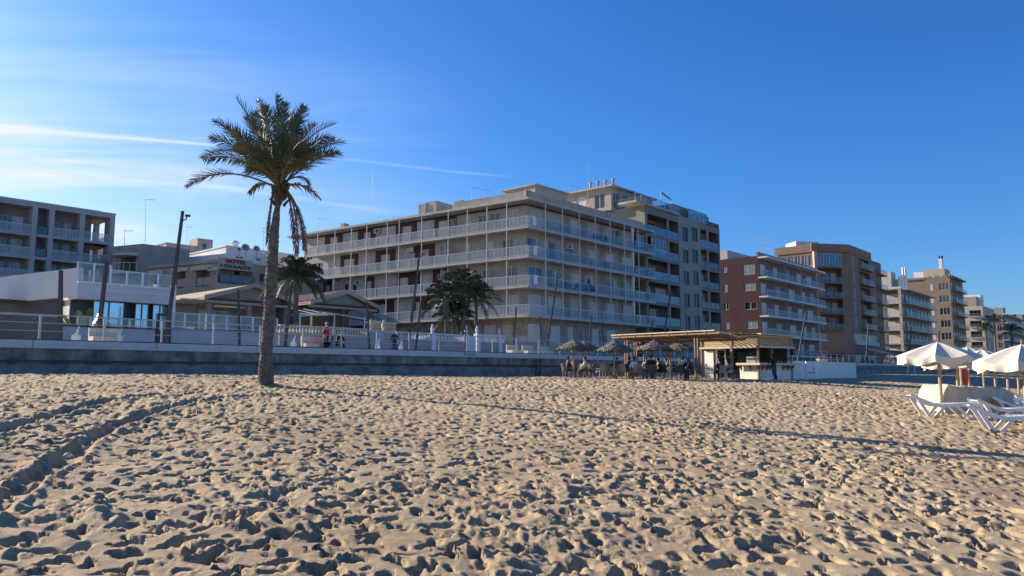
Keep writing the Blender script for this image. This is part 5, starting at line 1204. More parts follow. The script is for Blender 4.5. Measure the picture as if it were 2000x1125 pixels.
sw2 = Fr(GF.pt(0, -1.6, 0), U, -V); t_ = thing('garden_wall', 'orange tan wall with two urn finials behind the cream bay', 'wall', sw2.pt(sw2.s(745), 0, ZP)); a, b = sw2.s(721), sw2.s(774); zt = sw2.hit(745, 631)[1]
m = MB(); m.fbox(sw2, a, b, -.2, 0, ZP, zt); m.build('wall', mat('orange_tan', (.50, .33, .18), .85, .1, 1, .2), t_); m = MB(); m.fbox(sw2, a-.05, b+.05, -.25, .06, zt, zt+.07); m.build('coping', M_balc, t_)
for px in (727, 752):
    s = GF.s(px); c = GF.pt(s, -.12, GF.hit(px, 648)[1]+.07); m = MB(); m.lathe(c, [(.13, 0), (.08, .1), (.17, .35), (.15, .5), (.05, .58), (.1, .68), (.03, .8)], 9); m.build('finial', M_balc, t_, smooth=True)
balustrade('white balustrade with urn finials beside the date palms', 767, 915, 650.5, 664.5, 840, M_balw, m_gy, (847, 913))
t_ = thing('garden_gate', 'pale blue solid gate between the white balustrades', 'gate', GF.pt(GF.s(923), 0, ZP)); a, b = GF.s(917.5), GF.s(929); m = MB(); m.fbox(GF, a, b, -.05, .03, ZP, GF.hit(923, 657)[1]); m.build('gate_leaf', mat('gate_blue', (.45, .56, .66), .5, .05), t_)
balustrade('short white balustrade right of the blue gate', 931, 988, 654, 668, 960, M_balw, m_gy, (934, 977))
t_, a, b, z_ = gwall('garden_wall', 'low grey wall of the main building terrace', 990, 1195, 672, 1100, m_gy, coping=M_slab)
F2 = Fr(GF.pt(0, -3, 0), U, -V); t_ = thing('garden_wall', 'taller pale wall piece behind the end of the white balustrade', 'wall', F2.pt(F2.s(965), 0, ZP)); m = MB(); m.fbox(F2, F2.s(950), F2.s(1030), -.2, 0, ZP, F2.hit(990, 655)[1]); m.build('wall', m_cream, t_)

# =============== foliage ===============
M_frond = mat('palm_leaflet', (.07, .095, .058), .6, .35, 2.5, spec=.25, col2=(.11, .135, .08)); M_frondd = mat('palm_leaflet_deep', (.028, .045, .024), .5, .35, 2.5); M_dead = mat('dead_frond', (.17, .115, .065), .9, .3, 4); M_rachis = mat('frond_stem', (.13, .13, .06), .6, .2)
def frond_mesh(path, leaflen, n, mats, seed, droop=.3, wid=.022, start=.18, dens=1.0):
    """path: list of Vectors (bent rib); leaflets in a shallow V on both sides"""
    rnd = random.Random(seed); mb = MB(); N = len(path)
    mb.tube(path, [.035*(1-.85*i/(N-1))+.004 for i in range(N)], 5, 0)
    roll = rnd.uniform(-1.0, 1.0)
    def at(t):
        f = t*(N-1); i = min(int(f), N-2); return path[i].lerp(path[i+1], f-i), (path[min(i+2, N-1)]-path[max(i-0, 0)]).normalized()
    for k in range(n):
        t = start+(1-start)*(k+.5)/n; p, tg = at(t); side = tg.cross(Vector((0, 0, 1)))
        side = side.normalized() if side.length > .05 else Vector((1, 0, 0)); up = side.cross(tg).normalized(); side, up = side*math.cos(roll)+up*math.sin(roll), up*math.cos(roll)-side*math.sin(roll)
        L = leaflen*(math.sin(math.pi*min(1, .18+.80*(t-start)/(1-start)*.98))**.6)*rnd.uniform(.85, 1.1)
        for sg in (-1, 1):
            if rnd.random() > dens: continue
            a = rnd.uniform(.55, 1.0)*(1-.3*t); v = (side*sg*a+tg*(.55+.35*t)+up*(.32+(.28 if k % 2 else -.2)+rnd.uniform(-.12, .12))).normalized()
            w = (v.cross(up)).normalized()*wid; d = Vector((0, 0, -droop*L*rnd.uniform(.5, 1.3)))
            p1 = p+v*L*.45+d*.2; p2 = p+v*L+d
            mb.add([p-w*.5, p+w*.5, p1+w, p1-w, p2], [(0, 1, 2, 3), (3, 2, 4)], 1)
    return mb
def frond(parent, base, ctrl, tip, leaflen=.55, n=46, dead=False, seed=0, droop=.3, wid=.024, start=.2, dens=1.0, name='frond', mm=None):
    P = [base*(1-t)**2+ctrl*2*t*(1-t)+tip*t*t for t in [i/11 for i in range(12)]]
    mb = frond_mesh(P, leaflen, n, None, seed, droop, wid, start, dens)
    return mb.build('dead_frond' if dead else name, [M_dead if dead else M_rachis, M_dead if dead else (mm or M_frond)], parent)
def trunk(parent, path, rad, mm, rough=.08, rings=5):
    mb = MB(); P = catmull(path, 10); n = len(P); RR = np.interp(np.linspace(0, 1, n), np.linspace(0, 1, len(rad)), rad)
    # resample densely with leaf scar bumps
    Q = []; Rr = []
    for i in range(n-1):
        for k in range(3): f = k/3; Q.append(P[i].lerp(P[i+1], f)); Rr.append(RR[i]*(1-f)+RR[i+1]*f)
    vs = []; fs = []; m_ = 22
    L = 0
    for i, p in enumerate(Q):
        if i: L += (Q[i]-Q[i-1]).length
        for k in range(m_):
            a = 2*math.pi*k/m_; ph = (L*7+k*5/m_) % 1; s = 1+rough*(ph**1.5-.35)+random.uniform(-.03, .03)+.05*math.sin(a*5+L*9)
            vs.append(p+Vector((math.cos(a), math.sin(a), 0))*Rr[i]*s)
    for i in range(len(Q)-1): fs += [(i*m_+k, i*m_+(k+1) % m_, (i+1)*m_+(k+1) % m_, (i+1)*m_+k) for k in range(m_)]
    mb.add(vs, fs); return mb.build('trunk', mm, parent)
M_trunk = mat('palm_bark', (.125, .11, .095), .95, .4, 7, 0, .9, 16)
def big_palm():
    b = gpix(520, 757); Y = b.y; H = lambda px, py, dy=0: hity(px, py, Y+dy)
    t = thing('date_palm', 'tall solitary date palm with curved rough trunk standing on the sand', 'palm tree', b)
    pts = [b-Vector((0, 0, .3)), H(519, 740), H(519, 700), H(524, 640), H(528, 580), H(531, 520), H(535, 460), H(542, 405), H(546, 385), H(547, 362)]
    px2m = Y/FPX
    rad = [x*px2m/2*.79 for x in (43, 37, 29, 28, 28, 28, 24, 13, 27, 20)]
    trunk(t, pts, rad, M_trunk, .16)
    # stubs of cut leaf bases under the crown
    m = MB(); c = H(546, 384)
    for k in range(46):
        a = random.uniform(0, 6.28); z = random.uniform(-.30, .22); r = .19+.05*random.random(); p = c+Vector((math.cos(a)*r*.6, math.sin(a)*r*.6, z)); q_ = p+Vector((math.cos(a)*.17, math.sin(a)*.17, .20+.1*random.random())); m.tube([p, q_], [.055, .03], 4)
    m.build('leaf_base', mat('leaf_base_bark', (.10, .07, .05), .95, .3, 6), t)
    cx = lambda x, y: (340+x/3.41, 170+y/3.41)
    B = lambda: H(547+random.uniform(-5, 5), 368+random.uniform(-6, 4), random.uniform(-.12, .12))
    sp = [  # tip, control (crop pixels), depth of tip, depth of control, leaflet length
        ((415, 75), (590, 330), -.5, .1), ((690, 60), (680, 300), .4, .3), ((865, 130), (760, 330), -.3, -.2), ((1075, 245), (840, 300), -.6, -.3), ((1128, 370), (900, 370), .5, .2),
        ((1095, 445), (950, 430), -.7, -.3), ((268, 228), (500, 330), .5, .3), ((248, 345), (480, 370), -.6, -.2), ((198, 480), (440, 400), .7, .4), ((88, 665), (330, 480), -.3, -.3),
        ((600, 130), (650, 330), -1.2, -.6), ((740, 110), (700, 330), -1.1, -.8), ((480, 200), (600, 380), -1.4, -.8), ((940, 250), (800, 380), -1.5, -1.), ((830, 200), (750, 350), 1.2, .8), ((540, 170), (620, 330), 1.3, .9), ((350, 280), (540, 400), -1.7, -1.0),
        ((1020, 330), (830, 400), 1.6, 1.0), ((420, 400), (560, 420), -1.9, -1.3), ((960, 460), (820, 430), -1.9, -1.2), ((400, 520), (520, 430), 1.6, 1.0), ((930, 420), (840, 420), 1.9, 1.2),
        ((560, 330), (620, 390), -2.3, -1.4), ((850, 360), (770, 400), -2.3, -1.5), ((770, 260), (740, 360), 2.2, 1.3), ((470, 330), (590, 390), 2.0, 1.2),
        ((560, 480), (620, 450), -2.3, -1.5), ((820, 480), (760, 450), -2.2, -1.5), ((500, 560), (600, 480), -1.4, -1.0), ((880, 540), (780, 470), 1.4, 1.0),
        ((300, 420), (500, 400), .1, .2), ((1060, 350), (860, 350), .1, .1), ((560, 90), (630, 300), .3, .4), ((800, 150), (730, 320), .5, .4)]
    for i, (tp, ct, dt, dc) in enumerate(sp):
        frond(t, B(), H(*cx(*ct), dc), H(*cx(*tp), dt), .62 if i != 9 else .5, 54, seed=i, droop=.16, wid=.018, start=.22 if i not in (8, 9) else .42)
    frond(t, B(), H(*cx(560, 600), .1), H(*cx(505, 700), .1), .26, 20, seed=60, droop=.8, start=.35, dens=.8); frond(t, B(), H(*cx(860, 540), .1), H(*cx(905, 650), .3), .26, 20, seed=61, droop=.8, start=.35, dens=.8)
    frond(t, B(), H(*cx(850, 590), -.2), H(*cx(972, 750), -.4), .28, 24, dead=True, seed=62, droop=.7, start=.2, dens=.85)
    for i, (a_, c_, tp) in enumerate((((750, 690), (825, 800), (830, 1120)), ((755, 700), (845, 780), (880, 1110)), ((750, 690), (800, 850), (815, 1120)), ((755, 695), (870, 860), (860, 1080)))):
        frond(t, H(*cx(*a_)), H(*cx(*c_), -.1+.08*i), H(*cx(*tp), -.15+.1*i), .24, 40, dead=True, seed=70+i, droop=1.0, wid=.018, start=.3, dens=.8, )
    frond(t, H(*cx(655, 720)), H(*cx(640, 850), -.1), H(*cx(612, 1060), 0), .12, 26, dead=True, seed=80, droop=.9, wid=.015, start=.15)
    frond(t, H(*cx(652, 730)), H(*cx(630, 900), .1), H(*cx(622, 1030), .1), .10, 20, dead=True, seed=81, droop=.9, wid=.015, start=.15)
    m = MB(); c = H(*cx(790, 330), -.2); m.tube([H(547, 366), H(*cx(760, 420)), c], [.02, .02, .05], 5); m.build('fruit_stalk', mat('fruit_stalk', (.40, .22, .07), .7, .2, 5), t)
big_palm()
def palm_at(top, base, R_, n, label, seed, r0=.18, leaf=.5, up=.5, mm=None, cat='palm tree', group=None, tw=M_trunk, name='date_palm', nl=34, wid=.03):
    rnd = random.Random(seed); t = thing(name, label, cat, base, group=group)
    trunk(t, [base-Vector((0, 0, .2)), base.lerp(top, .33)+Vector((.05, 0, 0)), base.lerp(top, .7), top], [r0*1.25, r0, r0*.9, r0*1.1], tw, .15)
    for i in range(n):
        a = i*2.399+rnd.uniform(-.2, .2); e = up-1.5*((i+.5)/n)**1.3+.9; e = max(-.5, min(1.45, e)); L = R_*rnd.uniform(.85, 1.1)
        dv = Vector((math.cos(a)*math.cos(e), math.sin(a)*math.cos(e), math.sin(e))); ct = top+dv*L*.6+Vector((0, 0, .18*L)); tp = top+dv*L+Vector((0, 0, -.30*L-(.35*L if e < .2 else 0)))
        frond(t, top+Vector((0, 0, rnd.uniform(-.1, .1))), ct, tp, leaf*rnd.uniform(.85, 1.1), nl, seed=seed*100+i, droop=.35, wid=wid, start=.15, mm=mm)
    return t
def on_d(px, py, d): p = hitd(px, py, d); return p, Vector((p.x, p.y, ZP))
tp, bs = on_d(579, 548, 47); palm_at(tp, bs, 2.35, 52, 'small dense palm between the two gabled houses', 3, .2, .42, mm=M_frondd)
for px, py, R_, l, s in ((872, 590, 2.5, 'left stem of the dark date palm group behind the balustrade', 4), (903, 570, 2.7, 'tallest stem of the date palm group behind the balustrade', 5), (930, 592, 2.6, 'right stem of the date palm group behind the balustrade', 6), (887, 622, 2.2, 'low young palm at the foot of the date palm group', 7)):
    tp, bs = on_d(px, py, 45.5+s*.2); palm_at(tp, bs, R_, 34, l, s, .17, .5, mm=M_frondd, group='date palm group behind the white balustrade')
for px, py, d, R_, l, s in ((1941, 632, 42, 4.2, 'nearer of the two dark palms at the far end of the promenade', 8), (1975, 650, 42, 4.5, 'farther of the two dark palms at the far end of the promenade', 9), (1925, 645, 44, 3.2, 'thin palm next to the dark palms at the far end', 10)):
    tp, bs = on_d(px, py, d); palm_at(tp, bs, R_, 26, l, s, .3, .8, mm=M_frondd, nl=22, wid=.06)
M_leaf = mat('shrub_leaf', (.06, .085, .03), .55, .4, 5, col2=(.10, .12, .04)); M_leafy = mat('shrub_leaf_yellow', (.12, .14, .03), .5, .35, 5)
def shrub(c, rx, rz, n, label, mm, name='shrub', leaf=.12, seed=1):
    rnd = random.Random(seed); t = thing(name, label, 'shrub', (c.x, c.y, ZP)); m = MB()
    cl = [Vector((rnd.gauss(0, .45)*rx, rnd.gauss(0, .35)*rx, rnd.uniform(.15, 1)*rz)) for _ in range(14)]
    for _ in range(n):
        p = rnd.choice(cl)+Vector((rnd.gauss(0, 1), rnd.gauss(0, 1), rnd.gauss(0, 1)))*.24*rx; a = Vector((rnd.gauss(0, 1), rnd.gauss(0, 1), rnd.gauss(0, 1))).normalized(); b = a.orthogonal().normalized()*leaf*rnd.uniform(.3, .6); a = a*leaf*rnd.uniform(.7, 1.4)
        p = Vector((c.x, c.y, ZP+.1))+p; m.add([p-a, p+b, p+a, p-b], [(0, 1, 2, 3)])
    m.build('foliage', mm, t); m = MB()
    for q_ in cl[:7]: m.tube([Vector((c.x, c.y, ZP)), Vector((c.x, c.y, ZP))+q_*.9], [.03, .012], 4)
    m.build('stem', M_trunk, t)
def fan_plant(px, py, d, h, n, label, mm, seed):
    rnd = random.Random(seed); p, b = on_d(px, py, d); t = thing('banana_plant', label, 'plant', b)
    for i in range(n):
        a = rnd.uniform(0, 6.28); e = rnd.uniform(.9, 1.45); L = h*rnd.uniform(.7, 1.05); dv = Vector((math.cos(a)*math.cos(e), math.sin(a)*math.cos(e), math.sin(e))); s_ = dv.cross(Vector((0, 0, 1))).normalized()*.17
        m = MB(); p0 = b+dv*L*.35; p1 = b+dv*L*.65; p2 = b+dv*L*.9+Vector((dv.x*.25, dv.y*.25, -.03)); p3 = b+dv*L+Vector((dv.x*.6, dv.y*.6, -.2)); m.tube([b, p0], [.03, .02], 4)
        m.add([p0-s_*.3, p0+s_*.3, p1+s_, p1-s_, p2+s_*.8, p2-s_*.8, p3], [(0, 1, 2, 3), (3, 2, 4, 5), (5, 4, 6)]); m.build('leaf', mm, t)
fan_plant(163, 620, 45, 2.6, 22, 'yellow green broad leaved plant beside the white house', M_leafy, 3)
for px, py, d, rx, rz, n, l, mm, s in ((487, 620, 47, 1.0, 1.7, 900, 'sunlit green shrub under the pale gable', M_leafy, 4), (510, 625, 46, .9, 1.3, 700, 'darker shrub by the palm trunk in front of the porch', M_leaf, 5), (215, 640, 44, 1.3, 1.0, 700, 'grey green shrub seen through the glass panels', M_leaf, 6), (790, 645, 45, 1.4, 1.5, 900, 'dark hedge shrub behind the walker', M_leaf, 7), (825, 645, 45.5, 1.2, 1.5, 700, 'dark shrub behind the white balustrade', M_leaf, 8), (860, 650, 45, 1.1, 1.3, 600, 'shrub at the foot of the date palms', M_leaf, 9), (1120, 668, 46, .8, .9, 400, 'small shrub on the terrace above the thatched umbrellas', M_leaf, 10)):
    p, b = on_d(px, py, d); shrub(b, rx, rz, n, l, mm, seed=s)
# =============== beach bar ===============
PER = hity(1400, 650, 46.0); aR, aL = R(52), R(-38)
eR = Vector((math.sin(aR), math.cos(aR), 0)); eL_ = Vector((math.sin(aL), math.cos(aL), 0))
K0 = Vector((PER.x, PER.y, 0)); zS = 1.19   # sand level at the bar
KP = Fr(K0, eL_, -eR)                       # left edge plane of the canopy, s runs away from us
KC = K0+eR*5.46+eL_*.81                     # near corner of the kiosk
KL = Fr(KC, eL_, -eR); KR = Fr(KC, eR, -eL_)
M_plank = mat('warm_timber', (.40, .27, .14), .7, .22, 5, .15); M_post = mat('timber_post', (.25, .155, .09), .75, .25, 6, .2); M_reed = mat('pale_canopy_boards', (.62, .52, .38), .8, .15, 4)
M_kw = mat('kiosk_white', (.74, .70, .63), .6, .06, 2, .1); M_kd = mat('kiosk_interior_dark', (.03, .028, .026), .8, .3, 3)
M_skin = [mat('skin_a', (.42, .24, .16), .6, .06), mat('skin_b', (.30, .16, .10), .6, .06)]
def canopy():
    t = thing('timber_canopy', 'long timber canopy with pale boarded roof over the bar terrace', 'canopy', (K0.x, K0.y, zS))
    zt = PER.z; L = KP.s(1197); zE = KP.hit(1197, 656)[1]; zt = KP.hit(1398, 646.5)[1]; W = 2.6
    n = 16
    for k in range(n):
        a, b = L*k/n, L*(k+1)/n; za, zb = zt+(zE-zt)*k/n, zt+(zE-zt)*(k+1)/n; m = MB()
        P = [KP.pt(s, o, z+dz) for dz in (0, .07) for (s, o, z) in ((a+.015, .25, za), (b-.01, .25, zb), (b-.01, -W, zb-.35), (a+.015, -W, za-.35))]
        m.add(P, [(3, 2, 1, 0), (4, 5, 6, 7), (0, 1, 5, 4), (1, 2, 6, 5), (2, 3, 7, 6), (3, 0, 4, 7)]); m.build('roof_board', M_reed, t)
    for o in (.1, -1.2, -2.5):
        m = MB(); dz = -.35*(-o/W) if o < 0 else 0; m.tube([KP.pt(-.3, o, zt-.12+dz), KP.pt(L, o, zE-.12+dz)], .09, 4); m.build('beam', M_post, t)
    for k in range(6):
        s = L*(k+.5)/6; z = zt+(zE-zt)*(k+.5)/6; m = MB(); m.tube([KP.pt(s, .2, z-.08), KP.pt(s, -W, z-.42)], .05, 4); m.build('rafter', M_post, t)
    s1, s2 = KP.s(1358, -.1), KP.s(1222, -.1)
    for s, o in ((s1, -.1), (s2, -.1), (KP.s(1304, -2.4), -2.4), (KP.s(1240, -2.4), -2.4)):
        c = KP.pt(s, o, 0)
        for q_ in (-.11, .11):
            m = MB(); m.fbox(KP, s+q_-.04, s+q_+.04, o-.05, o+.05, gz(c.x, c.y)-.3, zt+(zE-zt)*s/L-.05+(.35*o/W)); m.build('post', M_post, t)
    return t
canopy()
def kiosk():
    t = thing('beach_bar_kiosk', 'white beach bar kiosk with orange timber band, open hatch and shelf counter', 'kiosk', (KC.x, KC.y, zS))
    zb = gz(KC.x, KC.y)-.05; z_c0, z_c1 = KL.hit(1477, 713)[1], KL.hit(1477, 708.5)[1]; zh = KL.hit(1477, 678.5)[1]; zs0 = KL.hit(1477, 675)[1]; zT = KL.hit(1477, 656)[1]
    LL = 4.6; LR = KR.s(1542)
    # timber bands of planks
    for F, L, mm in ((KL, LL, M_plank), (KR, LR, M_plank)):
        n = 4
        for k in range(n): 
            h = (zT-zs0)/n; m = MB(); m.fbox(F, .02, L, -.06, .0, zs0+h*k+.008, zs0+h*(k+1)-.008); m.build('plank', mm, t)
        m = MB(); m.fbox(F, -.0, L, .003, .05, zT-.03, zT+.06); m.fbox(F, 0, L, .003, .28, zs0-.14, zs0-.02); m.build('fascia', M_reed, t)
    for F, s in ((KL, .0), (KR, LR), (KL, LL), (KL, 2.1)): m = MB(); m.fbox(F, s-.06, s+.06, -.08, .07, zb, zT); m.build('corner_post', M_post if s != LR else M_mast, t)
    # white lower panels
    sc = KL.s(1440); sd0, sd1 = KL.s(1412), KL.s(1396); se0, se1 = KL.s(1391.5), KL.s(1373)
    m = MB(); m.holes(KL, .06, sc, zb, z_c0, [], .1, 0, o=-.05); m.build('front_panel', M_kw, t)
    m = MB(); m.holes(KL, sd0-.02, LL, zb, zs0-.14, [(sd0, sd1, zb, KL.hit(1400, 684)[1])], .1, 0, o=-.05); m.build('front_panel', M_kw, t)
    m = MB(); m.fbox(KL, se0-.05, se1+.05, -.045, .0, zb, KL.hit(1380, 684)[1]+.05); m.build('door_frame', M_post, t)
    m = MB(); m.fbox(KL, se0+.03, se1-.03, .002, .03, zb+.05, KL.hit(1380, 685.5)[1]); dr = m.build('door', M_kw, t); m = MB(); m.fbox(KL, se1-.16, se1-.08, .031, .07, zb+1.0, zb+1.15); m.build('handle', M_mast, dr)
    n = 4
    for k in range(n): m = MB(); m.fbox(KR, .07+(LR-.1)*k/n+.006, .07+(LR-.1)*(k+1)/n-.006, -.08, -.04, zb, z_c0); m.build('front_panel', M_kw, t)
    # counters and brackets
    m = MB(); m.fbox(KL, -.35, sc, -.3, .38, z_c0, z_c1); m.fbox(KR, .05, LR+.5, -.3, .40, z_c0-.002, z_c1-.002); m.build('counter', M_reed, t)
    for F, ss in ((KL, (.6, sc-.2)), (KR, (.35, LR*.22, LR*.32, LR*.72, LR*.85, LR-.15))):
        for s in ss: m = MB(); m.add([F.pt(s-.03, .0, z_c0-.02), F.pt(s-.03, .34, z_c0-.02), F.pt(s-.03, .0, z_c0-.38), F.pt(s+.03, .0, z_c0-.02), F.pt(s+.03, .34, z_c0-.02), F.pt(s+.03, .0, z_c0-.38)], [(0, 1, 2), (5, 4, 3), (0, 3, 4, 1), (1, 4, 5, 2)]); m.build('bracket', M_post, t)
    # inside: back walls, floor, shelves
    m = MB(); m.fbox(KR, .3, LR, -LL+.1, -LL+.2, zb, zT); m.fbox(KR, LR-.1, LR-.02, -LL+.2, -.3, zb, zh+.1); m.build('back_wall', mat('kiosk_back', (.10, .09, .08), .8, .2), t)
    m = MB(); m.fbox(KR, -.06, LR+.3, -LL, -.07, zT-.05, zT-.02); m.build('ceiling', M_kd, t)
    m = MB(); P = [KR.pt(-.3, .5, zT+.08), KR.pt(LR+.6, .5, zT+.02), KR.pt(LR+.6, -LL, zT+.30), KR.pt(-.3, -LL, zT+.31)]; m.prism(P, 0, 0, z0s=[p.z for p in P], z1s=[p.z+.07 for p in P]); m.build('roof', M_reed, t)
    m = MB()
    for k in range(11): o = .3-k*.45; m.tube([KR.pt(-1.95, o-.3, zT+.16+.02*k), KR.pt(LR+.2, o, zT+.05+.02*k)], .04, 4)
    m.build('rafter', M_post, t)
    for z in (1.55, 1.95): m = MB(); m.fbox(KR, .6, LR-.3, -LL+.2, -LL+.5, zb+z, zb+z+.04); m.build('shelf', M_post, t)
    pc = KR.pt(-1.9, -.7, 0); m = MB(); m.fbox(KR, -1.98, -1.84, -.78, -.64, gz(pc.x, pc.y)-.2, zT+.16); m.build('post', M_post, t)
    # bottles and machine
    mats_ = [mat('bottle_green', (.02, .07, .03), .15), mat('bottle_amber', (.16, .06, .015), .15), mat('bottle_clear', (.35, .38, .38), .15)]
    for k in range(16):
        s = .7+k*(LR-1.2)/16; p = KR.pt(s, -LL+.35, zb+1.59); b = MB(); b.lathe(p, [(.0, 0), (.045, 0), (.045, .18), (.015, .25), (.015, .31), (0, .31)], 7)
        o = b.build('bottle', mats_[k % 3]); tag(o, 'bottle standing on the back shelf inside the beach bar', 'bottle', 'bottles on the back shelf of the bar')
    fr_ = thing('display_fridge', 'dark display fridge inside the bar hatch near the timber post', 'fridge', KL.pt(1.6, -1.2, zb)); m = MB(); m.fbox(KL, 1.3, 2.3, -1.6, -.9, zb, zb+1.95); m.build('cabinet', M_black, fr_); m = MB(); m.fbox(KL, 1.36, 2.24, -.899, -.89, zb+.2, zb+1.85); m.build('glass_door', M_pane, fr_)
    cm = thing('coffee_machine', 'steel coffee machine on the bar counter near the corner', 'coffee machine', KL.pt(.45, -.1, z_c1)); m = MB(); m.fbox(KL, .15, .85, -.28, .1, z_c1, z_c1+.42); m.build('body', M_alu, cm); m = MB(); m.fbox(KL, .2, .8, .101, .14, z_c1+.22, z_c1+.32); m.build('group_head', M_black, cm)
    for k, (s, l) in enumerate(((.52*LR, 'plain glass on the shaded counter, nearest the bar customer'), (.62*LR, 'middle glass on the shaded counter'), (.80*LR, 'last glass on the shaded counter'))):
        b = MB(); b.lathe(KR.pt(s, .15, z_c1), [(0, 0), (.04, 0), (.05, .16), (.045, .16), (.04, .01)], 8); tag(b.build('drinking_glass', mats_[2]), l, 'glass', 'glasses on the bar counter')
    for s, l in ((.30*LR, 'speaker hung in the shaded hatch near the corner'), (.98*LR, 'dark lantern hung at the far end of the shaded hatch')):
        b = MB(); b.fbox(KR, s-.14, s+.14, .05, .3, zh-.45, zh-.05); o = thing('hanging_lantern', l, 'lantern', KR.pt(s, .15, zh-.4)); b.build('body', M_black, o); b = MB(); b.tube([KR.pt(s, .17, zh-.05), KR.pt(s, .17, zh+.1)], .015, 4); b.build('hook', M_black, o)
    return t, zb, z_c1
_, zKB, zKC = kiosk()
# blue white hoarding beside the bar
A = hity(1545, 720, 53.5); B = hity(1672, 720, 65); A.z = B.z = 0; e = (B-A).normalized(); HF = Fr(A, e, (e.y, -e.x)); LH = (B-A).length
t_ = thing('hoarding', 'long white boarded hoarding of flat panels beside the beach bar', 'hoarding', (A.x, A.y, 1.15))
z0, z1 = HF.hit(1560, 741)[1], HF.hit(1560, 705)[1]
for k in range(3): m = MB(); m.fbox(HF, LH*[0, .36, .65][k]+.01, LH*[.36, .65, 1][k]-.01, -.06, 0, z0-.2, z1); m.build('panel', M_kw, t_)
m = MB(); m.fbox(HF, LH-.06, LH, -3, -.061, z0-.2, z1); m.build('side_panel', M_kw, t_)
m = MB(); s0, s1 = HF.s(1570), HF.s(1585); zz = HF.hit(1577, 729)[1]; m.fbox(HF, s0, s1, .002, .01, zz, zz+.06); m.fbox(HF, s1-.25, s1-.05, .002, .01, zz+.25, zz+.42); m.fbox(HF, s1-.12, s1, .002, .01, zz-.06, zz+.12)
m.build('printed_mark', mat('mark_blue', (.05, .12, .2), .6), t_)
p = HF.pt(HF.s(1557), .5, 0); t_ = thing('white_post', 'short white post with clamp in front of the hoarding', 'post', (p.x, p.y, 1.15)); zz = HF.hit(1557, 705, .5)[1]
m = MB(); m.box(p.x-.07, p.x+.07, p.y-.07, p.y+.07, gz(p.x, p.y)-.2, zz); m.build('pole', M_white, t_); m = MB(); m.box(p.x-.17, p.x+.05, p.y-.09, p.y+.09, zz-.75, zz-.62); m.build('clamp', M_white, t_)

# =============== thatched umbrellas ===============
M_thatch = mat('weathered_thatch', (.10, .09, .075), .95, .4, 5, 0, .8, 18, col2=(.15, .135, .105)); M_pole = mat('weathered_pole', (.27, .24, .20), .85, .25, 6)
def thatch(px, py, rpx, Y, label, seed, yr):
    rnd = random.Random(seed); a = hity(px, py, Y); g0 = gz(a.x, a.y); r = rpx*Y/FPX; zr = hity(px, yr, Y).z
    t = thing('thatched_umbrella', label, 'beach umbrella', (a.x, a.y, g0), group='thatched umbrellas on the bar terrace')
    n = 56; rows = 9; vs = []; fs = []; H_ = a.z-zr
    for i in range(rows+1):
        f = i/rows
        for k in range(n):
            th = 2*math.pi*k/n; rr = r*(f**.88)*(1+(rnd.uniform(-.05, .05) if f > .3 else 0)+(rnd.uniform(-.04, .02) if i == rows else 0))
            z = a.z-H_*(f**.95)*(1+.05*math.cos(3*th+seed))+rnd.uniform(-.035, .035)*f+(.05 if i % 3 == 1 else 0)*f-(rnd.uniform(0, .14) if i == rows else 0)
            vs.append(Vector((a.x+rr*math.cos(th)+.03, a.y+rr*math.sin(th), z)))
    for i in range(rows): fs += [(i*n+k, i*n+(k+1) % n, (i+1)*n+(k+1) % n, (i+1)*n+k) for k in range(n)]
    m = MB(); m.add(vs, fs)
    # loose straw ends hanging off the rim
    for k in range(170):
        th = rnd.uniform(0, 6.283); f = rnd.choice((.55, .8, 1, 1)); p = Vector((a.x+r*f*math.cos(th), a.y+r*f*math.sin(th), a.z-H_*f**.95+.03)); q_ = p+Vector((math.cos(th)*.13, math.sin(th)*.13, -rnd.uniform(.05, .13))); s_ = Vector((-math.sin(th), math.cos(th), 0))*.03
        m.add([p-s_, p+s_, q_+s_*.4, q_-s_*.4], [(0, 1, 2, 3)])
    m.build('thatch', M_thatch, t)
    m = MB(); m.tube([(a.x, a.y, g0-.3), (a.x, a.y, a.z+.06)], [.06, .05], 7); m.build('pole', M_pole, t)
    m = MB()
    for k in range(8): th = math.pi*2*k/8; m.tube([(a.x, a.y, a.z-.25), (a.x+r*.9*math.cos(th), a.y+r*.9*math.sin(th), zr+.02)], .018, 4)
    m.build('rib', M_pole, t)
for args in ((1120, 663, 33, 47, 'leftmost thatched umbrella over the table at the terrace end', 1, 681), (1140, 667, 32, 49.5, 'thatched umbrella partly hidden behind the leftmost one', 2, 683), (1199, 664, 37, 46, 'largest thatched umbrella, left of the canopy post', 3, 685), (1257, 667, 24, 52, 'small thatched umbrella seen under the canopy edge', 4, 681), (1277, 664, 34, 48, 'thatched umbrella in front of the seated man in black', 5, 682), (1326, 667, 33, 49, 'rightmost thatched umbrella beside the double timber post', 6, 684)): thatch(*args)

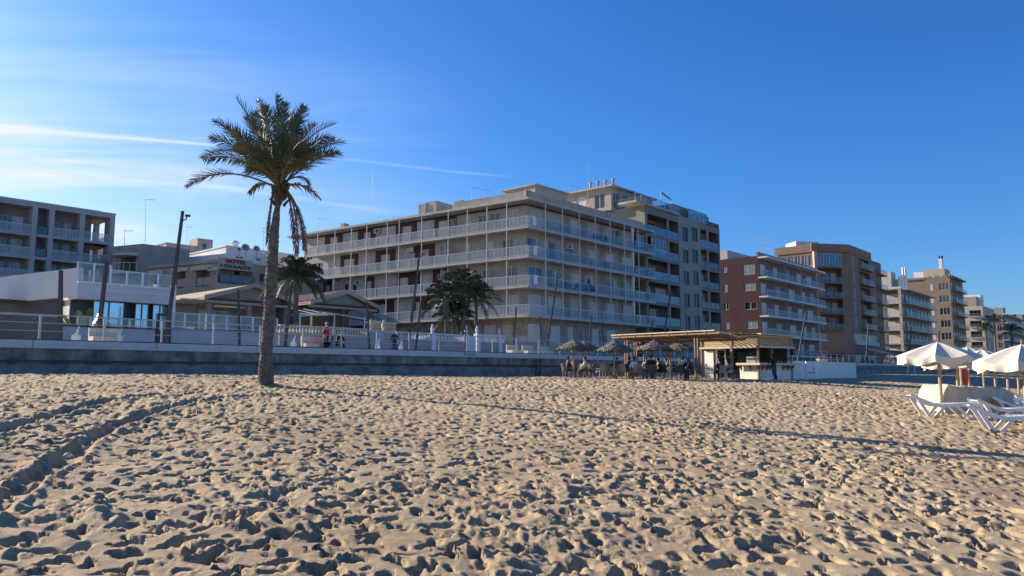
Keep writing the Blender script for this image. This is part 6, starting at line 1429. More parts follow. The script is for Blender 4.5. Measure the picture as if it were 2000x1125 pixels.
# =============== terrace furniture ===============
M_wick = mat('dark_wicker', (.075, .055, .04), .7, .25, 9); M_wickl = mat('pale_wicker', (.30, .24, .19), .7, .2, 9); M_steel = mat('bistro_steel', (.42, .42, .42), .4, .1, metal=.5)
def chair_proto(mm, lm):
    c = bpy.data.objects.new('bistro_chair', None); COL.objects.link(c)
    m = MB(); m.box(-.24, .24, -.23, .23, .42, .47); m.build('seat', mm, c)
    m = MB(); n = 6; P = [(-.25+.5*k/n, -.23-.08*math.sin(math.pi*k/n)) for k in range(n+1)]
    for (a, b) in zip(P[:-1], P[1:]): m.add([(a[0], a[1], .47), (b[0], b[1], .47), (b[0]*.95, b[1]-.1, .92), (a[0]*.95, a[1]-.1, .92), (a[0], a[1]-.02, .47), (b[0], b[1]-.02, .47), (b[0]*.95, b[1]-.12, .92), (a[0]*.95, a[1]-.12, .92)], [(0, 1, 2, 3), (7, 6, 5, 4), (3, 2, 6, 7)])
    m.build('backrest', mm, c)
    for x in (-.22, .22):
        m = MB(); m.tube([(x, -.22, .62), (x, .2, .62), (x, .22, .42)], .018, 4); m.build('armrest', lm, c)
        for y in (-.21, .21): m = MB(); m.tube([(x*1.05, y*1.1, 0), (x, y, .43)], .02, 4); m.build('leg', lm, c)
    return c
CH = [chair_proto(M_wick, M_wickl), chair_proto(M_wickl, M_wickl), chair_proto(M_black, M_steel)]; CM = child_map(); first = [True]*3
def put_chair(kind, x, y, rz, label, z=None):
    c = CH[kind] if first[kind] else copy_tree(CH[kind], CM); first[kind] = False
    c.location = (x, y, (gz(x, y) if z is None else z)-.02); c.rotation_euler = (0, 0, rz); c.name = 'bistro_chair'; return tag(c, label, 'chair', 'chairs on the bar terrace')
TBL = bpy.data.objects.new('bistro_table', None); COL.objects.link(TBL)
m = MB(); m.box(-.38, .38, -.38, .38, .72, .75); m.build('tabletop', mat('table_grey', (.36, .33, .30), .5, .1), TBL)
for x in (-.33, .33): m = MB(); m.tube([(x, -.3, 0), (x, .3, .72)], .018, 4); m.tube([(x, .3, 0), (x, -.3, .72)], .018, 4); m.build('cross_leg', M_steel, TBL)
TM = child_map(); tf = [True]
def put_table(x, y, rz, label, z=None, grp='tables on the bar terrace'):
    c = TBL if tf[0] else copy_tree(TBL, TM); tf[0] = False; c.location = (x, y, (gz(x, y) if z is None else z)-.02); c.rotation_euler = (0, 0, rz); c.name = 'bistro_table'; return tag(c, label, 'table', grp)
def at(px, Y): return ((px-1000)/FPX*Y*1.0, Y)
tabs = [(1132, 48, 'table under the leftmost thatched umbrella'), (1186, 47.5, 'table beside the empty pale wicker chair'), (1232, 46.8, 'table of the couple in front of the canopy post'), (1297, 47, 'table just right of the man in black'), (1318, 45.5, 'bare folding table with crossed legs before the double post'), (1371, 45, 'folding table near the kiosk door'), (1160, 49, 'rear table between the first two umbrellas'), (1345, 49.5, 'rear table under the canopy by the double post'), (1416, 47.5, 'table of the pair beside the kiosk hatch'), (1258, 49.5, 'rear table behind the man in black')]
for px, Y, l in tabs: x, y = at(px, Y); put_table(x, y, random.uniform(-.5, .5), l)

# =============== people ===============
PC = {}
def person_mesh(pose, mats, female=False, seed=0):
    """one continuous skinned body; mats: skin, top, bottom, shoe, hair"""
    J = {}
    lean = 0
    if pose == 'stand': J = dict(pel=(0, 0, .95), che=(0, .0, 1.33), nek=(0, .01, 1.50), sL=(-.18, 0, 1.42), eL=(-.25, -.02, 1.14), wL=(-.25, .08, .89), hL=(-.10, 0, .90), kL=(-.12, .03, .50), aL=(-.13, -.03, .08), tL=(-.15, .14, .03), sR=(.18, 0, 1.42), eR=(.25, -.02, 1.14), wR=(.24, .10, .90), hR=(.10, 0, .90), kR=(.12, .02, .50), aR=(.14, -.04, .08), tR=(.16, .13, .03))
    if pose == 'bar': J = dict(pel=(0, 0, .95), che=(0, .09, 1.32), nek=(0, .14, 1.48), sL=(-.18, .08, 1.40), eL=(-.26, .24, 1.20), wL=(-.15, .46, 1.18), hL=(-.10, 0, .90), kL=(-.12, .05, .50), aL=(-.10, -.08, .08), tL=(-.12, .10, .03), sR=(.18, .08, 1.40), eR=(.26, .24, 1.20), wR=(.12, .46, 1.20), hR=(.10, 0, .90), kR=(.11, .0, .49), aR=(.08, -.1, .08), tR=(.09, .08, .03))
    if pose == 'walk': J = dict(pel=(0, 0, .93), che=(0, .04, 1.31), nek=(0, .06, 1.48), sL=(-.18, .02, 1.40), eL=(-.24, .14, 1.15), wL=(-.20, .34, 1.00), hL=(-.10, 0, .88), kL=(-.11, -.04, .48), aL=(-.11, -.34, .14), tL=(-.11, -.25, .03), sR=(.18, .02, 1.40), eR=(.25, -.14, 1.15), wR=(.23, -.12, .90), hR=(.10, 0, .88), kR=(.11, .24, .52), aR=(.11, .30, .08), tR=(.11, .47, .04))
    if pose in ('sit', 'sitback', 'sitlean'):
        dy = {'sit': .02, 'sitback': -.06, 'sitlean': .20}[pose]; wz = .78
        J = dict(pel=(0, 0, .54), che=(0, dy, .90), nek=(0, dy*1.35, 1.07), sL=(-.18, dy, .99), eL=(-.25, dy+.10, .74), wL=(-.14, dy+.32, wz), hL=(-.10, .04, .52), kL=(-.13, .44, .50), aL=(-.13, .42, .08), tL=(-.15, .58, .03), sR=(.18, dy, .99), eR=(.25, dy+.10, .74), wR=(.13, dy+.32, wz), hR=(.10, .04, .52), kR=(.13, .44, .50), aR=(.13, .36, .08), tR=(.14, .52, .03))
        if pose == 'sitback': J['wL'] = (-.12, .24, .60); J['wR'] = (.14, .22, .60)
    nk = Vector(J['nek']); hd = nk+Vector((0, .03, .13)); ht = nk+Vector((0, .02, .235)); ns = hd+Vector((0, .085, .01))
    k = .88 if female else 1.0
    V_ = []; E = []; Rr = []; part = []
    def v(p, r, pt): V_.append(Vector(p)); Rr.append(r); part.append(pt); return len(V_)-1
    pe = v(J['pel'], (.18, .14), 2); wa = v(Vector(J['pel']).lerp(Vector(J['che']), .5), (.165*k, .13), 1); ch = v(J['che'], (.19*k, .145), 1); nb = v(nk-Vector((0, 0, .03)), (.065, .06), 1); ne = v(nk+Vector((0, 0, .035)), (.052, .055), 0)
    h1 = v(hd, (.088, .108), 0); h2 = v(ht, (.06, .07), 4)
    E += [(pe, wa), (wa, ch), (ch, nb), (nb, ne), (ne, h1), (h1, h2)]; nz = v(ns, (.016, .014), 0); E.append((h1, nz))
    for s in 'LR':
        a = v(J['s'+s], (.08*k, .075*k), 1); b = v(J['e'+s], (.056*k,)*2, 1); c = v(J['w'+s], (.028,)*2, 0); E += [(ch, a), (a, b), (b, c)]
        w = Vector(J['w'+s]); d = (w-Vector(J['e'+s])).normalized(); pm = v(w+d*.07, (.032, .018), 0); E.append((c, pm)); sd_ = d.cross(Vector((0, 0, 1))).normalized() if abs(d.z) < .9 else Vector((0, 1, 0))
        sg = -1 if s == 'L' else 1
        for i, (o, l) in enumerate(((-.030, .075), (-.010, .085), (.010, .08), (.029, .062))):
            f = v(w+d*(.085+l)+sd_*o*1.1-Vector((0, 0, .02)), (.009, .009), 0); E.append((pm, f))
        th = v(w+d*.07+sd_*.05*-sg+Vector((0, 0, -.02)), (.011, .011), 0); E.append((c, th))
        h = v(J['h'+s], (.115, .11), 2); kn = v(J['k'+s], (.078, .078), 2); an = v(J['a'+s], (.055, .055), 2); to = v(J['t'+s], (.038, .03), 3); E += [(pe, h), (h, kn), (kn, an), (an, to)]
    me = bpy.data.meshes.new('p'); me.from_pydata([tuple(x) for x in V_], E, []); ob = bpy.data.objects.new('p', me); COL.objects.link(ob)
    md = ob.modifiers.new('s', 'SKIN'); md.use_smooth_shade = True; sk = me.skin_vertices[0].data
    for i, r in enumerate(Rr): sk[i].radius = r; sk[i].use_root = (i == 0)
    sb = ob.modifiers.new('u', 'SUBSURF'); sb.levels = 1; sb.render_levels = 1
    dg = bpy.context.evaluated_depsgraph_get(); out = bpy.data.meshes.new_from_object(ob.evaluated_get(dg)); bpy.data.objects.remove(ob); out.name = 'body'
    out.materials.clear()
    # nearest bone decides the garment
    A_ = np.array([tuple(V_[e[0]]) for e in E]); B_ = np.array([tuple(V_[e[1]]) for e in E]); pr_ = [part[e[1]] for e in E]
    n = len(out.polygons); c = np.empty(n*3); out.polygons.foreach_get('center', c); c = c.reshape(-1, 3)
    ab = B_-A_; t_ = np.clip(((c[:, None, :]-A_)*ab).sum(2)/(ab**2).sum(1), 0, 1); dd = np.linalg.norm(c[:, None, :]-(A_+t_[..., None]*ab), axis=2); bi = dd.argmin(1)
    mi = np.array([pr_[b] for b in bi]); zf = t_[np.arange(n), bi]
    for i in range(n):
        b = bi[i]
        if pr_[b] == 0 and part[E[b][0]] == 1 and zf[i] < .35: mi[i] = 1
        if pr_[b] == 1 and part[E[b][0]] == 2 and zf[i] < .3: mi[i] = 2
    hc = np.array(hd); up = c-hc; near = np.linalg.norm(up, axis=1) < .2
    mi[near & ((up[:, 2] > .045) | ((up[:, 1] < -.01) & (up[:, 2] > -.06)))] = 4
    mi[near & (mi == 4) & (up[:, 1] > .07) & (up[:, 2] < .085)] = 0
    out.polygons.foreach_set('material_index', mi.astype(np.int32)); out.polygons.foreach_set('use_smooth', [True]*n); out.update(); return out, hd
def person(x, y, z, face, pose, top, bot, hair, skin=0, label='', shoe=(.05, .05, .05), female=False, sc=1.0, longhair=False, sleeves=True, hatc=None, group=None):
    key = (pose, female)
    if key not in PC: PC[key] = person_mesh(pose, None, female)
    me0, hd = PC[key]; me = me0.copy()
    cm = lambda c, n: mat(n+'_%02d%02d%02d' % tuple(int(v*99) for v in c), c, .85, .15, 6)
    for m_ in (M_skin[skin], cm(top, 'cloth'), cm(bot, 'cloth'), cm(shoe, 'shoe'), cm(hair, 'hair')): me.materials.append(m_)
    o = link('person', me, None, (x, y, z), face); o.scale = (sc, sc, sc); tag(o, label, 'person', group)
    h = MB(); c = hd+Vector((0, -.015, .035)); n = 10; hm = cm(hatc or hair, 'hat' if hatc else 'hair')
    prof = [(.0, .125), (.055, .115), (.085, .08), (.097, .03), (.094, -.01)] if not longhair else [(.0, .125), (.06, .115), (.09, .08), (.102, .02), (.105, -.06), (.10, -.16), (.07, -.22)]
    vs = []; 
    for r, zz in prof:
        for k in range(n):
            a = 2*math.pi*k/n; yy = math.sin(a)*r*1.15; 
            if zz < .06 and yy > .02: zz2 = .065+.0*zz
            else: zz2 = zz
            vs.append(c+Vector((math.cos(a)*r, yy if not (zz < .06 and yy > .02) else min(yy, .085), zz2)))
    h.add(vs, [(i*n+k, i*n+(k+1) % n, (i+1)*n+(k+1) % n, (i+1)*n+k) for i in range(len(prof)-1) for k in range(n)])
    if hatc: h.lathe(c, [(.09, .07), (.17, .045), (.17, .04), (.09, .06)], 12)
    link('hat' if hatc else 'hair', h.mesh('hair', hm, True), o); return o
BLK = (.012, .012, .014); NAVY = (.02, .035, .08); BRN = (.04, .022, .012); GRY = (.16, .16, .17)
# facing: rotation about z; 0 looks away from us (+y), pi towards us, +pi/2 looks left, -pi/2 looks right
def seat(px, Y, face, pose, kind, top, bot, hair, label, clabel, **kw):
    x, y = at(px, Y); z = gz(x, y)
    person(x, y, z-.02, face, pose, top, bot, hair, label=label, group='people at the beach bar terrace', **kw); dx, dy = -math.sin(face)*-.03, math.cos(face)*-.03
    put_chair(kind, x+dx, y+dy, face, clabel)
seat(1108, 47.5, -1.3, 'sit', 0, (.03, .03, .035), BLK, BLK, 'seated person in dark jacket at the far end of the terrace, facing the umbrella pole', 'chair of the person at the far end of the terrace')
seat(1124, 49.0, 2.0, 'sitlean', 0, (.10, .09, .05), NAVY, (.35, .26, .12), 'fair haired seated person behind the leftmost umbrella pole', 'chair behind the leftmost umbrella pole', female=True)
seat(1143, 48.5, 1.2, 'sit', 0, (.70, .70, .70), GRY, BRN, 'seated person in white shirt right of the leftmost umbrella', 'chair of the person in white shirt', female=True)
seat(1205, 48.8, 2.6, 'sit', 0, (.05, .05, .05), (.6, .6, .58), BLK, 'seated person in black top with white trousers by the large umbrella', 'dark chair under the large thatched umbrella')
seat(1222, 46.0, -.9, 'sitlean', 1, (.10, .07, .05), (.22, .06, .04), BLK, 'dark haired seated person leaning over the table at the canopy post', 'pale chair at the canopy post table')
seat(1238, 45.3, .35, 'sit', 1, (.66, .70, .76), (.28, .12, .12), BRN, 'seated person in white shirt and red shorts with back turned', 'chair of the person in red shorts', skin=0)
seat(1270, 44.8, .15, 'sitback', 0, (.012, .014, .018), (.07, .12, .20), BLK, 'broad seated man in black printed T-shirt with back turned', 'chair of the man in the black T-shirt', sc=1.12)
seat(1261, 48.3, 2.8, 'sit', 0, (.55, .50, .45), GRY, BRN, 'seated person facing us behind the man in black T-shirt', 'chair behind the man in black T-shirt', female=True)
seat(1285, 49.2, 1.5, 'sit', 2, (.22, .27, .05), BLK, BLK, 'seated person in yellow green top under the thatched umbrella', 'chair of the person in yellow green')
seat(1308, 48.6, 1.4, 'sitlean', 2, (.28, .16, .12), GRY, BRN, 'seated person in brown top near the double timber post', 'chair near the double timber post', female=True)
seat(1331, 44.6, -.8, 'sit', 0, (.018, .018, .022), (.03, .035, .06), BLK, 'seated man in black sweater left of the brown haired woman', 'chair of the man in black sweater', sc=1.05)
seat(1352, 44.4, 1.1, 'sitlean', 0, (.02, .02, .022), (.03, .035, .06), (.10, .05, .03), 'brown haired woman in black leaning forward beside the folding table', 'chair of the woman leaning forward', female=True, longhair=True)
seat(1404, 46.2, .3, 'sit', 1, (.03, .06, .05), (.05, .05, .06), BLK, 'seated person in dark green top before the kiosk doorway', 'slatted chair before the kiosk doorway')
seat(1427, 46.6, 1.0, 'sitlean', 2, (.20, .21, .22), (.66, .64, .6), BLK, 'seated person in grey hoodie and white trousers at the counter end', 'chair of the person in the grey hoodie')
for px, Y, f, k, l in ((1173, 46.3, .4, 1, 'empty pale wicker chair with its back turned, left of the big umbrella'), (1190, 49, 2.4, 0, 'empty dark chair behind the second table'), (1160, 47.6, -1.2, 0, 'empty dark chair between the first tables'), (1385, 46, 1.3, 0, 'empty dark chair beside the folding table'), (1295, 45.6, -.5, 2, 'empty steel chair next to the man in black T-shirt'), (1318, 47.2, 2.9, 2, 'empty steel chair facing us at the middle tables'), (1148, 50, 2.8, 1, 'empty pale chair at the rear of the first umbrellas'), (1196, 46.4, 1.2, 1, 'empty wicker chair close to the big umbrella pole')):
    x, y = at(px, Y); put_chair(k, x, y, f, l)
# print on the T-shirt
x, y = at(1270, 44.8)
p_ = KR.pt(KR.s(1508, .75), .75, 0); person(p_.x, p_.y, gz(p_.x, p_.y), aL*-1+.1, 'bar', (.012, .012, .014), (.025, .045, .11), BRN, label='standing customer in black top and blue jeans leaning on the bar counter', female=True, sc=.98)
p_ = KR.pt(1.0, -.9, 0); person(p_.x, p_.y, zKB+.05, math.pi-.6, 'bar', BLK, BLK, BLK, label='bar worker in black behind the shaded counter')
p_ = KL.pt(.9, -.95, 0); person(p_.x, p_.y, zKB+.05, 2.2, 'bar', BLK, BLK, BLK, label='bar worker in black behind the sunlit counter', skin=1)
# promenade
p_ = hitd(637, 660, 36.6); person(p_.x, p_.y, ZP, -1.9, 'stand', (.42, .02, .03), BLK, (.45, .44, .42), label='standing man in red jacket and dark shorts on the promenade', shoe=(.4, .38, .35))
p_ = hitd(646, 668, 37.0); person(p_.x, p_.y, ZP, 2.5, 'sit', (.03, .06, .06), BLK, (.4, .38, .36), label='seated elderly person in dark green jacket on the bench', sc=.95)
p_ = hitd(660, 668, 36.9); person(p_.x, p_.y, ZP, -2.3, 'sitlean', (.015, .015, .02), BLK, BLK, label='seated person in black leaning forward on the bench', sc=.98)
p_ = hitd(771, 668, 38.2); person(p_.x, p_.y, ZP, 1.0, 'walk', NAVY, NAVY, (.5, .46, .40), label='walker in navy clothes passing the white balustrade', sc=.95)
p_ = hitd(776, 668, 38.9); person(p_.x, p_.y, ZP, 1.0, 'walk', (.35, .40, .46), (.10, .12, .18), (.6, .6, .58), label='second walker in pale blue shirt partly hidden by the railing post', sc=.93, female=True)
# walking frame of the seated pair
p_ = hitd(654, 672, 36.3); t_ = thing('wheeled_walker', 'grey wheeled walking frame before the seated pair', 'walking frame', (p_.x, p_.y, ZP)); m = MB()
for s in (-.28, .28):
    q_ = p_+U*s; m.tube([(q_.x, q_.y, ZP+.12), (q_.x, q_.y, ZP+.8), (q_.x+.1, q_.y-.15, ZP+.88)], .018, 5); m.tube([(q_.x, q_.y, ZP+.7), (q_.x+.2, q_.y-.25, ZP+.12)], .018, 5)
m.tube([(p_.x-U.x*.28, p_.y-U.y*.28, ZP+.55), (p_.x+U.x*.28, p_.y+U.y*.28, ZP+.55)], .018, 5); m.build('frame', M_alu, t_)
for s in (-.28, .28):
    for d_ in ((0, 0), (.2, -.25)):
        q_ = p_+U*s; m = MB(); c = Vector((q_.x+d_[0], q_.y+d_[1], ZP+.09)); ring = [c+Vector((U.x*0+math.cos(6.283*k/10)*.09, 0, math.sin(6.283*k/10)*.09)) for k in range(11)]; m.tube(ring, .02, 5, cap=False); m.build('wheel', M_black, t_)
# far promenade cafe
CT = [(.3, .02, .03), (.6, .6, .6), (.02, .03, .06), (.03, .03, .03), (.10, .14, .2), (.25, .2, .12), (.05, .12, .09)]
names = ['red', 'white', 'navy', 'black', 'slate blue', 'tan', 'green']
fc = random.Random(5)
for i, px in enumerate(list(range(1600, 1616, 9))+list(range(1684, 1842, 9))):
    d = 37.2+fc.uniform(0, 2.5); p_ = hitd(px, 700, d); st = fc.choice(['stand', 'sit', 'sit', 'sitlean', 'walk']); c = i % 7
    person(p_.x, p_.y, ZP, fc.uniform(-3, 3), st, CT[c], CT[(c+3) % 7], BRN if i % 2 else BLK, label='%s cafe guest in %s, %s along the far promenade' % ('standing' if st in ('stand', 'walk') else 'seated', names[c], ['by the hoarding', 'in front of the shop gallery', 'under the grey awning', 'in front of the dappled pillars', 'by the nearest umbrella top'][min(4, i//5)]), sc=1.0, group='guests of the far promenade cafe')
    if st in ('sit', 'sitlean'):
        f_ = COL.objects[-1]
        put_chair(i % 2, p_.x, p_.y, 0, 'chair of the seated %s clothed guest %s' % (names[c], ['by the hoarding', 'before the shop gallery', 'under the grey awning', 'before the dappled pillars', 'by the nearest umbrella top'][min(4, i//5)]), z=ZP)
for i, px in enumerate((1600, 1694, 1716, 1738, 1760, 1784, 1808)):
    p_ = hitd(px, 700, 37.5); put_table(p_.x, p_.y, .3*i, ['table beside the cream boat shape above the hoarding', 'first cafe table below the shop gallery', 'second cafe table below the shop gallery', 'cafe table under the near edge of the grey awning', 'cafe table by the first dappled pillar', 'cafe table by the second dappled pillar', 'last cafe table before the umbrella'][i], z=ZP, grp='tables of the far promenade cafe')
AF = Fr(uv(0, 40.5), U, -V); t_ = thing('cafe_awning', 'long flat grey awning over the far promenade cafe', 'awning', AF.pt(AF.s(1740), 0, ZP)); a, b = AF.s(1688), AF.s(1800); zz = AF.hit(1740, 692)[1]; z2_ = AF.hit(1740, 686)[1]
m = MB(); m.add([AF.pt(a, 1.5, zz), AF.pt(b, 1.5, zz), AF.pt(b, -1.5, z2_+.35), AF.pt(a, -1.5, z2_+.35), AF.pt(a, 1.5, zz-.3), AF.pt(b, 1.5, zz-.3)], [(0, 1, 2, 3), (0, 4, 5, 1)]); m.build('canopy', mat('awning_dark', (.08, .09, .10), .8, .1), t_)
for k in range(6): s = a+(b-a)*k/5; m = MB(); m.fbox(AF, s-.05, s+.05, 1.35, 1.45, ZP, zz); m.build('post', M_frame, t_)
for k, px in enumerate((1617, 1626)): 
    p_ = hitd(px-15, 700, 38); t_ = thing('wicker_armchair', ['cream shell shaped armchair above the hoarding', 'white shell shaped armchair above the hoarding'][k], 'armchair', (p_.x, p_.y, ZP)); m = MB(); c = (p_.x, p_.y, ZP+.5); m.lathe(c, [(.1, -.15), (.4, -.05), (.5, .3), (.47, .3), (.35, .0), (.08, -.05)], 14); m.build('shell', M_cream2 if k == 0 else m_gw, t_, smooth=True); m = MB(); m.lathe((p_.x, p_.y, ZP), [(.3, 0), (.25, .3)], 10); m.build('base', M_white, t_)

# =============== parasols and loungers ===============
M_canvas = mat('canvas_offwhite', (.60, .56, .475), .85, .05, 2, .08); M_ppole = mat('parasol_timber', (.42, .30, .17), .7, .2, 6, .1)
def parasol(px, Y, apy, rpx, bpy_, label, seed, rot=0.0, dyr=25, ptop=True, base=None):
    rnd = random.Random(seed); a = hity(px, apy, Y); r = rpx*Y/FPX; g0 = gz(a.x, a.y); zr = hity(px, apy+dyr, Y).z
    t = thing('beach_parasol', label, 'parasol', (a.x, a.y, g0), group='white canvas parasols with timber poles'); n = 8; SEG = 6; m = MB(); H_ = a.z-zr; rows = 6; N = n*SEG; vs = []
    for i in range(rows+1):
        f = i/rows
        for k in range(N):
            th = 2*math.pi*k/N+rot; u = (k % SEG)/SEG; poly = math.cos(math.pi/n)/math.cos((u-.5)*2*math.pi/n); sagr = 1-.16*(1-abs(2*u-1))*f*.0
            rr = r*f*poly; sag = .085*r*math.sin(math.pi*u)*f
            vs.append(Vector((a.x+rr*math.cos(th), a.y+rr*math.sin(th), a.z-H_*(f**1.12)-sag)))
    fs = []
    for i in range(rows): fs += [(i*N+k, i*N+(k+1) % N, (i+1)*N+(k+1) % N, (i+1)*N+k) for k in range(N)]
    m.add(vs, fs); m.build('canopy', M_canvas, t, smooth=False)
    # wavy valance
    m = MB(); top = vs[-N:]; h = .26; M3 = 3; ring = []
    for k in range(N):
        p, q_ = top[k], top[(k+1) % N]
        for j in range(M3): ring.append(p.lerp(q_, j/M3))
    L_ = len(ring); cen = Vector((a.x, a.y, 0)); lo = []
    for k, p in enumerate(ring):
        d = Vector((p.x-a.x, p.y-a.y, 0)).normalized(); w_ = math.sin(k*.55+seed)*.05+math.sin(k*.23)*.04; lo.append(p+d*(w_-.02)+Vector((0, 0, -h*(.88+.12*math.sin(k*.26+seed))-rnd.uniform(0, .006))))
    m.add(ring+lo, [(k, (k+1) % L_, L_+(k+1) % L_, L_+k) for k in range(L_)]); m.build('valance', M_canvas, t)
    m = MB(); m.tube([(a.x, a.y, g0-.35), (a.x+.01, a.y, a.z-.02)], [.055, .045], 9); m.build('pole', M_ppole, t)
    m = MB(); m.tube([(a.x, a.y, a.z-.03), (a.x, a.y, a.z+.12)], .02, 5); m.build('finial', M_ppole, t)
    for k in range(n):
        th = 2*math.pi*k/n+rot; m = MB(); m.tube([(a.x, a.y, a.z-.10), (a.x+r*.97*math.cos(th), a.y+r*.97*math.sin(th), zr+.0)], .012, 4); m.build('rib', M_ppole, t)
parasol(1831, 23.8, 668, 73, 808, 'nearest white parasol, its pole in front of the covered pile', 1, .2, 26)
parasol(1866, 26.0, 684, 62, 792, 'white parasol tucked low behind the nearest one', 2, .5, 20)
parasol(1995, 20.5, 672, 84, 835, 'sunlit white parasol at the edge, over the nearest loungers', 3, .1, 33)
parasol(1888, 44, 677, 42, 751, 'distant parasol peaking behind the nearest one', 4, .3, 18)
parasol(1917, 42, 682, 42, 753, 'second distant parasol with a peak in the gap', 5, .6, 16)
parasol(1940, 33, 694, 48, 762, 'middle parasol behind the covered pile', 6, .1, 14)
parasol(1964, 29.5, 692, 54, 781, 'parasol behind the sunlit one, frilly rim showing below it', 7, .4, 15)
parasol(1985, 34, 696, 50, 779, 'rear parasol with the darkest pole', 8, .2, 12)
M_plas = mat('white_plastic', (.72, .73, .74), .35, .05)
def lounger_proto():
    c = bpy.data.objects.new('sun_lounger', None); COL.objects.link(c)
    # side rails: bed from x=-.95 to .95 , head raised at -x
    def prof(x): return .36+(.0 if x > -.35 else (-.35-x)*.42)+.02*math.sin(x*3)
    xs = [-.98+.14*i for i in range(15)]
    for y in (-.31, .31):
        m = MB()
        for a, b in zip(xs[:-1], xs[1:]): m.add([(a, y-.03, prof(a)-.07), (b, y-.03, prof(b)-.07), (b, y-.03, prof(b)+.02), (a, y-.03, prof(a)+.02), (a, y+.03, prof(a)-.07), (b, y+.03, prof(b)-.07), (b, y+.03, prof(b)+.02), (a, y+.03, prof(a)+.02)], [(0, 1, 2, 3), (7, 6, 5, 4), (3, 2, 6, 7), (0, 4, 5, 1)])
        m.build('side_rail', M_plas, c)
        for x0, x1, xt in ((-.52, -.52, -.80), (-.45, -.45, -.15), (.45, .45, .12), (.52, .52, .78)):
            m = MB(); m.add([(x0-.04, y-.035, -.03), (x0+.04, y-.035, -.03), (xt+.05, y-.035, prof(xt)-.04), (xt-.05, y-.035, prof(xt)-.04), (x0-.04, y+.035, -.03), (x0+.04, y+.035, -.03), (xt+.05, y+.035, prof(xt)-.04), (xt-.05, y+.035, prof(xt)-.04)], [(0, 1, 2, 3), (7, 6, 5, 4), (0, 4, 5, 1), (1, 5, 6, 2), (2, 6, 7, 3), (3, 7, 4, 0)]); m.build('leg', M_plas, c)
    s0 = None
    for i in range(17):
        x = -.93+i*.112; z = prof(x); z2 = prof(x+.085); me_ = MB(); me_.add([(x, -.28, z), (x+.085, -.28, z2), (x+.085, .28, z2), (x, .28, z), (x, -.28, z-.02), (x+.085, -.28, z2-.02), (x+.085, .28, z2-.02), (x, .28, z-.02)], [(0, 1, 2, 3), (7, 6, 5, 4), (0, 4, 5, 1), (1, 5, 6, 2), (2, 6, 7, 3), (3, 7, 4, 0)]); me_.build('slat', M_plas, c)
    return c
LG = lounger_proto(); LM = child_map(); lf = [True]
def lounger(px, py, Y, rz, label, sc=1.0, tilt=0):
    x = (px-1000)/FPX*Y; c = LG if lf[0] else copy_tree(LG, LM); lf[0] = False; c.location = (x, Y, gz(x, Y)-.03); c.rotation_euler = (0, tilt, rz); c.scale = (sc,)*3; c.name = 'sun_lounger'; tag(c, label, 'sun lounger', 'white plastic sun loungers')
lounger(1840, 795, 23.2, R(-12), 'white sun lounger in front of the covered pile', 1.12)
lounger(1975, 820, 19.0, R(-20), 'nearest white sun lounger beside the sunlit parasol pole', 1.12)
lounger(1962, 795, 22.6, R(-8), 'white sun lounger behind the nearest one', 1.05)
lounger(1990, 785, 25.0, R(-15), 'white sun lounger at the right end behind the others', 1.05)
lounger(1975, 772, 29.0, R(-10), 'farthest white sun lounger past the covered pile', 1.05); lounger(2010, 768, 31.0, R(-10), 'white sun lounger near the darkest pole', 1.05)
def pile():
    Y = 25.3; a = hity(1812, 790, Y); b = hity(1950, 790, Y+.8); e = (b-a); e.z = 0; L = e.length; e.normalize(); F = Fr(a, e, (e.y, -e.x)); zg = gz((a.x+b.x)/2, Y)-.05; zt = hity(1880, 751, Y).z
    t = thing('covered_pile', 'pile of beach furniture under a creased beige tarpaulin behind the parasol poles', 'covered pile', (a.x+L/2*e.x, a.y, zg))
    nu, nv = 70, 36; vs = []; rnd = random.Random(3)
    Hh = zt-zg
    def hprof(u): return Hh*(1.0-.10*u if u > .12 else (.25+.80*(u/.12)**.8))*(1 if u < .93 else 1-.25*((u-.93)/.07)**2)
    from mathutils import noise as MN
    for i in range(nu+1):
        u = i/nu
        for j in range(nv+1):
            v = j/nv; h = hprof(u); th = (v-.5)*2; W = .62-.1*(1-min(1, u/.12))
            # cross section: up the front, over the top, down the back
            if abs(th) < .30: y = th/.30*W*.8; z = h*(1-.03*(th/.3)**2)
            else: k = (abs(th)-.30)/.70; y = math.copysign(W*(.8+.32*k**.8), th); z = h*(1-k)*(.98)+0*k
            n_ = (.5-abs(MN.noise(Vector((u*6, v*3, 1))))*2)*.16+(.4-abs(MN.noise(Vector((u*15, v*6, 4))))*2)*.09+.03*math.sin(u*34+v*9+2*MN.noise(Vector((u*4, v*4, 9))))
            k2 = min(1, abs(th)/.3); vs.append(F.pt(u*L+n_*.3, -y*1.0+(n_*k2*math.copysign(1, -th)), zg+max(0, z+n_*.35*(1-.5*k2)-.06*math.sin(math.pi*u)*(1-k2))))
    m = MB(); m.add(vs, [(i*(nv+1)+j, (i+1)*(nv+1)+j, (i+1)*(nv+1)+j+1, i*(nv+1)+j+1) for i in range(nu) for j in range(nv)])
    for u_ in (0, nu):
        idx = [vs[u_*(nv+1)+j] for j in range(nv+1)]; m.add(idx, [tuple(range(nv+1))])
    m.build('tarpaulin', mat('tarpaulin_beige', (.56, .49, .36), .8, .08, 2, .1), t, smooth=True)
    for s in (.5, L-.5): m = MB(); m.fbox(F, s-.05, s+.05, -.3, .3, zg-.02, zg+.4); m.build('leg', M_plas, t)
pile()
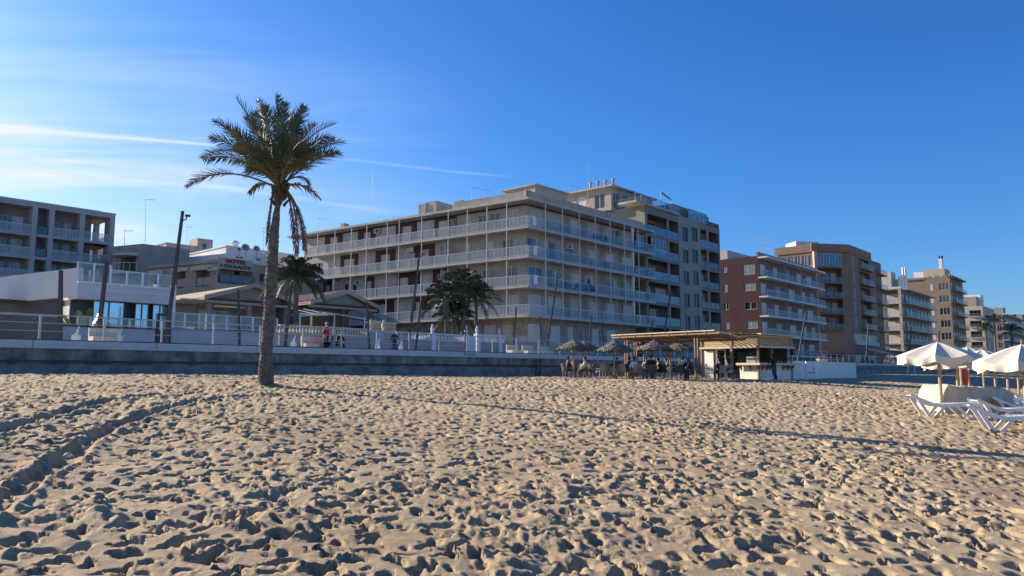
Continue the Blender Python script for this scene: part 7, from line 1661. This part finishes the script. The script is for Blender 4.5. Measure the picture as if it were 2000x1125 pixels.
p_ = hity(1885, 733, 30); t_ = thing('rescue_buoy', 'red rescue buoy hanging from a parasol pole in the gap', 'buoy', p_); m = MB(); m.lathe(p_, [(0, -.38), (.09, -.34), (.12, -.1), (.12, .15), (.08, .33), (0, .36)], 10); m.build('float', mat('buoy_red', (.45, .05, .035), .5, .1), t_, smooth=True); m = MB(); m.tube([p_+Vector((0, 0, .34)), p_+Vector((0, 0, .7))], .01, 4); m.build('strap', M_ppole, t_)
g0 = gz(p_.x-.12, 30); m = MB(); m.tube([(p_.x-.16, 30, g0-.3), (p_.x-.16, 30, p_.z+.75)], .05, 7); tag(m.build('timber_pole', M_ppole), 'bare timber pole carrying the red rescue buoy', 'pole')
for px, l in ((1773, 'near pale pipe standing before the far sea wall'), (1786, 'far pale pipe standing before the far sea wall')):
    p_ = hitd(px, 720, 33.5); m = MB(); m.tube([(p_.x, p_.y, 1.1), (p_.x, p_.y, 2.95)], .09, 6); tag(m.build('standpipe', M_white), l, 'pipe', 'pale pipes before the far sea wall')
p_ = hitd(1052, 715, 34.6); m = MB(); m.tube([(p_.x, p_.y, 1.2), (p_.x+.12, p_.y, 1.9), (p_.x+.14, p_.y, 2.62)], .07, 6); m.tube([(p_.x, p_.y, 1.25), (p_.x-.2, p_.y, 1.5), (p_.x-.12, p_.y, 2.3), (p_.x+.14, p_.y, 2.6)], .04, 5); tag(m.build('drain_pipe', M_black), 'black looped drain pipe on the sea wall left of the terrace', 'pipe')
# a white pebble and scraps on the sand
def pebble(px, py, r, col, label, nm='pebble'):
    p = gpix(px, py); m = MB(); n = 8; vs = []; rnd = random.Random(px)
    for i in range(5):
        ph = math.pi*i/4
        for k in range(n): a = 2*math.pi*k/n; rr = r*rnd.uniform(.85, 1.1); vs.append(Vector((p.x+rr*math.sin(ph)*math.cos(a), p.y+rr*math.sin(ph)*math.sin(a), p.z+.02+rr*.7*math.cos(ph))))
    m.add(vs, [(i*n+k, i*n+(k+1) % n, (i+1)*n+(k+1) % n, (i+1)*n+k) for i in range(4) for k in range(n)]); tag(m.build(nm, mat('pebble_%d' % px, col, .8, .1), smooth=True), label, nm)
pebble(132, 893, .05, (.6, .55, .45), 'pale round stone in the wheel rut')
pebble(590, 1110, .04, (.55, .5, .42), 'pale stone low in the trodden sand'); pebble(417, 1116, .035, (.10, .06, .05), 'small dark scrap of wood in the sand', 'scrap')
